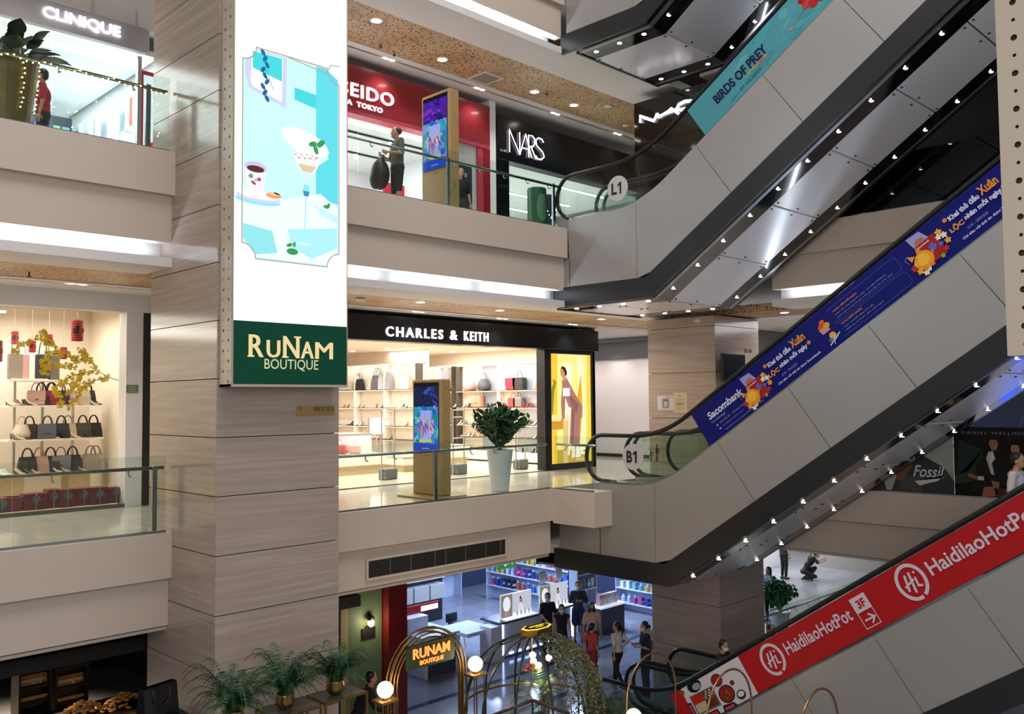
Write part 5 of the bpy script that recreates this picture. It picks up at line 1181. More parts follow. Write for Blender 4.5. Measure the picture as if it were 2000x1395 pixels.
piggroup(1.08); slogan(1.75)
x = 2.95
b.ell(x+.07, .42, .09, .07, '#c4502f').poly([(x, .3), (x+.16, .3), (x+.14, .42), (x-.02, .4)], '#c98a8f').ell(x+.14, .4, .06, .05, '#d9982f').ell(x+.1, .5, .05, .03, '#d8612f').ell(x+.12, .15, .1, .05, '#3b64a8').ell(x+.13, .2, .06, .06, '#dca23a').line([(x, .08), (x+.26, .17)], .02, '#c9d0e0').line([(x+.08, .05), (x+.16, .2)], .01, '#c9d0e0')
b.text('HO\u00c0N TI\u1ec0N M\u1ed6I NG\u00c0Y', x+.36, .5, .5, .04, OR, bold=.02).text('- Ho\u00e0n ti\u1ec1n t\u1ed5ng th\u00e1ng 7% / ng\u00e0y - L\u00ean \u0111\u1ebfn 27%/th\u00e1ng', x+.34, .43, 1.05, .032, '#9aa0cc').text('- Ho\u00e0n ti\u1ec1n x 2 khi chi ti\u00eau m\u1edbi / giao d\u1ecbch t\u1ea1i n\u01b0\u1edbc ngo\u00e0i', x+.34, .37, 1.15, .032, '#9aa0cc')
b.text('VI VU N\u0102M CH\u00c2U', x+.36, .24, .42, .04, OR, bold=.02).text('- Ho\u00e0n 1.200.000 \u0111\u1ed3ng m\u1ed7i tu\u1ea7n', x+.34, .17, .62, .032, '#9aa0cc').text('- Mi\u1ec5n ph\u00ed x\u1eed l\u00fd giao d\u1ecbch n\u01b0\u1edbc ngo\u00e0i', x+.34, .11, .78, .032, '#9aa0cc')
for (y_, h_) in ((.34, .25), (.06, .24)): b.line([(x+.28, y_), (x+1.62, y_), (x+1.66, y_+.04), (x+1.66, y_+h_-.04), (x+1.62, y_+h_), (x+.28, y_+h_)], .004, '#6a70a0')
piggroup(4.75, 1.05); slogan(5.5)
q.build('banner_print', PRINT, t)
# --- red restaurant banner
t, q, ln = banner(ED, 9.72, 3.0, 'red restaurant banner with white ring logos on the lowest escalator', '#a81c20', PRINT); b = q
WR = '#cdbcc8'
b.poly([(.3, 0), (1.8, 0), (1.8, .69), (.3, .69)], '#c9c4cc')
def bowl(x, y, r, c1, c2): 
    b.ell(x, y, r, r*.86, '#2a2024').ell(x, y, r*.86, r*.72, c1)
    for k in range(8): b.ell(x+r*.5*math.cos(k*2.4)*(k/8), y+r*.45*math.sin(k*2.4)*(k/8)+.004, r*.18, r*.12, c2 if k % 2 else '#7c1a1c', rot=k*40, n=8)
b.ell(.3, .62, .05, .045, '#7a5a34').ell(.62, .63, .17, .12, '#16181c').ell(.66, .6, .1, .06, '#8d949c')
b.poly([(.4, .14), (.98, .12), (.98, .48), (.4, .5)], '#5f646c').poly([(.43, .33), (.69, .33), (.69, .48), (.43, .48)], '#b0241c').poly([(.43, .17), (.69, .16), (.69, .32), (.43, .32)], '#b8a888').poly([(.7, .16), (.95, .15), (.95, .3), (.7, .32)], '#5c3020').poly([(.7, .33), (.95, .32), (.95, .46), (.7, .47)], '#4f3628')
for k in range(7): b.ell(.74+.03*k, .36+.04*(k % 3), .022, .02, '#c9bca8', n=8)
bowl(1.14, .52, .13, '#9c2018', '#4f6a2a'); bowl(1.2, .24, .18, '#8f241a', '#4a6a2c'); bowl(1.42, .36, .05, '#8c2a20', '#3a2018')
b.poly([(.28, .1), (.38, .1), (.38, .4), (.28, .42)], '#1c1a1e').rect(.295, .13, .065, .25, '#a83a4c').poly([(.5, -.02), (.88, -.02), (.86, .1), (.52, .11)], '#1c1a1e').rect(.54, .0, .3, .08, '#b02c3c').poly([(.98, -.02), (1.3, -.02), (1.26, .07), (1.0, .1)], '#1c1a1e').rect(1.02, -.01, .22, .06, '#b04a5c').ell(1.48, .12, .1, .08, '#1e1e20').ell(1.48, .13, .075, .05, '#c9ccc4')
def logo(x, s=1.0, tw=1.8):
    c = (x+.3*s, .37); P = [(c[0]+.2*s*math.cos(a), c[1]+.235*s*math.sin(a)) for a in [-1.2+2*PI*.97*k/28 for k in range(29)]]; b.line(P, .05*s, WR)
    b.line([(c[0]-.1*s, c[1]-.1*s), (c[0]-.04*s, c[1]+.12*s)], .035*s, WR).line([(c[0]-.02*s, c[1]-.15*s), (c[0]+.03*s, c[1]+.13*s)], .035*s, WR).line([(c[0]-.12*s, c[1]-.03*s), (c[0]+.05*s, c[1]+.02*s)], .03*s, WR).line([(c[0]+.08*s, c[1]+.04*s), (c[0]+.06*s, c[1]-.08*s), (c[0]+.12*s, c[1]-.1*s)], .03*s, WR).ell(c[0]+.1*s, c[1]+.1*s, .018*s, .018*s, WR)
    b.text('HaidilaoHotPot', x+.6*s, .3, tw, .2*s, WR, bold=.02)
logo(2.1, 1.06, 1.42)
x = 4.28; b.rect(x-.03, .34, .3, .25, WR).text('3F', x+.05, .39, .16, .14, '#a81c20', bold=.04).line([(x-.02, .34), (x-.02, .08), (x+.26, .08), (x+.26, .34)], .014, WR).line([(x+.03, .2), (x+.2, .2)], .03, WR).line([(x+.13, .28), (x+.22, .2), (x+.13, .12)], .03, WR)
logo(5.0, 1.12, 1.85); b.rect(7.6, .34, .3, .25, WR).text('3F', 7.65, .39, .16, .14, '#a81c20', bold=.04)
q.build('banner_print', PRINT, t)
# ---------------------------------------------------------------- level discs and stickers on the escalator glass
def disc(px, py, txt, label, E):
    c = at(px, py, 0, XE-.02); t = thing('level_sign', label, 'sign', (0, 0, 0)); q = P2((XE-.0+.055-.012, c.y+.25, c.z-.25), UY, UZ, .5, .5, '#b9b4b0', .004)
    # round plate
    n = 32; _R = .26; g = G(); P = [(XE+.045, c.y-_R*math.cos(2*PI*k/n), c.z+_R*math.sin(2*PI*k/n)) for k in range(n)]; g.add(P+[(XE+.055, p[1], p[2]) for p in P], [list(range(n)), list(range(n, 2*n))[::-1]]+[[k, n+k, n+(k+1) % n, (k+1) % n] for k in range(n)]); g.build('plate', M('disc_grey', '#c4c0bd', .4), t)
    mk = M('disc_black', '#141416', .5); letters(txt[0], (XE+.043, c.y+.155, c.z-.12), UY, UZ, .14, .24, .003, mk, t, 'letter', bold=.035)
    G().prism([(c.y-.055, c.z-.12), (c.y-.1, c.z-.12), (c.y-.1, c.z+.12), (c.y-.06, c.z+.12), (c.y-.005, c.z+.07), (c.y-.005, c.z+.03), (c.y-.055, c.z+.06)], 0, XE+.040, XE+.043).build('letter', mk, t)
disc(1232, 893, 'B1', 'round grey sign reading B1 on the escalator glass', EB); disc(1202, 367, 'L1', 'round grey sign reading L1 on the escalator glass', EA)
def pict(px, py, h, X, label, col='#15130f'):
    c = at(px, py, 0, X-.004); t = thing('safety_sticker', label, 'sticker', (0, 0, 0)); g = G()
    def el(cy, cz, ry, rz, n=12): g.add([(X-.004, c.y-(cy+ry*math.cos(2*PI*k/n))*h, c.z+(cz+rz*math.sin(2*PI*k/n))*h) for k in range(n)], [list(range(n))])
    for (o, s) in ((0, 1), (-.42, .66)):
        el(o, .42*s-.5*(1-s), .07*s, .08*s); el(o, .12*s-.5*(1-s), .09*s, .22*s); el(o-.04*s, -.3*s-.5*(1-s), .035*s, .22*s); el(o+.05*s, -.3*s-.5*(1-s), .035*s, .22*s); el(o+.15*s, .1*s-.5*(1-s), .03*s, .17*s)
    el(-.24, .02, .12, .025); g.build('pictogram', M('sticker_black_'+col[1:], col, .5), t)
pict(1283, 885, .34, XE+.07, 'black sticker of an adult holding a child\u2019s hand on the B1 escalator glass'); pict(1249, 348, .32, XE+.07, 'black sticker of an adult and child on the L1 escalator glass')
t = thing('warning_sticker', 'red lettered warning sticker with small drawings on the far B1 escalator glass', 'sticker', (0, 0, 0)); c = at(1285, 862, 0, 15.55)
letters('LUU Y  IMPORTANT', (15.47, c.y+.35, c.z), UY, UZ, .62, .06, .002, M('sticker_red', '#a3342c', .5), t, 'letter')
for k in range(4): letters(['XE DAY', 'GIAY', 'VAY DAI', 'TRE EM'][k], (15.47, c.y+.2-.18*k, c.z-.18), UY, UZ, .14, .05, .002, M('sticker_dark', '#4a3a34', .5), t, 'letter')
# ---------------------------------------------------------------- posters along the end gallery of B1
yA = 11.3; balustrade('long glass balustrade with dark watch posters, behind the middle escalator', (XW+.06, 11.2), (XW+.06, -2), FB, 6, [])
def poster(label, y0, y1, z0, z1, base): t = thing('poster', label, 'poster', (0, 0, 0)); return t, P2((XW+.035, y0, z0), UY, UZ, y0-y1, z1-z0, base, .008)
# grey jacket poster
ya = at(1861, 900, 0, XW).y; t, q = poster('grey poster of a dark jacket with a white script word', 9.4, ya, .02, 1.22, '#8b8d8c'); w = 9.4-ya
q.poly([(0, 0), (w, 0), (w, .25), (w-.35, .75), (w-.75, .95), (w-.9, .6), (w-1.3, .5), (w-1.8, .8), (0, .8)], '#3a3c3e').poly([(w-1.15, .25), (w-.98, .7), (w-.82, .72), (w-.75, .5), (w-.95, .2)], '#7c5240').poly([(w-1.3, .2), (w-1.12, .45), (w-1.05, .3), (w-1.15, .02), (w-1.25, .02)], '#aaa49e').poly([(w-.85, .9), (w-.8, 1.1), (w-.62, 1.2), (w-.5, 1.0), (w-.65, .75)], '#2c2a2a').poly([(w-.62, .75), (w-.2, 1.18), (w, 1.2), (w, .4)], '#9a9c9a').poly([(w-1.05, .05), (w-.6, 0), (w-.5, .35), (w-.9, .3)], '#4a4c4e')
q.text('Fossil', w-.74, .3, .58, .22, '#c9cbcc', bold=.012, shear=.35).poly([(w-.72, .22), (w-.2, .3), (w-.14, .36), (w-.3, .24), (w-.62, .14)], '#c9cbcc'); q.build('poster_print', PRINT, t)
t, q = poster('black watch poster of a seated couple in dark clothes, beside the grey jacket one', ya-.01, 3.2, .02, 1.28, '#151412'); w = ya-.01-3.2
q.poly([(0, .1), (.1, 1.02), (.5, .85), (.42, .35), (0, .3)], '#232d26').poly([(0, .35), (.45, .55), (.4, .3), (0, .2)], '#2b3a28').text('DANIEL WELLINGTON', .14, 1.13, 1.35, .05, '#8d8b88', space=1.3)
def face(x, y, s, hair, sk='#9a6a4c'): q.poly([(x-.075*s, y-.02), (x-.06*s, y+.1*s), (x+.06*s, y+.1*s), (x+.075*s, y-.02), (x+.04*s, y-.11*s), (x-.03*s, y-.11*s)], sk).poly([(x-.085*s, y+.02), (x-.07*s, y+.13*s), (x+.07*s, y+.14*s), (x+.085*s, y+.02), (x+.05*s, y+.07*s), (x-.05*s, y+.075*s)], hair).rect(x-.045*s, y+.015, .025*s, .008, '#2a1a14').rect(x+.02*s, y+.015, .025*s, .008, '#2a1a14').rect(x-.02*s, y-.06*s, .04*s, .008, '#7c4038')
q.poly([(.28, .1), (.4, .62), (.6, .84), (.8, .84), (.95, .6), (.9, .1)], '#1b1a1c').poly([(.6, .84), (.68, .4), (.62, .42), (.55, .7)], '#b9b4b0').poly([(.66, .84), (.7, .7), (.63, .6), (.6, .8)], '#c9c4c0'); face(.68, .96, 1.0, '#1a1412')
q.poly([(.25, .42), (.42, .36), (.4, .3), (.22, .36)], '#8c5c40').rect(.4, .3, .1, .07, '#c4beb8').poly([(.62, .3), (.76, .28), (.74, .16), (.66, .18)], '#9c6a4c').poly([(.85, .3), (.95, .7), (1.15, .7), (1.25, .2), (1.1, 0), (.8, 0)], '#17120f').poly([(.45, 0), (.7, .02), (.66, .2), (.5, .18)], '#a06a4a').poly([(.7, 0), (1.0, .02), (.95, .16), (.75, .18)], '#5a2f28').poly([(.88, .45), (.98, .55), (.96, .4), (.9, .34)], '#a8745a'); face(1.03, .88, .95, '#120d0c', '#a8745a'); q.build('poster_print', PRINT, t)
# far blue lit watch counter
sbox('wall_25', (21.5, -2, 0), (21.7, 8, 3.2), M('dark_shop_wall', '#1d2127', .4))
t = thing('watch_counter', 'blue-lit glass counter seen above the black watch poster', 'counter', (20.2, 5.2, 0)); G().box((-.3, -3.2, 0), (.3, 3.0, .92), .01).build('body', COOLW, t); G().box((-.31, -3.2, .93), (.31, 3.0, 1.12)).build('glass_case', M('blue_light', '#3c62ff', .3, emit=2.2), t); G().box((-.33, -3.25, 1.12), (.33, 3.05, 1.15)).build('counter_top', M('cyan_glass', '#8fb8d8', .1), t)
area((20.5, 4, 3.2), (0, 0, 0), 1.5, 5, 70, (.6, .72, 1))
# ================================================================ GROUND FLOOR
YG = 15.85
# ---------------- left: dark food market seen under the slab
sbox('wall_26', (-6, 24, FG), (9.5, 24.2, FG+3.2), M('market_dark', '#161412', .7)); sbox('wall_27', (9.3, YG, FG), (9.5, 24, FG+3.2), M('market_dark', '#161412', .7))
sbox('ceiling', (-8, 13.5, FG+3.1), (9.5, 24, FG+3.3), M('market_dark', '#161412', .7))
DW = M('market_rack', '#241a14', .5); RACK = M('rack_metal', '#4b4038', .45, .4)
BR = ['#c98a3f', '#b9713a', '#d8a75c', '#a85f35']
def loaf(rnd, r=.07):
    g = G(); g.smooth = True; g.ball((0, 0, r*.5), (r*1.3, r*.8, r*.55), 8, 5); return g
spot((5.6, 20.3, FG+3.0), 1700, (1, .76, .5), 95, .8); spot((3.6, 20.8, FG+3.0), 1500, (1, .78, .52), 95, .8); spot((7.2, 17.2, FG+2.9), 1300, (1, .7, .42), 60, .7)
bread = {}
def put_bread(kind, lab, col, loc, s, grp, rz=0):
    if kind not in bread:
        t = thing(kind, lab, 'bread' if 'snack' not in kind else 'packet', group=grp)
        if kind == 'bread_roll':
            loaf(None).build('crust', cm(col, .45), t); g = G(); g.box((-.05, -.008, .055), (.05, .008, .068)); g.build('score_mark', cm('#e8c88a'), t)
        else:
            g = G(); g.add([(-.07, 0, 0), (.07, 0, 0), (.08, .03, .1), (-.08, .03, .1), (-.07, .05, 0), (.07, .05, 0), (-.06, .02, .17), (.06, .02, .17)], [[0, 1, 2, 3], [3, 2, 7, 6], [4, 3, 6], [5, 7, 2], [4, 6, 7, 5], [0, 4, 5, 1], [0, 3, 4], [1, 5, 2]]); g.build('bag', cm(col, .25), t); G().box((-.04, -.004, .05), (.04, 0, .1)).build('label', cm('#e8d9b0'), t)
        bread[kind] = t; t.location = loc; t.scale = (s,)*3; t.rotation_euler = (0, 0, rz); return t
    t = copy_tree(bread[kind], None, loc, rz, lab, grp, s); return t
# two racks
def P_(px, py, Y): return at(px, py, 1, Y)
for ri, (pa, pb, Y, nm) in enumerate(((30, 94, 20.0, 'left'), (101, 165, 20.0, 'right'))):
    a = P_(pa, 1300, Y); b = P_(pb, 1300, Y); zt = FG+2.5; t = thing('market_rack', 'dark %s rack of bread and packets in the food market at lower left' % nm, 'rack', (a.x, Y, FG)); w = b.x-a.x
    for x in (0, w-.04): G().box((x, -.25, 0), (x+.04, .25, 2.5)).build('upright', DW, t)
    for py in (1302, 1340, 1370, 1393):
        z = P_((pa+pb)/2, py, Y-.2).z-FG; G().box((0.04, -.28, z-.04), (w-.04, .25, z)).build('shelf', DW, t)
    G().box((.04, .22, .1), (w-.04, .25, 2.5)).build('back_panel', M('rack_back', '#5c4434', .6), t)
    for r_, py in enumerate((1302, 1340, 1370)):
        z = P_((pa+pb)/2, py, Y-.2).z
        for k in range(7):
            x = a.x+.12+(w-.24)*k/6; kind = ('snack_packet', 'snack_packet', 'bread_roll')[r_] if not (r_ == 1) else 'snack_packet'
            col = BR[(k+r_+ri) % 4]
            put_bread(kind, '%s %s on the %s shelf of the %s market rack' % (ordinal(k+1), kind.replace('_', ' '), ['top', 'middle', 'lower'][r_], nm), '#c9903f' if kind[0] == 's' else '#e0a35a', (x, Y-.12, z+.002), 1.15, 'packets and bread on the market racks', random.uniform(-.3, .3))
            if r_ == 0: put_bread(kind, 'back-row %s %s on the top shelf of the %s market rack' % (ordinal(k+1), kind.replace('_', ' '), nm), '#c9903f', (x+.05, Y+.06, z+.002), 1.5, 'packets and bread on the market racks', random.uniform(-.3, .3))
# bread heaps on tables
tb = thing('bread_table', 'dark sloping bread table at the lower left, piled with rolls', 'table', (0, 0, 0)); c1 = P_(240, 1375, 19.0); c2 = P_(165, 1392, 18.4)
G().box((c2.x-1.0, 18.0, FG), (c1.x+.9, 19.6, FG+.6), .02).build('table_body', DW, tb)
for (c, n, sp, nm, yy) in ((c1, 130, .5, 'larger', 18.9), (c2, 70, .36, 'smaller', 18.5)):
    G().prism([(-sp*1.2, 0), (sp*1.2, 0), (sp*.7, c.z-FG-.62), (-sp*.7, c.z-FG-.62)], 1, -.3, .3).build('heap_stand', DW, tb); o = KIDS[tb.name][-1]; o.location = (c.x, yy, FG+.6)
    for k in range(n):
        r = sp*math.sqrt(random.random()); a = random.uniform(0, 2*PI); z = c.z-.02+(sp-r)*.55
        put_bread('bread_roll', 'golden roll, one of many heaped in the %s bread pile' % nm, '#e0a35a', (c.x+r*math.cos(a)*1.2, yy+r*math.sin(a)*.6, z+random.uniform(-.02, .02)), random.uniform(.5, .8), 'rolls in the %s bread pile' % nm, random.uniform(0, 3))
# big black paper bag on a plinth before the pillar
p = at(322, 1394, 1, 11.75); p.x -= .1; t = thing('display_plinth', 'grey plinth carrying the big black paper bag beside the pillar', 'plinth', (p.x, 11.75, FG)); G().box((-.42, -.3, 0), (.42, .3, p.z-FG-.1), .01).build('body', GREYB, t); G().box((-.43, -.31, p.z-FG-.1), (.43, .31, p.z-FG-.08)).build('top_board', DARK, t)
t = thing('paper_bag', 'big black glossy paper bag leaning on its plinth at the foot of the pillar', 'bag', (p.x, 11.75, p.z-.08), .25); BB = M('black_gloss_paper', '#121316', .12, spec=.7)
g = G(); w, d, h = .26, .11, .5; g.add([(-w, -d, 0), (w, -d, 0), (w, d, 0), (-w, d, 0), (-w-.03, -d*.5-.05, h), (w-.05, -d*.6-.05, h), (w-.05, d*.4-.05, h), (-w-.03, d*.4-.05, h)], [[0, 3, 2, 1], [0, 1, 5, 4], [1, 2, 6, 5], [2, 3, 7, 6], [3, 0, 4, 7]]); g.build('bag_body', BB, t)
for s in (-1, 1): g = G(); g.smooth = True; g.tube([(-.12-.04, -.06+s*.05, h-.04), (-.1-.04, -.07+s*.05, h-.2), (.0, -.09+s*.05, h-.26), (.1, -.07+s*.05, h-.2), (.1, -.06+s*.05, h-.04)], .012, 6); g.build('handle', MATBLACK, t)
# ---------------- green cafe front, red jamb
xg0, xg1 = 10.0, 11.70; sbox('wall_28', (9.5, YG, FG), (10.62, YG+.3, FG+3.3), M('cafe_dark', '#1a1f1a', .4)); sbox('wall_29', (10.80, YG-.03, FG), (xg1-.02, YG+.3, FG+3.4), M('sage_green', '#64775f', .55)); sbox('trim_12', (10.62, YG-.05, FG), (10.80, YG+.2, FG+3.4), M('cream_post', '#a89c78', .5))
for z in (1.0, 1.9, 2.6): sbox('trim_13', (9.6, YG-.03, FG+z), (10.6, YG, FG+z+.03), LIFT)
sbox('wall_30', (xg1, YG-.25, FG), (12.2, YG+.3, FG+3.4), M('deep_red_panel', '#6b1014', .3, coat=.4)); sbox('trim_14', (12.2, YG-.1, FG+2.95), (21.6, YG+.1, FG+3.35), M('deep_red_panel', '#6b1014', .3))
c = at(722, 1215, 1, YG-.08); t = thing('wall_lamp', 'small lit wall lamp on the green cafe front above a black plaque', 'lamp', (c.x, YG-.03, c.z)); 
G().box((-.03, -.05, .06), (.03, 0, .2), .01).build('bracket', DARK, t); g = G(); g.smooth = True; g.ball((0, -.1, .0), (.07, .07, .1)); g.build('bulb', M('warm_bulb', '#ffe8a8', .5, emit=7, ecol='#ffdf90'), t); g = G(); g.smooth = True; g.lathe((0, -.1, .05), [(.085, 0), (.07, .06), (.02, .1)], 12); g.build('shade', DARK, t); point((c.x, YG-.3, c.z), 9, (1, .85, .5))
c = at(720, 1235, 1, YG-.05); t = thing('plaque', 'shaped black plaque on the green cafe front below its lamp', 'plaque', (c.x, YG-.03, c.z)); G().prism([(-.17, -.14), (.17, -.14), (.17, .09), (.1, .09), (.06, .14), (-.06, .14), (-.1, .09), (-.17, .09)], 1, -.03, 0).build('board', MATBLACK, t)
# ---------------- beauty store
GZ = FG; SHB = M('store_shelf', '#b9c4d8', .35); SHD = M('store_dark', '#15171d', .3)
sbox('wall_31', (12.2, 24.5, GZ), (26, 24.7, GZ+3.3), M('store_wall', '#39425a', .5)); sbox('ceiling', (12.2, YG+.1, GZ+3.15), (26, 24.5, GZ+3.3), M('store_ceiling', '#2b3040', .6)); sbox('wall_32', (12.05, YG+.3, GZ), (12.2, 24.5, GZ+3.3), M('store_wall', '#39425a', .5))
sbox('wall_33', (24.4, 16.0, GZ), (24.6, 24.5, GZ+3.3), M('store_wall', '#39425a', .5))
for (x, y, w) in ((14.5, 18.5, 60), (17.5, 19.5, 190), (21, 18.3, 230), (21.5, 21.5, 220)): area((x, y, GZ+3.1), (0, 0, 0), 1.6, 1.6, w*1.25, (.5, .64, 1))
# threshold stripe
G().box((12.2, YG-.12, FG), (24, YG+.06, FG+.004)).build('trim_15', M('threshold_dark', '#2c3442', .15))['kind'] = 'structure'
G().box((9, 13.9, FG), (24, 14.1, FG+.003)).build('trim_16', M('threshold_dark', '#2c3442', .15))['kind'] = 'structure'
pcol = ['#6fb7c9', '#3e6fb8', '#c9d6e8', '#7cc2a8', '#2d3f8a', '#d9dde8', '#c75a4a', '#e0b64a', '#8fd0d8', '#b04a8a', '#4f9a5a', '#1e2740']
prod = {}
def product(kind, col, loc, w, d, h, lab, grp):
    k = (kind, col)
    if k not in prod:
        t = thing('boxed_product' if kind == 'box' else 'bottle', lab, 'product' if kind == 'box' else 'bottle', group=grp)
        if kind == 'box': G().box((-.5, -.5, 0), (.5, .5, 1)).build('carton', cm(col, .35), t); G().box((-.4, -.51, .3), (.4, -.5, .6)).build('label', cm('#dfe6ef'), t)
        else: G().lathe((0, 0, 0), [(.45, 0), (.5, .05), (.5, .68), (.2, .78)], 8).build('body', cm(col, .2), t); G().lathe((0, 0, .78), [(.22, 0), (.22, .22)], 8).build('cap', cm('#e6ebf2'), t)
        prod[k] = t; t.location = loc; t.scale = (w, d, h); return t
    return copy_tree(prod[k], None, loc, 0, lab, grp, (w, d, h))
NP = [0]
def shelf_unit(label, x0, x1, y, depth, zs, face, kinds, grp, body=SHB, h=.2, wst=.17, where='', back=True, fill=1.0):
    """face 'y' looks to -Y (x0..x1 wide); face 'x' looks to -X at x = y, running along Y"""
    t = thing('shelf_unit', label, 'shelving', ((x0+x1)/2, y, FG) if face == 'y' else (y, (x0+x1)/2, FG)); L = (x1-x0)/2
    def bx(a0, a1, d0, d1, z0, z1, nm, m):
        if face == 'y': G().box((a0, d0, z0), (a1, d1, z1)).build(nm, m, t)
        else: G().box((d0, a0, z0), (d1, a1, z1)).build(nm, m, t)
    H = zs[-1]+h+.12
    if back: bx(-L, L, depth-.03, depth, 0, H, 'back_panel', body)
    for s in (-L, L-.03): bx(s, s+.03, 0, depth, 0, H, 'side_panel', body)
    for z in zs: bx(-L+.03, L-.03, 0, depth-.03, z-.03, z, 'shelf', body); bx(-L+.03, L-.03, -.006, 0, z-.035, z-.0, 'price_rail', M('price_rail', '#d4ddea', .4))
    n = int(2*L/wst)
    for zi, z in enumerate(zs):
        for i in range(n):
            if random.random() > fill or NP[0] > 285: continue
            NP[0] += 1
            kd = kinds[(i//3+zi) % len(kinds)]; col = pcol[((i//2)*5+zi*3+len(label)) % len(pcol)]; a = -L+.1+wst*i; hh = h*random.uniform(.75, 1)
            loc = (t.location.x+a, t.location.y+.1, FG+z) if face == 'y' else (t.location.x+.1, t.location.y+a, FG+z)
            product(kd, col, loc, wst*.72, .12, hh, '%s on the %s shelf%s' % ({'box': 'small coloured carton', 'b': 'small coloured bottle'}[kd], ordinal(zi+1), where), grp+' shelf %d' % (zi+1))
    return t
shelf_unit('long white blue-lit shelving with bottles along the right of the beauty store', 18.4, 22.6, 21.1, .4, [.5, .95, 1.4, 1.85, 2.3], 'x', ['b', 'box', 'b'], 'products on the long shelving', where=' of the long shelving in the beauty store', wst=.24, h=.3)
shelf_unit('shelving beside the pillar at the right edge of the beauty store', 16.75, 18.3, 22.8, .4, [.3, .75, 1.2, 1.65, 2.1], 'x', ['box', 'b'], 'products on the right shelving', where=' of the right shelving in the beauty store', wst=.24, h=.26)
shelf_unit('dark left shelving with blue boxes in the beauty store', 13.4, 15.6, 21.0, .4, [.6, 1.1, 1.6, 2.1], 'y', ['box'], 'products on the left shelving', body=SHD, where=' of the dark left shelving', wst=.24, h=.24)
shelf_unit('green and yellow grocery shelving deep in the store', 19.2, 20.7, 23.4, .4, [.9, 1.4, 1.9, 2.35], 'y', ['box'], 'products on the deep shelving', where=' of the deep grocery shelving', wst=.25, h=.28)
shelf_unit('display stand with a row of coloured tubes beside the long shelving', 19.85, 20.75, 17.35, .35, [1.2, 1.65, 2.05], 'y', ['b', 'box'], 'products on the display stand', where=' of the display stand', wst=.16, h=.3)
t = thing('display_cube', 'dark-fronted white display cube with pale boxes, before the pillar', 'display cube', (20.6, 16.6, FG)); G().box((-.55, 0, 0), (.5, .42, .75), .01).build('body', M('dark_cube', '#3c4250', .4), t); G().box((-.57, -.02, .75), (.52, .44, .8)).build('top_board', M('lit_top', '#e6ecf6', .4, emit=.5), t)
for k in range(5): product('box', ['#d8a8a0', '#e0c0b8', '#d8c8c8', '#e6e6ea', '#d9b0a8'][k], (20.25+.17*k, 16.85, FG+.8), .14, .14, .3, '%s pale carton on the dark display cube' % ordinal(k+1), 'pale cartons on the display cube')
# white service counter with lit adverts
c = thing('service_counter', 'long white service counter with lit front in the beauty store', 'counter', (16.9, 17.3, FG)); CW = M('counter_white', '#cdd3e2', .3)
G().box((-.5, -.3, .06), (2.35, .4, .92), .01).build('body', CW, c); G().box((-.56, -.36, .92), (2.4, .46, .97), .008).build('worktop', M('worktop_dark', '#2c303c', .2), c)
G().box((-.9, -.35, 0), (-.5, .1, .9), .01).build('end_block', CW, c); G().box((-1.5, -.1, .72), (-.5, 1.0, .82), .01).build('desk_top', CW, c); G().box((-1.45, .75, 0), (-1.0, .95, .72), .01).build('desk_leg', CW, c)
for x in (-.46, 2.3): G().box((x-.03, -.33, .08), (x+.03, -.3, .92)).build('light_strip', M('blue_white_led', '#cfe0ff', .5, emit=6, ecol='#9fc0ff'), c)
for k in range(8): G().box((-.2+.29*k, -.32, .1), (-.06+.29*k, -.3, .14)).build('light_dash', M('blue_white_led', '#cfe0ff', .5, emit=6), c)
for i, x in enumerate((16.6, 18.1)):
    t = thing('lit_display', 'lit skincare display with a round glowing mirror on the service counter, %s of the pair' % ['left', 'right'][i], 'display', (x, 17.2, FG+.98)); q = P2((0, 0, .0), UX, UZ, 1.15, .62, '#c9cedd', .05)
    q.rect(0, 0, .42, .62, '#8a8070').ell(.21, .36, .14, .2, '#eef6ff').ell(.2, .12, .1, .06, '#a88a94').rect(.42, 0, .73, .1, '#f2f8ff').ell(.72, .4, .05, .07, '#c9a08a').poly([(.68, .48), (.76, .5), (.79, .36), (.74, .3), (.75, .42)], '#2a1f20').poly([(.62, .1), (.68, .33), (.78, .33), (.88, .1)], '#e6e2ea')
    q.build('advert', PRINTSOFT, t)
    for k in range(4): G().lathe((.5+.15*k, -.1, 0), [(.025, 0), (.025, .12), (.01, .14), (.01, .17)], 8).build('bottle', cm('#e8eef6', .2), t)
    G().box((0, -.2, 0), (1.15, 0, .015)).build('tray', M('lit_tray', '#f2f6ff', .4, emit=1.2), t)
for i, (x, s) in enumerate(((18.3, .35), (19.0, .35))):
    t = thing('price_card', 'tilted white price card standing above the lit displays, %s one' % ['left', 'right'][i], 'card', (x, 17.4, FG+1.62)); q = P2((0, 0, 0), Vector((1, 0, .12)), Vector((-.1, 0, 1)), .28, .36, '#e9ecf4', .01); q.text('NARIS', .05, .26, .18, .04, '#8a93a8')
    for k in range(4): q.rect(.05, .05+.045*k, .16, .012, '#a9b0c0')
    q.build('card', PRINT, t); G().tube([(.14, .01, -.64), (.14, .01, 0)], .008, 5).build('stem', LIFT, t)
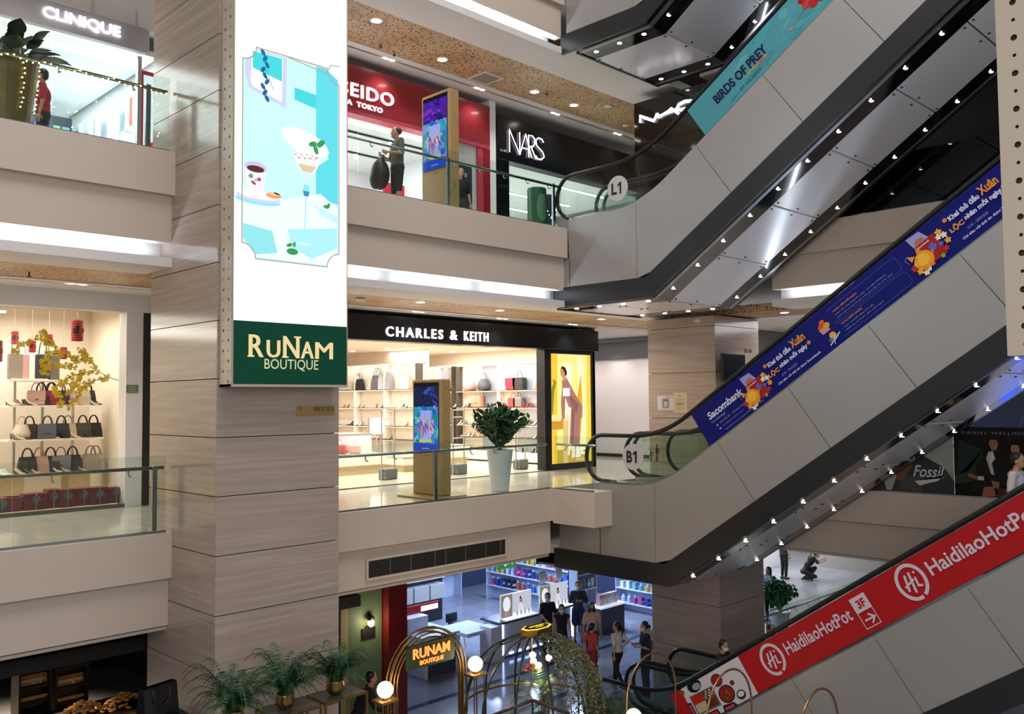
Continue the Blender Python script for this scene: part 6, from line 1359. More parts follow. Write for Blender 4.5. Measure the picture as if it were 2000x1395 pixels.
# cash desk with red strip, left
t = thing('cash_desk', 'white and dark cash desk with a red lit sign strip, behind the arch sign', 'desk', (14.5, 17.7, FG)); 
G().box((-.55, -.55, 0), (-.45, .55, .95), .005).build('end_panel', CW, t); G().box((-.45, -.5, 0), (.5, .55, .95), .005).build('body', M('desk_blue_grey', '#3d4458', .35), t); G().box((-.6, -.6, .95), (.55, .6, 1.0), .005).build('worktop', CW, t)
G().box((-.55, .1, 1.0), (.1, .45, 1.35), .01).build('screen_box', CW, t); G().box((-.5, .45, 1.35), (.75, .5, 1.55)).build('red_strip', M('bright_red', '#b51a22', .4), t); G().box((.15, .44, 1.38), (.7, .45, 1.5)).build('lit_sign', M('white_sign_light', '#ffffff', .5, emit=2.5), t)
# back wall: white poster area and grey drawers
t = thing('wall_display', 'white wall display with a red round sticker over a dark shelf', 'display', (17.0, 21.5, FG)); G().box((-.9, 0, 0), (1.2, .25, 2.7)).build('back_panel', SHD, t); G().box((-.6, -.03, 1.55), (.75, 0, 2.45)).build('white_board', M('lit_board', '#dfe4f6', .4, emit=.5), t); G().box((-.85, -.25, 1.35), (1.1, 0, 1.4)).build('shelf', SHB, t)
g = G().lathe((0, 0, 0), [(0, 0), (.22, 0), (.22, .01)], 18); o = g.build('red_sticker', cm('#c02038'), t); o.location = (-.72, -.05, 2.2); o.rotation_euler = (PI/2, 0, 0)
for k in range(3): f = G().box((-.8+.62*k, -.35, .75), (-.22+.62*k, 0, 1.2), .01).build('drawer', M('grey_drawer', '#8f8c88', .4), t); G().box((-.6+.62*k, -.36, .95), (-.42+.62*k, -.35, .98)).build('handle', MATBLACK, f) if False else None
t = thing('exit_sign', 'green running-man exit sign hanging in the beauty store doorway', 'sign', (0, 0, 0)); c0 = at(1000, 1098, 1, 17.0); q = P2((c0.x-.55, 17.0, c0.z-.14), UX, UZ, .7, .3, '#1f8a54', .02); q.ell(.35, .22, .03, .03, '#e8f6ee').poly([(.3, .2), (.38, .2), (.42, .1), (.36, .1), (.3, .05), (.26, .08)], '#e8f6ee').line([(.45, .14), (.6, .14)], .03, '#e8f6ee').line([(.54, .2), (.61, .14), (.54, .08)], .03, '#e8f6ee'); q.build('sign_face', PRINTSOFT, t); G().tube([(c0.x-.2, 17.01, c0.z+.16), (c0.x-.2, 17.01, FG+3.15)], .01, 5).build('rod', LIFT, t)
t = thing('bar_stool', 'black bar stool with brass legs beside the white desk', 'stool', (16.3, 18.7, FG)); g = G(); g.smooth = True; g.lathe((0, 0, .62), [(.18, 0), (.21, .05), (.2, .1)], 14); g.build('seat', MATBLACK, t)
G().box((-.2, .14, .7), (.2, .2, .95), .02).build('backrest', MATBLACK, t)
for (sx, sy) in ((1, 1), (1, -1), (-1, 1), (-1, -1)): G().tube([(sx*.12, sy*.12, .62), (sx*.2, sy*.2, 0)], .012, 6).build('leg', GOLD, t)
# ---------------- far right: white shop, red column, balustrade
sbox('wall_34', (24.6, 19.5, FG), (32.8, 19.7, FG+3.3), M('grey_wall', '#8b8985', .5)) if False else None
sbox('wall_35', (27.2, 16.6, FG), (28.4, 16.9, FG+3.3), M('deep_red_panel', '#6b1014', .3)); sbox('wall_36', (28.4, 22.5, FG), (41, 22.7, FG+3.3), M('white_shop', '#e8e8ec', .5))
sbox('wall_37', (34.1, 14.0, FG), (34.3, 16.9, FG+3.3), M('grey_wall', '#8b8985', .5)); sbox('ceiling', (24.6, 12.5, FG+3.1), (41, 22.5, FG+3.3), WHITE)
area((31.5, 18.5, FG+3.0), (0, 0, 0), 5, 4, 420, (.95, .96, 1)); area((28, 14.5, FG+3.0), (0, 0, 0), 4, 1.6, 90, (1, .93, .85))
t = thing('white_case', 'long white showcase behind the crouching man', 'showcase', (32.6, 18.2, FG)); G().box((-1.6, 0, 0), (1.3, .6, 1.0), .01).build('case_body', M('white_shop', '#e8e8ec', .5), t); G().box((-1.6, 0, 1.0), (1.3, .6, 1.35)).build('glass_case', SHOPGLASS, t)
for k in range(5): G().box((-1.4+.5*k, .1, 1.0), (-1.15+.5*k, .4, 1.15)).build('box', cm(pcol[k]), t)
t = thing('barrier_post', 'thin brass queue post beside the crouching man', 'post', (33.0, 16.7, FG)); G().lathe((0, 0, 0), [(.15, 0), (.15, .02), (.03, .05), (.025, .9), (.045, .93), (.02, .98)], 12).build('post', GOLD, t)
balustrade('sloping-looking glass balustrade with steel rail behind the red banner, by the potted plant', (20.1, 12.3), (29, 12.3), FG, 6, [])
# ================================================================ SCREEN STANDS
def kiosk(label, X, y0, y1, F, pic, name='screen_stand'):
    """totem facing -X between y0 (far) and y1 (near)"""
    w = y0-y1; t = thing(name, label, 'screen stand', (X, (y0+y1)/2, F)); G().box((-.3, -w/2-.12, 0), (.55, w/2+.12, .035), .01).build('base_plate', WOODK, t)
    G().box((0, -w/2, .035), (.26, w/2, 2.26), .025).build('casing', WOODK, t); G().box((-.006, -w/2+.06, .86), (.0, w/2-.06, 2.2)).build('bezel', BLACK, t)
    q = P2((-.008, w/2-.07, .87), UY, UZ, w-.14, 1.32, '#2a3fa0', .001); pic(q, w-.14, 1.32); q.build('screen', PRINTSOFT, t)
    for z in (.5, 1.1, 1.7, 2.1): g = G().lathe((0, 0, 0), [(0, 0), (.012, 0), (.012, .006)], 8); o = g.build('screw', CHROME, t); o.location = (.13, -w/2-.001, z); o.rotation_euler = (PI/2, 0, 0)
    G().box((-.004, -.05, .78), (0, .05, .8)).build('maker_mark', cm('#c0392b'), t)
    return t
def pic(seed, top, up):
    def f(q, w, h):
        r = random.Random(seed); q.rect(0, h*.67, w, h*.33, top[0])
        for k in range(22): q.ell(r.uniform(.05, w-.05), r.uniform(h*.7, h*.97), r.uniform(.04, .16), r.uniform(.02, .07), r.choice(top), rot=r.uniform(-50, 50))
        q.rect(0, h*.655, w, .02, '#0c0d12').rect(0, 0, w, h*.655, '#2f8fb4').rect(0, h*.95, w, h*.05, '#17171c')
        for k in range(60): q.ell(r.uniform(.02, w-.02), r.uniform(.08, h*.63), r.uniform(.03, .12), r.uniform(.02, .09), r.choice(['#3a6fd0', '#2aa0b4', '#4fc0b0', '#2f5ac0', '#7f8fe0', '#1f7f9f']), rot=r.uniform(-70, 70))
        q.poly([(w*.3, h*.15), (w*.7, h*.15), (w*.75, h*.6), (w*.28, h*.6)], '#9aa6ea')
        for k in range(7):
            x = w*(.2+.1*k); y = h*(.34+.05*math.sin(k*2.1)); c = r.choice(['#c9a0d0', '#b07070', '#8a70c0', '#c8c090', '#9a5060', '#6a80d0']); q.ell(x, y, .035, .12, c, rot=r.uniform(-15, 15)).ell(x, y+.14, .025, .03, '#c9a894').ell(x+.03, y+.03, .02, .07, r.choice(['#b8443a', '#4050a0', '#d0b050']), rot=40)
        q.rect(w*.25, h*.13, w*.5, h*.05, '#b9c470').rect(0, 0, w, h*.12, '#2746c8').rect(w*.35, h*.04, w*.3, .015, '#8fa4f0')
    return f
kiosk('wooden screen stand with a colourful blue display on B1, before the shoe shop', at(862, 972, 1, 12.95).x, 13.82, 12.95, FB, pic(2, ['#1b2450', '#2c3a86', '#3c4ea8', '#121833'], 0))
kiosk('wooden screen stand with a purple and blue display on L1, beside the red shop', at(879, 405, 1, 12.98).x, 13.85, 12.98, FL, pic(4, ['#4a1f9a', '#7a2fb8', '#3a2fc0', '#2a1a6a', '#9a3fb0'], 0)).scale = (1, 1, 1.1)
# ================================================================ RUNAM KIOSK IN THE ATRIUM
def arch_pts(cx, y, z0, zt, r, n=14):
    P = [(cx-r, y, z0)]
    for k in range(n+1): a = PI-PI*k/n; P.append((cx+r*math.cos(a), y, zt-r+r*math.sin(a)))
    P.append((cx+r, y, z0)); return P
BRS = M('aged_brass', '#8f7040', .35, .9)
AY = 12.1; la = at(745, 1345, 1, AY); lb = at(921, 1295, 1, AY); xA0 = at(762, 1300, 1, AY).x; xA1 = at(910, 1290, 1, AY).x; zt = at(840, 1228, 1, AY).z
t = thing('brass_arch', 'brass pipe arch carrying the lit green cafe sign at the atrium floor', 'arch', ((xA0+xA1)/2, AY, FG)); rr = (xA1-xA0)/2
for k, (dy, dr) in enumerate(((0, .0), (.0, -.07), (.0, -.14), (.12, 0), (.12, -.07))):
    g = G(); g.smooth = True; g.tube(arch_pts(0, dy, 0, zt-FG+dr, rr+dr), .016, 6); g.build('pipe', BRS, t)
t2 = thing('cafe_sign', 'green arch-hung sign board with glowing orange cafe letters', 'sign', ((xA0+xA1)/2, AY, at(838, 1275, 1, AY).z)); w = rr*.62; h = .2
G().prism([(-w, -h), (-w+.05, -h), (w*.95, -h), (w, -h+.05), (w, h-.05), (w-.05, h), (-w+.05, h), (-w, h-.05)], 1, -.06, .0).build('sign_board', M('sign_green', '#20361f', .5), t2)
OL = M('orange_glow', '#ff8a4a', .5, emit=2.4, ecol='#ff7030')
letters('RUNAM', (-w*.78, -.06, -.03), (1, 0, 0), (0, 0, 1), w*1.55, .17, .02, OL, t2, 'letter', bold=.01); letters('BOUTIQUE', (-w*.5, -.06, -.16), (1, 0, 0), (0, 0, 1), w*1.0, .085, .02, OL, t2, 'letter', bold=.0)
for s in (-.5, .5): G().tube([(w*s, -.03, h), (w*s*.9, -.03, zt-t2.location.z-.12)], .006, 5).build('chain', BRS, t2)
GL = M('globe_light', '#ffe9b8', .5, emit=4.5, ecol='#ffdf9a')
for i, (p, nm) in enumerate(((la, 'left'), (lb, 'right'))):
    t = thing('globe_lamp', 'glowing globe lamp on a brass post at the %s foot of the cafe arch' % nm, 'lamp', (p.x, AY-.1, FG)); z = p.z-FG
    g = G(); g.smooth = True; g.ball((0, 0, z), .135, 18, 12); g.build('globe', GL, t); G().box((-.17, -.14, z-.19), (.17, .14, z-.15)).build('bracket_plate', BRS, t); G().lathe((0, 0, z-.15), [(.05, 0), (.06, .03)], 10).build('collar', BRS, t)
    for (sx, sy) in ((-.12, -.1), (.12, -.1), (-.12, .1), (.12, .1)): G().tube([(sx, sy, 0), (sx, sy, z-.19)], .014, 6).build('post', BRS, t)
    point((p.x, AY-.35, p.z+.05), 14, (1, .78, .45), .1)
# round birdcage dome with the small shield sign and bulbs
DY = 11.6; cc = at(1040, 1300, 1, DY); ztp = at(1040, 1240, 1, DY).z; R_ = (at(1135, 1300, 1, DY).x-at(948, 1300, 1, DY).x)/2
t = thing('birdcage_frame', 'dark metal birdcage dome with plants and bulbs on the atrium floor', 'frame', (cc.x, DY, FG)); H_ = ztp-FG
IR = M('dark_green_iron', '#2c3a33', .4, .5)
for k in range(6):
    a = PI*k/6; P = []
    for j in range(15):
        b_ = PI*j/14; P.append((R_*math.cos(b_)*math.cos(a), R_*math.cos(b_)*math.sin(a), H_-R_*1.0+R_*1.0*math.sin(b_)))
    P = [(P[0][0], P[0][1], 0)]+P+[(P[-1][0], P[-1][1], 0)]; g = G(); g.smooth = True; g.tube(P, .02, 6); g.build('rib', IR, t)
for (z, m) in ((H_-R_, BRS), (H_-R_-1.2, BRS)): g = G(); g.smooth = True; g.tube([(R_*math.cos(2*PI*k/28), R_*math.sin(2*PI*k/28), z) for k in range(29)], .026, 6, False); g.build('ring', m, t)
t = thing('shield_sign', 'small black and yellow shield sign on top of the birdcage dome', 'sign', (cc.x+.12, DY, ztp+.0)); YG_ = M('yellow_glow', '#e8c23a', .5, emit=1.1)
pts = [(.34*math.cos(2*PI*k/16)*(1+.08*(k % 2)), .17*math.sin(2*PI*k/16)*(1+.1*(k % 2))) for k in range(16)]
G().prism(pts, 2, 0, .12).build('rim', BRS, t); G().prism([(x*.98, y*.98) for x, y in pts], 2, .12, .13).build('yellow_edge', YG_, t); G().prism([(x*.82, y*.8) for x, y in pts], 2, .13, .14).build('plate', MATBLACK, t)
letters('ARTISAN', (-.2, -.02, .1405), (1, 0, 0), (0, 1, 0), .4, .06, .004, YG_, t, 'letter'); letters('CAFE', (-.1, -.09, .1405), (1, 0, 0), (0, 1, 0), .2, .04, .004, YG_, t, 'letter')
t = thing('bulb_chandelier', 'cluster of glowing bulbs hanging inside the birdcage dome', 'chandelier', (cc.x, DY, ztp)); 
G().tube([(0, 0, 0), (0, 0, -.75)], .012, 6).build('stem', BRS, t); g = G(); g.tube([(.22*math.cos(2*PI*k/16), .22*math.sin(2*PI*k/16), -.6) for k in range(17)], .012, 5, False); g.build('ring', BRS, t)
for (px, py) in ((1040, 1280), (1042, 1292), (1072, 1285), (1052, 1300)):
    p = at(px, py, 1, DY-.1)-t.location; g = G(); g.smooth = True; g.ball(p, .062, 12, 8); g.build('bulb', GL, t); G().tube([p, (p.x*.3, 0, -.55)], .007, 5).build('arm', BRS, t)
point((cc.x, DY-.2, ztp-.6), 22, (1, .75, .42), .12)
# thin brass hoops in the foreground
for i, (px0, px1, pyt, Y, nm) in enumerate(((1224, 1320, 1277, 9.3, 'left'), (1380, 1468, 1309, 7.9, 'middle'), (1560, 1636, 1347, 6.1, 'right'))):
    a = at(px0, 1395, 1, Y); b = at(px1, 1395, 1, Y); z = at((px0+px1)/2, pyt, 1, Y).z; r = (b.x-a.x)/2
    t = thing('brass_hoop', 'thin brass hoop at the bottom of the photo, %s one of three' % nm, 'hoop', ((a.x+b.x)/2, Y, FG)); g = G(); g.smooth = True; g.tube(arch_pts(0, 0, 0, z-FG, r, 18), .018, 6); g.build('hoop', M('rose_brass', '#a8805a', .25, .9), t)
    G().box((-r-.06, -.08, 0), (r+.06, .08, .03)).build('foot', BRS, t)
p = at(1228, 1388, 1, 9.1); t = thing('globe_lamp', 'glowing globe lamp at the bottom edge, foot of the left brass hoop', 'lamp', (p.x, 9.0, FG)); g = G(); g.smooth = True; g.ball((0, 0, p.z-FG-.08), .13, 16, 10); g.build('globe', GL, t); G().tube([(0, 0, 0), (0, 0, p.z-FG-.2)], .02, 8).build('post', BRS, t); point((p.x, 8.8, p.z+.1), 6, (1, .78, .45), .1)
# gold console frames with fern pots
FY = 10.55; 
t = thing('brass_console', 'tall brass console frame before the pillar carrying the potted ferns', 'console', (0, 0, FG)); z = at(600, 1372, 1, FY).z; x0 = at(520, 1380, 1, FY).x; x1 = at(700, 1380, 1, FY).x
for (a, b) in ((x0, (x0+x1)/2-.02), ((x0+x1)/2+.05, x1)):
    for x in (a, b):
        for y in (FY-.2, FY+.25): G().box((x-.015, y-.015, 0), (x+.015, y+.015, z-FG)).build('leg', BRS, t)
    for y in (FY-.2, FY+.25): G().box((a, y-.012, z-FG-.03), (b, y+.012, z-FG)).build('rail', BRS, t)
    for x in (a, b): G().box((x-.012, FY-.2, z-FG-.03), (x+.012, FY+.25, z-FG)).build('rail', BRS, t)
    G().box((a, FY-.2, z-FG-.012), (b, FY+.25, z-FG-.002)).build('glass_top', M('table_glass', '#59605c', .08), t)
x3 = at(455, 1395, 1, 10.2).x; z3 = at(460, 1400, 1, 10.2).z-.15
t = thing('plant_stand', 'low dark stand under the left fern, below the photo edge', 'stand', (x3, 10.2, FG)); G().box((-.25, -.2, 0), (.25, .2, z3-FG), .01).build('body', DARK, t); G().box((-.27, -.22, z3-FG), (.27, .22, z3-FG+.02)).build('top_board', BRS, t)
FERN = [M('fern_green_%d' % k, c, .5) for k, c in enumerate(('#1f4425', '#2c5a2c', '#17351d'))]
def frond_mesh(g, base, a, L_, lift, droop, seg=9, wid=.06, rnd=random):
    P = []; 
    for i in range(seg+1):
        s = i/seg; r = L_*s; z = lift*math.sin(s*PI*.62)*L_-droop*s*s*L_; P.append(Vector((base[0]+r*math.cos(a), base[1]+r*math.sin(a), base[2]+z)))
    side = Vector((-math.sin(a), math.cos(a), 0))
    for i in range(1, seg+1):
        p = P[i]; d = (P[i]-P[i-1]).normalized(); w = wid*L_/.4*math.sin(PI*min(1, .15+i/seg*.85))*1.2+.008
        for s in (-1, 1):
            for f in (0, .5):
                q = P[i-1].lerp(p, f); tip = q+side*s*w+d*w*.5+Vector((0, 0, -w*.3)); g.add([q, q+d*.016, tip], [[0, 1, 2]])
    g.tube(P, [.004]*len(P), 3, False)
def fern(label, loc, s, pot='gold', n=80, seed=1):
    r = random.Random(seed); t = thing('potted_fern', label, 'fern', loc); m = GOLD if pot == 'gold' else M('pot_'+pot, '#c8ccd0', .3)
    g = G(); g.smooth = True; g.lathe((0, 0, 0), [(.06*s, 0), (.1*s, .03*s), (.13*s, .1*s), (.11*s, .17*s), (.12*s, .2*s), (.1*s, .2*s), (.09*s, .15*s)], 16); g.build('pot', m, t)
    g = G()
    for m_ in FERN: g.mat(m_)
    for k in range(n):
        g.cm = k % 3; frond_mesh(g, (0, 0, .18*s), r.uniform(0, 2*PI), r.uniform(.32, .55)*s, r.uniform(.4, 1.25), r.uniform(.1, .75), rnd=r)
    g.build('fronds', None, t)['kind'] = 'stuff'; return t
p = at(557, 1368, 1, FY); fern('fern in a gold pot standing highest, on the brass console before the pillar', (p.x, FY, z+.0), 1.0, seed=1)
p = at(655, 1375, 1, FY); fern('fern in a gold pot at the right end of the brass console', (p.x, FY, z+.0), 1.0, seed=2)
fern('fern at the bottom edge, left of the two on the brass console', (x3, 10.2, z3+.02), 1.1, seed=3)
# ---------------- palms and climbing plant in the birdcage
def palm(label, loc, h, s, n=16, seed=1, potm=None):
    r = random.Random(seed); t = thing('potted_palm', label, 'palm', loc); g = G(); g.smooth = True; g.lathe((0, 0, 0), [(.16, 0), (.2, .04), (.22, .3), (.2, .32), (.18, .28)], 16); g.build('pot', potm or M('dark_green_pot', '#26332c', .4), t)
    g = G(); g.smooth = True
    for k in range(4): a = r.uniform(0, 6); g.tube([(.03*math.cos(a), .03*math.sin(a), .25), (.06*math.cos(a), .06*math.sin(a), h*.5), (.09*math.cos(a+.5), .09*math.sin(a+.5), h)], .014, 5)
    g.build('stems', M('palm_stem', '#6f6a4a', .6), t); g = G()
    for m_ in FERN: g.mat(m_)
    for k in range(n): g.cm = k % 3; frond_mesh(g, (0, 0, h*r.uniform(.55, 1)), r.uniform(0, 2*PI), r.uniform(.45, .75)*s, r.uniform(.3, 1.1), r.uniform(.2, .9), seg=14, wid=.13, rnd=r)
    g.build('fronds', None, t)['kind'] = 'stuff'; return t
p = at(1030, 1395, 1, DY-.6); palm('potted palm in a dark pot inside the birdcage dome', (cc.x-.1, DY-.3, FG), p.z-FG+.25, .9, 18, 5)
palm('tall palm right of the birdcage dome, before the girl in white', (at(1190, 1395, 1, 11.2).x, 11.2, FG), at(1190, 1370, 1, 11.2).z-FG, 1.0, 22, 6)
t = thing('climbing_plant', 'olive leafy climber covering the right side of the birdcage dome', 'plant', (cc.x, DY, FG)); g = G(); r = random.Random(9); LM = [M('olive_leaf_%d' % k, c, .6) for k, c in enumerate(('#4d5236', '#6b6a48', '#38422c'))]
for m_ in LM: g.mat(m_)
for k in range(4200):
    a = r.uniform(-1.9, -.1); b_ = r.uniform(-.9, 1.1) if r.random() < .7 else r.uniform(.2, 1.45); rr_ = R_*1.02; 
    if b_ < 0: p = Vector((rr_*math.cos(a), rr_*math.sin(a), H_-R_+b_*R_*1.6))
    else: p = Vector((rr_*math.cos(b_)*math.cos(a), rr_*math.cos(b_)*math.sin(a), H_-R_+rr_*math.sin(b_)))
    p += Vector((r.uniform(-.05, .05), r.uniform(-.05, .05), r.uniform(-.05, .05))); u_ = Vector((r.uniform(-1, 1), r.uniform(-1, 1), r.uniform(-1, 1))).normalized(); v_ = u_.orthogonal().normalized(); s = r.uniform(.02, .045)
    g.cm = r.randrange(3); g.add([p-u_*s, p+v_*s*.5, p+u_*s, p-v_*s*.5], [[0, 1, 2, 3]])
g.build('leaves', None, t)['kind'] = 'stuff'; g = G()
for k in range(6): a = -1.8+.3*k; g.tube([(R_*math.cos(a), R_*math.sin(a), 0)]+[(R_*math.cos(b_)*math.cos(a), R_*math.cos(b_)*math.sin(a), H_-R_+R_*math.sin(b_)) for b_ in (0, .4, .8, 1.2)], .01, 4)
g.build('vine_stems', M('palm_stem', '#6f6a4a', .6), t)
# pink and yellow flower head near the bulbs
p = at(1036, 1298, 1, DY-.25); t = thing('paper_flower', 'pink and yellow paper flower below the bulbs in the birdcage', 'flower', p); g = G(); g.smooth = True; g.ball((-.04, 0, -.03), (.08, .05, .06)); g.build('pink_petals', cm('#c23a6a'), t); g = G(); g.smooth = True; g.ball((.06, 0, -.05), (.06, .05, .06)); g.build('yellow_petals', cm('#d9b02f'), t); G().tube([(0, 0, 0), (0, .1, .4)], .004, 4).build('wire', BRS, t)
# ---------------- potted plants on the galleries
def leafy(name, label, loc, pw, ph, s, n, seed, potc='#d9dcdf', leaf=('#1f4426', '#2d5a2f', '#17351f'), up=1.0):
    r = random.Random(seed); t = thing(name, label, 'potted plant', loc); g = G(); g.smooth = False; g.lathe((0, 0, 0), [(pw*.62, 0), (pw*.66, .01), (pw, ph*.97), (pw*1.03, ph), (pw*.9, ph), (pw*.88, ph*.95)], 24); g.build('pot', M('pot_'+potc[1:], potc, .35), t)
    G().lathe((0, 0, ph*.93), [(0, 0), (pw*.89, 0)], 16, False).build('soil', M('soil', '#2a211a', .9), t)
    g = G(); gl = [M('leaf_'+c[1:], c, .35) for c in leaf]; 
    for m_ in gl: g.mat(m_)
    gs = G()
    for k in range(n):
        a = r.uniform(0, 2*PI); tilt = r.uniform(.05, .95)*(1.2-up*.35); L_ = s*r.uniform(.6, 1.05); top = Vector((math.sin(tilt)*math.cos(a)*L_, math.sin(tilt)*math.sin(a)*L_, math.cos(tilt)*L_*1.0)); b_ = Vector((0, 0, ph*.95))
        mid = b_+top*.5+Vector((0, 0, L_*.12)); e = b_+top-Vector((0, 0, .12*L_*tilt)); gs.tube([b_, mid, e], [.008, .006, .003], 4)
        for j in range(11):
            f = .25+.75*j/10; q = b_.lerp(mid, f*2) if f < .5 else mid.lerp(e, f*2-1); d = Vector((r.uniform(-1, 1), r.uniform(-1, 1), r.uniform(-.2, 1))).normalized(); l = s*.17*r.uniform(.8, 1.3); w = d.cross(Vector((r.uniform(-1, 1), r.uniform(-1, 1), .3))).normalized()*l*.28
            g.cm = r.randrange(3); g.add([q, q+d*l*.45+w, q+d*l, q+d*l*.45-w], [[0, 1, 2, 3]])
    gs.build('stems', gl[1], t); g.build('leaves', None, t)['kind'] = 'stuff'; return t
t = leafy('potted_plant', 'glossy dark green plant with one pink flower in a tall white pot on B1', (12.66, 13.12, FB), .27, .84, .95, 120, 3)
g = G(); g.smooth = True
for k in range(9): a = 2*PI*k/9; g.ball((.22+.05*math.cos(a), -.12+.05*math.sin(a), 1.42+.015*(k % 3)), (.035, .035, .04), 7, 5)
g.build('pink_flower', cm('#e08a84'), t)
leafy('potted_plant', 'bushy light green plant in a pale pot behind the red banner', (23.6, 12.95, FG), .3, .7, .95, 60, 4, leaf=('#2f6a34', '#43834a', '#245428'))
# big planter with fairy lights at upper left
p = at(28, 235, 1, 13.25); PL = M('gold_planter', '#5e5228', .4, .45, noise=.15, nscale=4)
t = thing('planter', 'tall dull gold planter with big dark leaves and fairy lights at upper left', 'planter', (p.x-.12, 13.25, FL)); g = G(); g.lathe((0, 0, 0), [(.3, 0), (.32, .02), (.44, 1.28), (.45, 1.32), (.4, 1.32), (.38, 1.25)], 28); g.build('pot', PL, t)
t.scale = (.92, .92, .77); g = G(); r = random.Random(11); bl = [M('dark_big_leaf_%d' % k, c, .4) for k, c in enumerate(('#1a2c1e', '#24351f', '#122016'))]
for k in range(30):
    a = r.uniform(0, 2*PI); tilt = r.uniform(.1, 1.2); L_ = r.uniform(.35, .85); b_ = Vector((.1*math.cos(a), .1*math.sin(a), 1.3)); d = Vector((math.sin(tilt)*math.cos(a), math.sin(tilt)*math.sin(a), math.cos(tilt))); q = b_+d*L_*.55; lf = G(); lf.smooth = True
    side = d.cross(Vector((0, 0, 1))).normalized(); nrm = side.cross(d); P = []; F = []; nn = 6; LL = r.uniform(.34, .5)
    for i in range(nn+1):
        s_ = i/nn; w = .12*math.sin(PI*(s_**.75))*1.1; c_ = q+d*LL*s_-Vector((0, 0, .25*LL*s_*s_)); P += [c_-side*w+nrm*.02, c_, c_+side*w+nrm*.02]
    F = [[3*i, 3*i+1, 3*i+4, 3*i+3] for i in range(nn)]+[[3*i+1, 3*i+2, 3*i+5, 3*i+4] for i in range(nn)]; lf.add(P, F); lf.tube([b_, q], .008, 4); lf.build('leaf', bl[k % 3], t)
g = G(); 
for k in range(8):
    a0 = 2*PI*k/8+.3
    for j in range(12): a = a0+.05*math.sin(j*2.2); z = 1.35-.085*j; rr_ = .45-.1*(1.3-z)/1.3+.015; c_ = Vector((rr_*math.cos(a), rr_*math.sin(a), z)); s = .009; g.box(c_-Vector((s, s, s)), c_+Vector((s, s, s)))
g.build('fairy_lights', M('fairy_light', '#ffe9a0', .5, emit=6, ecol='#ffe08a'), t)['kind'] = 'stuff'
# string of fairy lights along the upper left railing
t = thing('fairy_light_string', 'string of tiny yellow lights hanging on the upper left balustrade', 'fairy lights', (0, 0, 0)); g = G(); P = []
for k in range(34): x = 3.0+k*.075; P.append(Vector((x, 12.66, FL+.93-.06*abs(math.sin(k*.55)))))
g.tube(P, .003, 3); g.build('wire', DARK, t); g = G(); 
for p in P: s = .008; g.box(p-Vector((s, s, s)), p+Vector((s, s, s)))
for k in range(40): p = Vector((random.uniform(3.9, 5.4), 12.68, FL+random.uniform(.1, .85))); s = .006; g.box(p-Vector((s, s, s)), p+Vector((s, s, s)))
g.build('lights', M('fairy_light', '#ffe9a0', .5, emit=6, ecol='#ffe08a'), t)['kind'] = 'stuff'

# brown handrail on posts round the palm pot
t = thing('planter_rail', 'brown-topped low rail round the potted palm at the bottom of the photo', 'rail', (0, 0, 0)); pts = [at(962, 1398, 1, 11.2), at(1040, 1368, 1, 10.75), at(1112, 1394, 1, 10.2)]
for a, b in zip(pts, pts[1:]): g = G(); g.smooth = True; g.tube([a, b], .03, 8); g.build('handrail', M('brown_rail', '#3f2a1f', .4), t)
for p in pts: G().tube([(p.x, p.y, FG), (p.x, p.y, p.z)], .02, 6).build('post', IR, t)
for i, y in enumerate((2.5, 5.0, 7.6, 10.2)):  # downlights added to brighten the second pillar and the ceiling beyond it
    downlight(XW+1.75, y, ZC1+.012, 'added downlight for the second pillar, in the wooden B1 end gallery ceiling, %s from the camera side' % ordinal(i+1), 'round downlights of the B1 ceiling', 150)
spot((XW+.6, 8.8, ZC1-.1), 90, (1, .95, .92), 110, .9); area((21.5, 9.5, ZC1-.05), (0, 0, 0), 3, 4, 130, (.92, .93, 1))  # added fill for the same pillar and ceiling, without a fixture
# ================================================================ PEOPLE
def remesh(parts, voxel, name, mat, parent, smooth_it=4):
    g = G()
    for p in parts:
        if p[0] == 'c':   # tapered limb with round ends
            _, a, b, ra, rb = p; a = Vector(a); b = Vector(b); g.tube([a, b], [ra, rb], 10); g.ball(a, ra, 10, 6); g.ball(b, rb, 10, 6)
        elif p[0] == 'e': g.ball(p[1], p[2], 14, 10)
    me = g.mesh('tmp'); o = bpy.data.objects.new('tmp', me); COL.objects.link(o)
    m = o.modifiers.new('r', 'REMESH'); m.mode = 'VOXEL'; m.voxel_size = voxel; s = o.modifiers.new('s', 'SMOOTH'); s.factor = .6; s.iterations = smooth_it
    dg = bpy.context.evaluated_depsgraph_get(); out = bpy.data.meshes.new_from_object(o.evaluated_get(dg)); COL.objects.unlink(o); bpy.data.objects.remove(o); bpy.data.meshes.remove(me)
    out.materials.clear(); out.materials.append(mat); out.polygons.foreach_set('use_smooth', [True]*len(out.polygons)); out.name = name
    ob = bpy.data.objects.new(name, out); COL.objects.link(ob)
    if parent: ob.parent = parent; KIDS.setdefault(parent.name, []).append(ob)
    return ob
SK = lambda c='#b98a6c': M('skin_'+c[1:], c, .5)
HAIR = M('black_hair', '#15110f', .45)
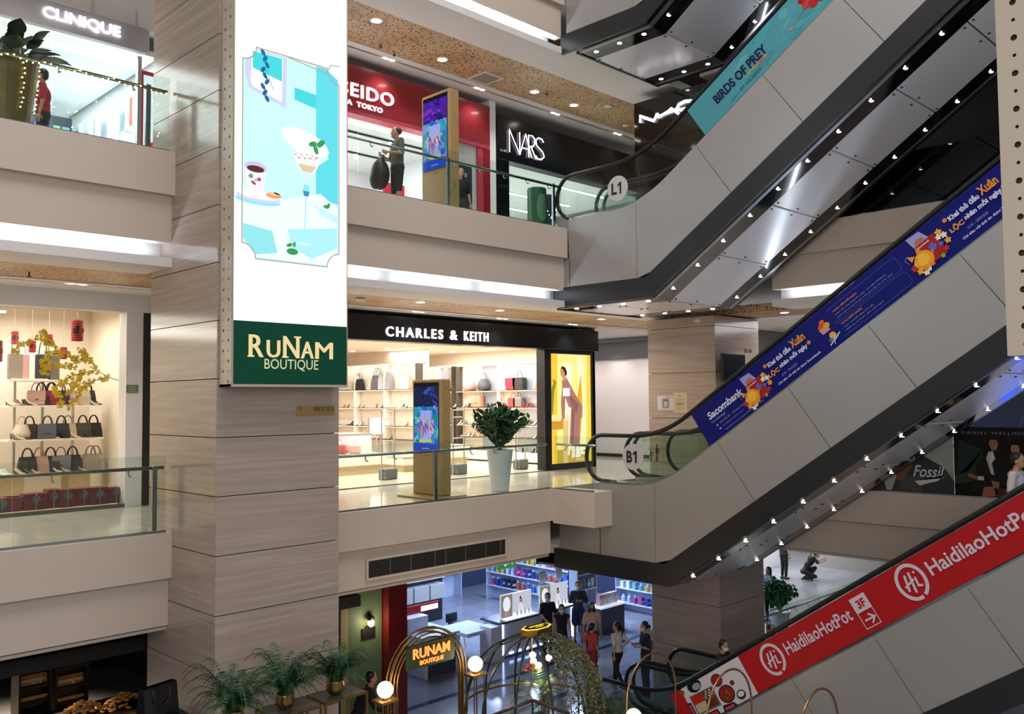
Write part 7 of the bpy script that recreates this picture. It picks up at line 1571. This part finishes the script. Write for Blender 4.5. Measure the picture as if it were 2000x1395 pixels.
def add_hand(g, wrist, d, palm_n, side, s=1.0, curl=.5):
    """palm with four fingers and a thumb; d = direction of the forearm, palm_n = palm normal"""
    d = Vector(d).normalized(); n = Vector(palm_n); n = (n-d*n.dot(d)).normalized(); l = d.cross(n)*side; w = Vector(wrist)
    g.ball(w+d*.04*s, (.03*s,)*3, 8, 6); g.ball(w+d*.065*s, (.036*s,)*3, 8, 6)
    for k, (off, ln) in enumerate(((-.03, .055), (-.01, .072), (.01, .078), (.03, .068))):
        a = w+d*.085*s+l*off*s; b = a+(d*(1-curl*.5)+n*curl*.5).normalized()*ln*.5*s; c = b+(d*(1-curl)+n*curl).normalized()*ln*.45*s; g.tube([a-d*.03*s, a, b, c], [.0095*s, .0095*s, .0085*s, .007*s], 6)
    a = w+d*.03*s+l*.025*s; b = a+(d*.6+l*.8).normalized()*.035*s; c = b+(d*.85+l*.3+n*.3).normalized()*.032*s; g.tube([a, b, c], [.012*s, .011*s, .008*s], 6)
def person(label, loc, yaw, H=1.65, top='#222', bottom='#111', sleeve='short', legs='trousers', arms=('down', 'down'), pose='stand', hair='short', mask=None, skin='#b98a6c', collar=None, lean=0, shoe_c='#1a1a1c', head_yaw=0, child=False, slim=1.0, dress=False):
    k = H/1.7; t = thing('person', label, 'person', loc, yaw)
    V = lambda x, y, z: Vector((x*k, y*k*slim, z*k))
    hk = 1.0 if not child else 1.12     # a child's head is larger for its height
    dz = 0
    if pose == 'crouch':
        hip = V(-.12, 0, .30); chest = V(.14, 0, .70); neckb = V(.22, 0, .84); head = V(.34, 0, .93)
        hips = [V(-.1, s*.09, .30) for s in (-1, 1)]; knees = [V(.30, s*.15, .40 if s > 0 else .26) for s in (-1, 1)]; ank = [V(.06, s*.12, .08) for s in (-1, 1)]
        if True: knees[0] = V(.26, -.13, .14); ank[0] = V(-.16, -.12, .1)
    else:
        lx = lean
        hip = V(0, 0, .92); chest = V(lx*.5, 0, 1.25); neckb = V(lx, 0, 1.43); head = V(lx+.03, 0, 1.59)
        hips = [V(0, s*.085, .90) for s in (-1, 1)]
        if pose == 'walk': knees = [V(.18, -.09, .5), V(-.05, .09, .48)]; ank = [V(.2, -.09, .09), V(-.34, .09, .14)]
        else: knees = [V(.02, s*.095, .49) for s in (-1, 1)]; ank = [V(-.01, s*.1, .08) for s in (-1, 1)]
    up = (neckb-hip).normalized(); sh = [neckb-up*.035*k+V(0, s*.17, 0) for s in (-1, 1)]
    el, wr = [], []
    for i, s in enumerate((-1, 1)):
        a = arms[i]; S_ = sh[i]
        if a == 'down': e = S_+V(-.02, s*.06, -.27); w = e+V(.05, s*.02, -.24)
        elif a == 'swing': e = S_+V(-.12, s*.06, -.24); w = e+V(-.02, s*.04, -.24)
        elif a == 'fwd': e = S_+V(.08, s*.06, -.25); w = e+V(.20, -s*.04, -.10)
        elif a == 'hold': e = S_+V(.02, s*.08, -.26); w = e+V(.22, -s*.12, .03)
        elif a == 'fold': e = S_+V(.04, s*.08, -.25); w = e+V(.16, -s*.22, .04)
        elif a == 'hip': e = S_+V(-.12, s*.18, -.2); w = e+V(.14, -s*.12, -.12)
        elif a == 'phone': e = S_+V(.16, s*.04, -.18); w = e+V(.2, -s*.06, .1)
        elif a == 'raise': e = S_+V(.16, s*.04, -.16); w = e+V(.1, -s*.02, .2)
        el.append(e); wr.append(w)
    sk = SK(skin); P = []
    hy = Matrix.Rotation(head_yaw, 3, 'Z'); hd = lambda x, y, z: head+hy @ Vector((x*k*hk, y*k*hk, z*k*hk))
    # head
    P += [('e', hd(0, 0, .03), (.088*k*hk, .076*k*hk, .098*k*hk)), ('e', hd(.02, 0, -.035), (.066*k*hk, .058*k*hk, .07*k*hk)), ('e', hd(.055, 0, -.075), (.03*k*hk, .03*k*hk, .025*k*hk)), ('e', hd(.092, 0, -.01), (.017*k, .013*k, .022*k)), ('e', hd(-.005, .076, -.01), (.02*k, .012*k, .03*k)), ('e', hd(-.005, -.076, -.01), (.02*k, .012*k, .03*k)), ('c', neckb, hd(-.01, 0, -.06), .052*k, .05*k)]
    # trunk
    P += [('e', hip+up*.02*k, (.115*k, .155*k*slim, .12*k)), ('e', hip.lerp(chest, .5), (.1*k, .13*k*slim, .15*k)), ('e', chest, (.112*k, .155*k*slim, .17*k)), ('c', sh[0], sh[1], .055*k, .055*k)]
    for i in (0, 1):
        P += [('c', sh[i], el[i], .048*k, .038*k), ('c', el[i], wr[i], .036*k, .025*k), ('c', hips[i], knees[i], .085*k, .056*k), ('c', knees[i], ank[i], .052*k, .036*k)]
        P += [('c', ank[i]+V(-.03, 0, -.045), ank[i]+V(.13, 0, -.05), .032*k, .026*k)]
    body = remesh(P, .014, 'body', sk, t)
    g = G(); g.smooth = True
    for i, s in enumerate((-1, 1)): add_hand(g, wr[i], wr[i]-el[i], (0.2, -s, 0) if arms[i] in ('down', 'swing', 'hip') else (0, -s*.6, .5), s, k, .45 if arms[i] in ('down', 'swing') else .8)
    bm = bmesh.new(); bm.from_mesh(body.data); tmp = g.mesh('h'); bm.from_mesh(tmp); bm.to_mesh(body.data); bm.free(); bpy.data.meshes.remove(tmp)
    # clothes
    tm = M('cloth_'+top.strip('#'), top, .85, noise=.08, nscale=9); e_ = .014*k
    T = [('e', hip.lerp(chest, .12)+up*.02*k, (.122*k, .158*k*slim, .1*k)), ('e', hip.lerp(chest, .5), (.118*k, .148*k*slim, .16*k)), ('e', chest, (.128*k, .17*k*slim, .178*k)), ('c', sh[0], sh[1], .066*k, .066*k)]
    for i in (0, 1):
        T += [('c', sh[i], sh[i].lerp(el[i], .85 if sleeve != 'none' else .1), .062*k, .058*k)]
        if sleeve == 'long': T += [('c', el[i], el[i].lerp(wr[i], .93), .05*k, .038*k)]
    if dress: T += [('c', hip, hip-V(0, 0, .28), .165*k, .19*k)]
    remesh(T, .016, 'shirt' if not dress else 'dress', tm, t, 3)
    bm_ = M('cloth_'+bottom.strip('#'), bottom, .8, noise=.08, nscale=9)
    if not dress:
        B = [('e', hip+up*.0, (.13*k, .168*k*slim, .115*k))]; fr = {'trousers': 1.0, 'shorts': .0, 'skirt': .0}[legs]
        for i in (0, 1):
            if legs == 'skirt': B += [('c', hips[i], hips[i].lerp(knees[i], .85), .11*k, .115*k)]
            else:
                B += [('c', hips[i], knees[i], .1*k, .074*k)]
                if legs == 'trousers': B += [('c', knees[i], knees[i].lerp(ank[i], .9), .068*k, .056*k)]
        remesh(B, .016, 'trousers' if legs == 'trousers' else legs, bm_, t, 3)
    for i in (0, 1): remesh([('c', ank[i]+V(-.04, 0, -.045), ank[i]+V(.14, 0, -.052), .042*k, .034*k), ('e', ank[i]+V(.04, 0, -.06), (.11*k, .045*k, .022*k))], .012, 'shoe', M('shoe_'+shoe_c[1:], shoe_c, .5), t, 2)
    # hair
    Hh = [('e', hd(-.022, 0, .052), (.094*k*hk, .086*k*hk, .092*k*hk)), ('e', hd(-.045, 0, .01), (.07*k*hk, .08*k*hk, .08*k*hk))]
    if hair == 'long': Hh += [('c', hd(-.05, 0, .0), hd(-.075, 0, -.3), .085*k, .06*k), ('c', hd(-.01, .07, .0), hd(-.03, .09, -.2), .03*k, .025*k), ('c', hd(-.01, -.07, .0), hd(-.03, -.09, -.2), .03*k, .025*k)]
    if hair == 'ponytail': Hh += [('c', hd(-.1, 0, .03), hd(-.15, .0, -.02), .025*k, .035*k), ('c', hd(-.15, 0, -.02), hd(-.13, 0, -.2), .036*k, .015*k)]
    if hair == 'bun': Hh += [('e', hd(-.1, 0, .05), (.04*k,)*3)]
    if hair == 'thin': Hh = [('e', hd(-.035, 0, .045), (.088*k*hk, .082*k*hk, .072*k*hk))]
    remesh(Hh, .012, 'hair', HAIR if hair != 'thin' else M('brown_hair', '#3a2b22', .6), t, 3)
    g = G()
    for s in (-1, 1): c = hd(.077, s*.028, .012); g.ball(c, (.008*k, .013*k, .006*k), 6, 4)
    g.build('eyes', MATBLACK, t)
    if mask:
        g = G(); g.smooth = True; rows = []
        for j in range(5):
            z = -.01-.085*j/4; rows.append([hd((.105 if 0 < j < 4 else .088)*math.cos(a)*(1-.12*(j == 4)), .078*math.sin(a)*(1-.2*(j == 4)), z) for a in [-1.25+2.5*q/8 for q in range(9)]])
        P_2 = [p for r in rows for p in r]; g.add(P_2, [[r*9+c, r*9+c+1, (r+1)*9+c+1, (r+1)*9+c] for r in range(4) for c in range(8)]); g.build('face_mask', M('mask_'+mask[1:], mask, .7), t)
    else:
        g = G(); g.ball(hd(.083, 0, -.058), (.006*k, .022*k, .005*k), 6, 4); g.build('lips', M('lip_red', '#8a4a42', .5), t)
    return t, dict(wr=wr, head=head, chest=chest, sh=sh, hip=hip, k=k)
LEFT = math.atan2(.70, -.71); RIGHT = LEFT+PI; TOCAM = math.atan2(-.7, -.7); AWAY = TOCAM+PI
def foot(px, py, F): p = at(px, py, 2, F); return (p.x, p.y, F+.01)
# man on L1
c = at(776, 300, 1, 13.9); t, J = person('bearded man in a dark grey t-shirt and shorts with a backpack, looking down on L1', (c.x, 13.9, FL), LEFT+.45, 1.76, '#565a50', '#15161a', 'short', 'shorts', ('hold', 'hold'), 'stand', 'thin', None, '#b08468', shoe_c='#2a2a2c', slim=1.3, head_yaw=-.3)
g = G(); g.smooth = True; p = J['wr'][0]; g.tube([p-(p-J['chest'])*.0+Vector((-.03, 0, 0)), p+Vector((.005, .0, 0))], .034, 10); g.build('wristwatch', MATBLACK, t)
bp = thing('backpack', 'black backpack hanging in front of the man in the grey t-shirt', 'backpack', (c.x, 13.9, FL), LEFT+.2); remesh([('e', (.34, .05, .80), (.19, .21, .31)), ('e', (.43, .05, .70), (.12, .18, .2)), ('c', (.34, .05, 1.05), (.36, .05, 1.1), .05, .03)], .016, 'bag_body', MATBLACK, bp)
g = G(); g.smooth = True
for s in (-.09, .12): g.tube([(.3, s, 1.0), (.28, s, 1.12), (.3, s*.4, 1.16)], .02, 6)
g.build('strap', MATBLACK, bp); G().box((.53, 0, .6), (.545, .1, .62)).build('zip_pull', CHROME, bp)
g = G(); g.box((.3, -.03, 1.1), (.31, .04, 1.2)); ph = thing('phone', 'small white phone in the hands of the man on L1', 'phone', (c.x, 13.9, FL), LEFT+.15); G().box((.33, -.035, 1.12), (.34, .035, 1.25)).build('phone_body', cm('#c9c9cc'), ph)
c = at(905, 360, 1, 15.1); person('person in a black t-shirt with long hair, half hidden behind the L1 screen stand', (c.x-.1, 15.1, FL), TOCAM+.5, 1.66, '#101113', '#15161a', 'short', 'trousers', ('down', 'down'), 'stand', 'long', None, '#b98a6c')
c = at(84, 200, 1, 14.8); person('shop assistant in a red shirt behind the gold planter at upper left', (c.x, 14.8, FL), LEFT+.4, 1.56, '#a12a34', '#1a1a1e', 'short', 'trousers', ('down', 'down'), 'stand', 'short')
# ground floor
_p = at(1262, 1330, 1, 12.65); NV = (_p.x, 12.65, FG+.01)
person('assistant in a black t-shirt and white face mask standing beside the lit displays', foot(1070, 1280, FG), TOCAM+.4, 1.62, '#121318', '#15161c', 'short', 'trousers', ('fwd', 'fwd'), 'stand', 'bun', '#c9d4e4', head_yaw=-.4)
person('woman with long black hair in a black dress and white mask, before the counter', foot(1098, 1303, FG), TOCAM, 1.55, '#131318', '#15161c', 'none', 'skirt', ('down', 'down'), 'stand', 'long', '#d0d6e2', dress=True)
person('shop assistant in a slate blue dress with folded arms and pale mask', foot(1130, 1254, FG), TOCAM+.1, 1.66, '#3b4255', '#2a3a5a', 'long', 'skirt', ('fold', 'fold'), 'stand', 'bun', '#b9c9e6')
person('woman in a pale pink blouse and patterned mask facing the atrium', foot(1157, 1303, FG), TOCAM+.2, 1.6, '#c9a898', '#22222a', 'short', 'trousers', ('down', 'down'), 'stand', 'long', '#3b3540')
person('child in a coral red t-shirt, back to the camera, beside the woman in pink', foot(1157, 1332, FG), TOCAM+2.3, 1.36, '#c0453f', '#8a2a2c', 'short', 'trousers', ('down', 'swing'), 'stand', 'ponytail', None, child=True, slim=.9)
person('girl in a white t-shirt and black leggings with a ponytail, walking away', foot(1207, 1345, FG), AWAY+.6, 1.5, '#c9c5c2', '#15161a', 'short', 'trousers', ('hip', 'swing'), 'walk', 'ponytail', None, child=True, slim=.88, head_yaw=.8)
t, J = person('man in a navy polo shirt and white mask carrying a small child', NV, LEFT+.2, 1.62, '#191d3c', '#23242a', 'short', 'trousers', ('hold', 'hold'), 'stand', 'short', '#d4dae2', '#b48a6c')
c = NV; person('small child carried on the shoulder of the man in navy', (c[0]+.22, c[1]+.05, FG+.72), AWAY, .8, '#b9a48c', '#6a6a72', 'short', 'shorts', ('hold', 'down'), 'stand', 'thin', None, child=True)
# escalator riders and people behind the red banner
def rider(px, py, X, E, lab, H, **kw):
    F, Yi, Ys, rise = E; p = at(px, py, 0, X); z = F+max(0, SL*(Yi-p.y)); return person(lab, (X, p.y, z), kw.pop('yaw', -PI/2), H, **kw)
rider(1412, 1290, 14.85, ED, 'woman with black hair riding the lowest escalator, head above the red banner', 1.55, top='#1a1b20', bottom='#15161a', sleeve='long', arms=('phone', 'phone'), hair='bun', mask='#c9ccd4')
rider(1985, 930, 14.95, ED, 'young man in a white shirt riding the lowest escalator at the right edge', 1.74, top='#c2bcc2', bottom='#191a20', sleeve='short', arms=('down', 'fwd'), hair='short')
rider(1506, 1240, 16.45, ED, 'person with reddish hair riding the far lowest escalator, only the head above the rail', 1.5, top='#c4c6ca', bottom='#2a2c34', hair='thin')
person('woman with long wavy hair in a white t-shirt and black trousers beside the red column', foot(1504, 1214, FG), TOCAM-.9, 1.62, '#cfcbd6', '#121318', 'short', 'trousers', ('phone', 'down'), 'stand', 'long')
t, J = person('man in black crouching to take a photo on the pale floor', foot(1577, 1133, FG), RIGHT-.2, 1.75, '#16171a', '#1a1d1c', 'short', 'trousers', ('phone', 'phone'), 'crouch', 'short')
person('standing person in black trousers left of the crouching man', foot(1532, 1131, FG), RIGHT+.4, 1.72, '#15161a', '#101114', 'short', 'trousers', ('down', 'down'), 'stand', 'short')
person('assistant in black behind the blue-lit glass counter at the right edge', (21.05, 5.6, .01), -PI*.9, 1.6, '#121316', '#121316', 'short', 'trousers', ('fold', 'fold'), 'stand', 'bun')
person('customer in black at the blue-lit glass counter, nearer the photo edge', (21.05, 5.0, .01), -PI*.9, 1.62, '#17181c', '#121316', 'short', 'trousers', ('down', 'down'), 'stand', 'short')
person('person in a black jacket bending before the green cafe front, behind the ferns', (9.75, 14.0, FG), -.6, 1.74, '#0f1013', '#121316', 'long', 'trousers', ('fwd', 'fwd'), 'stand', 'short', lean=.25)
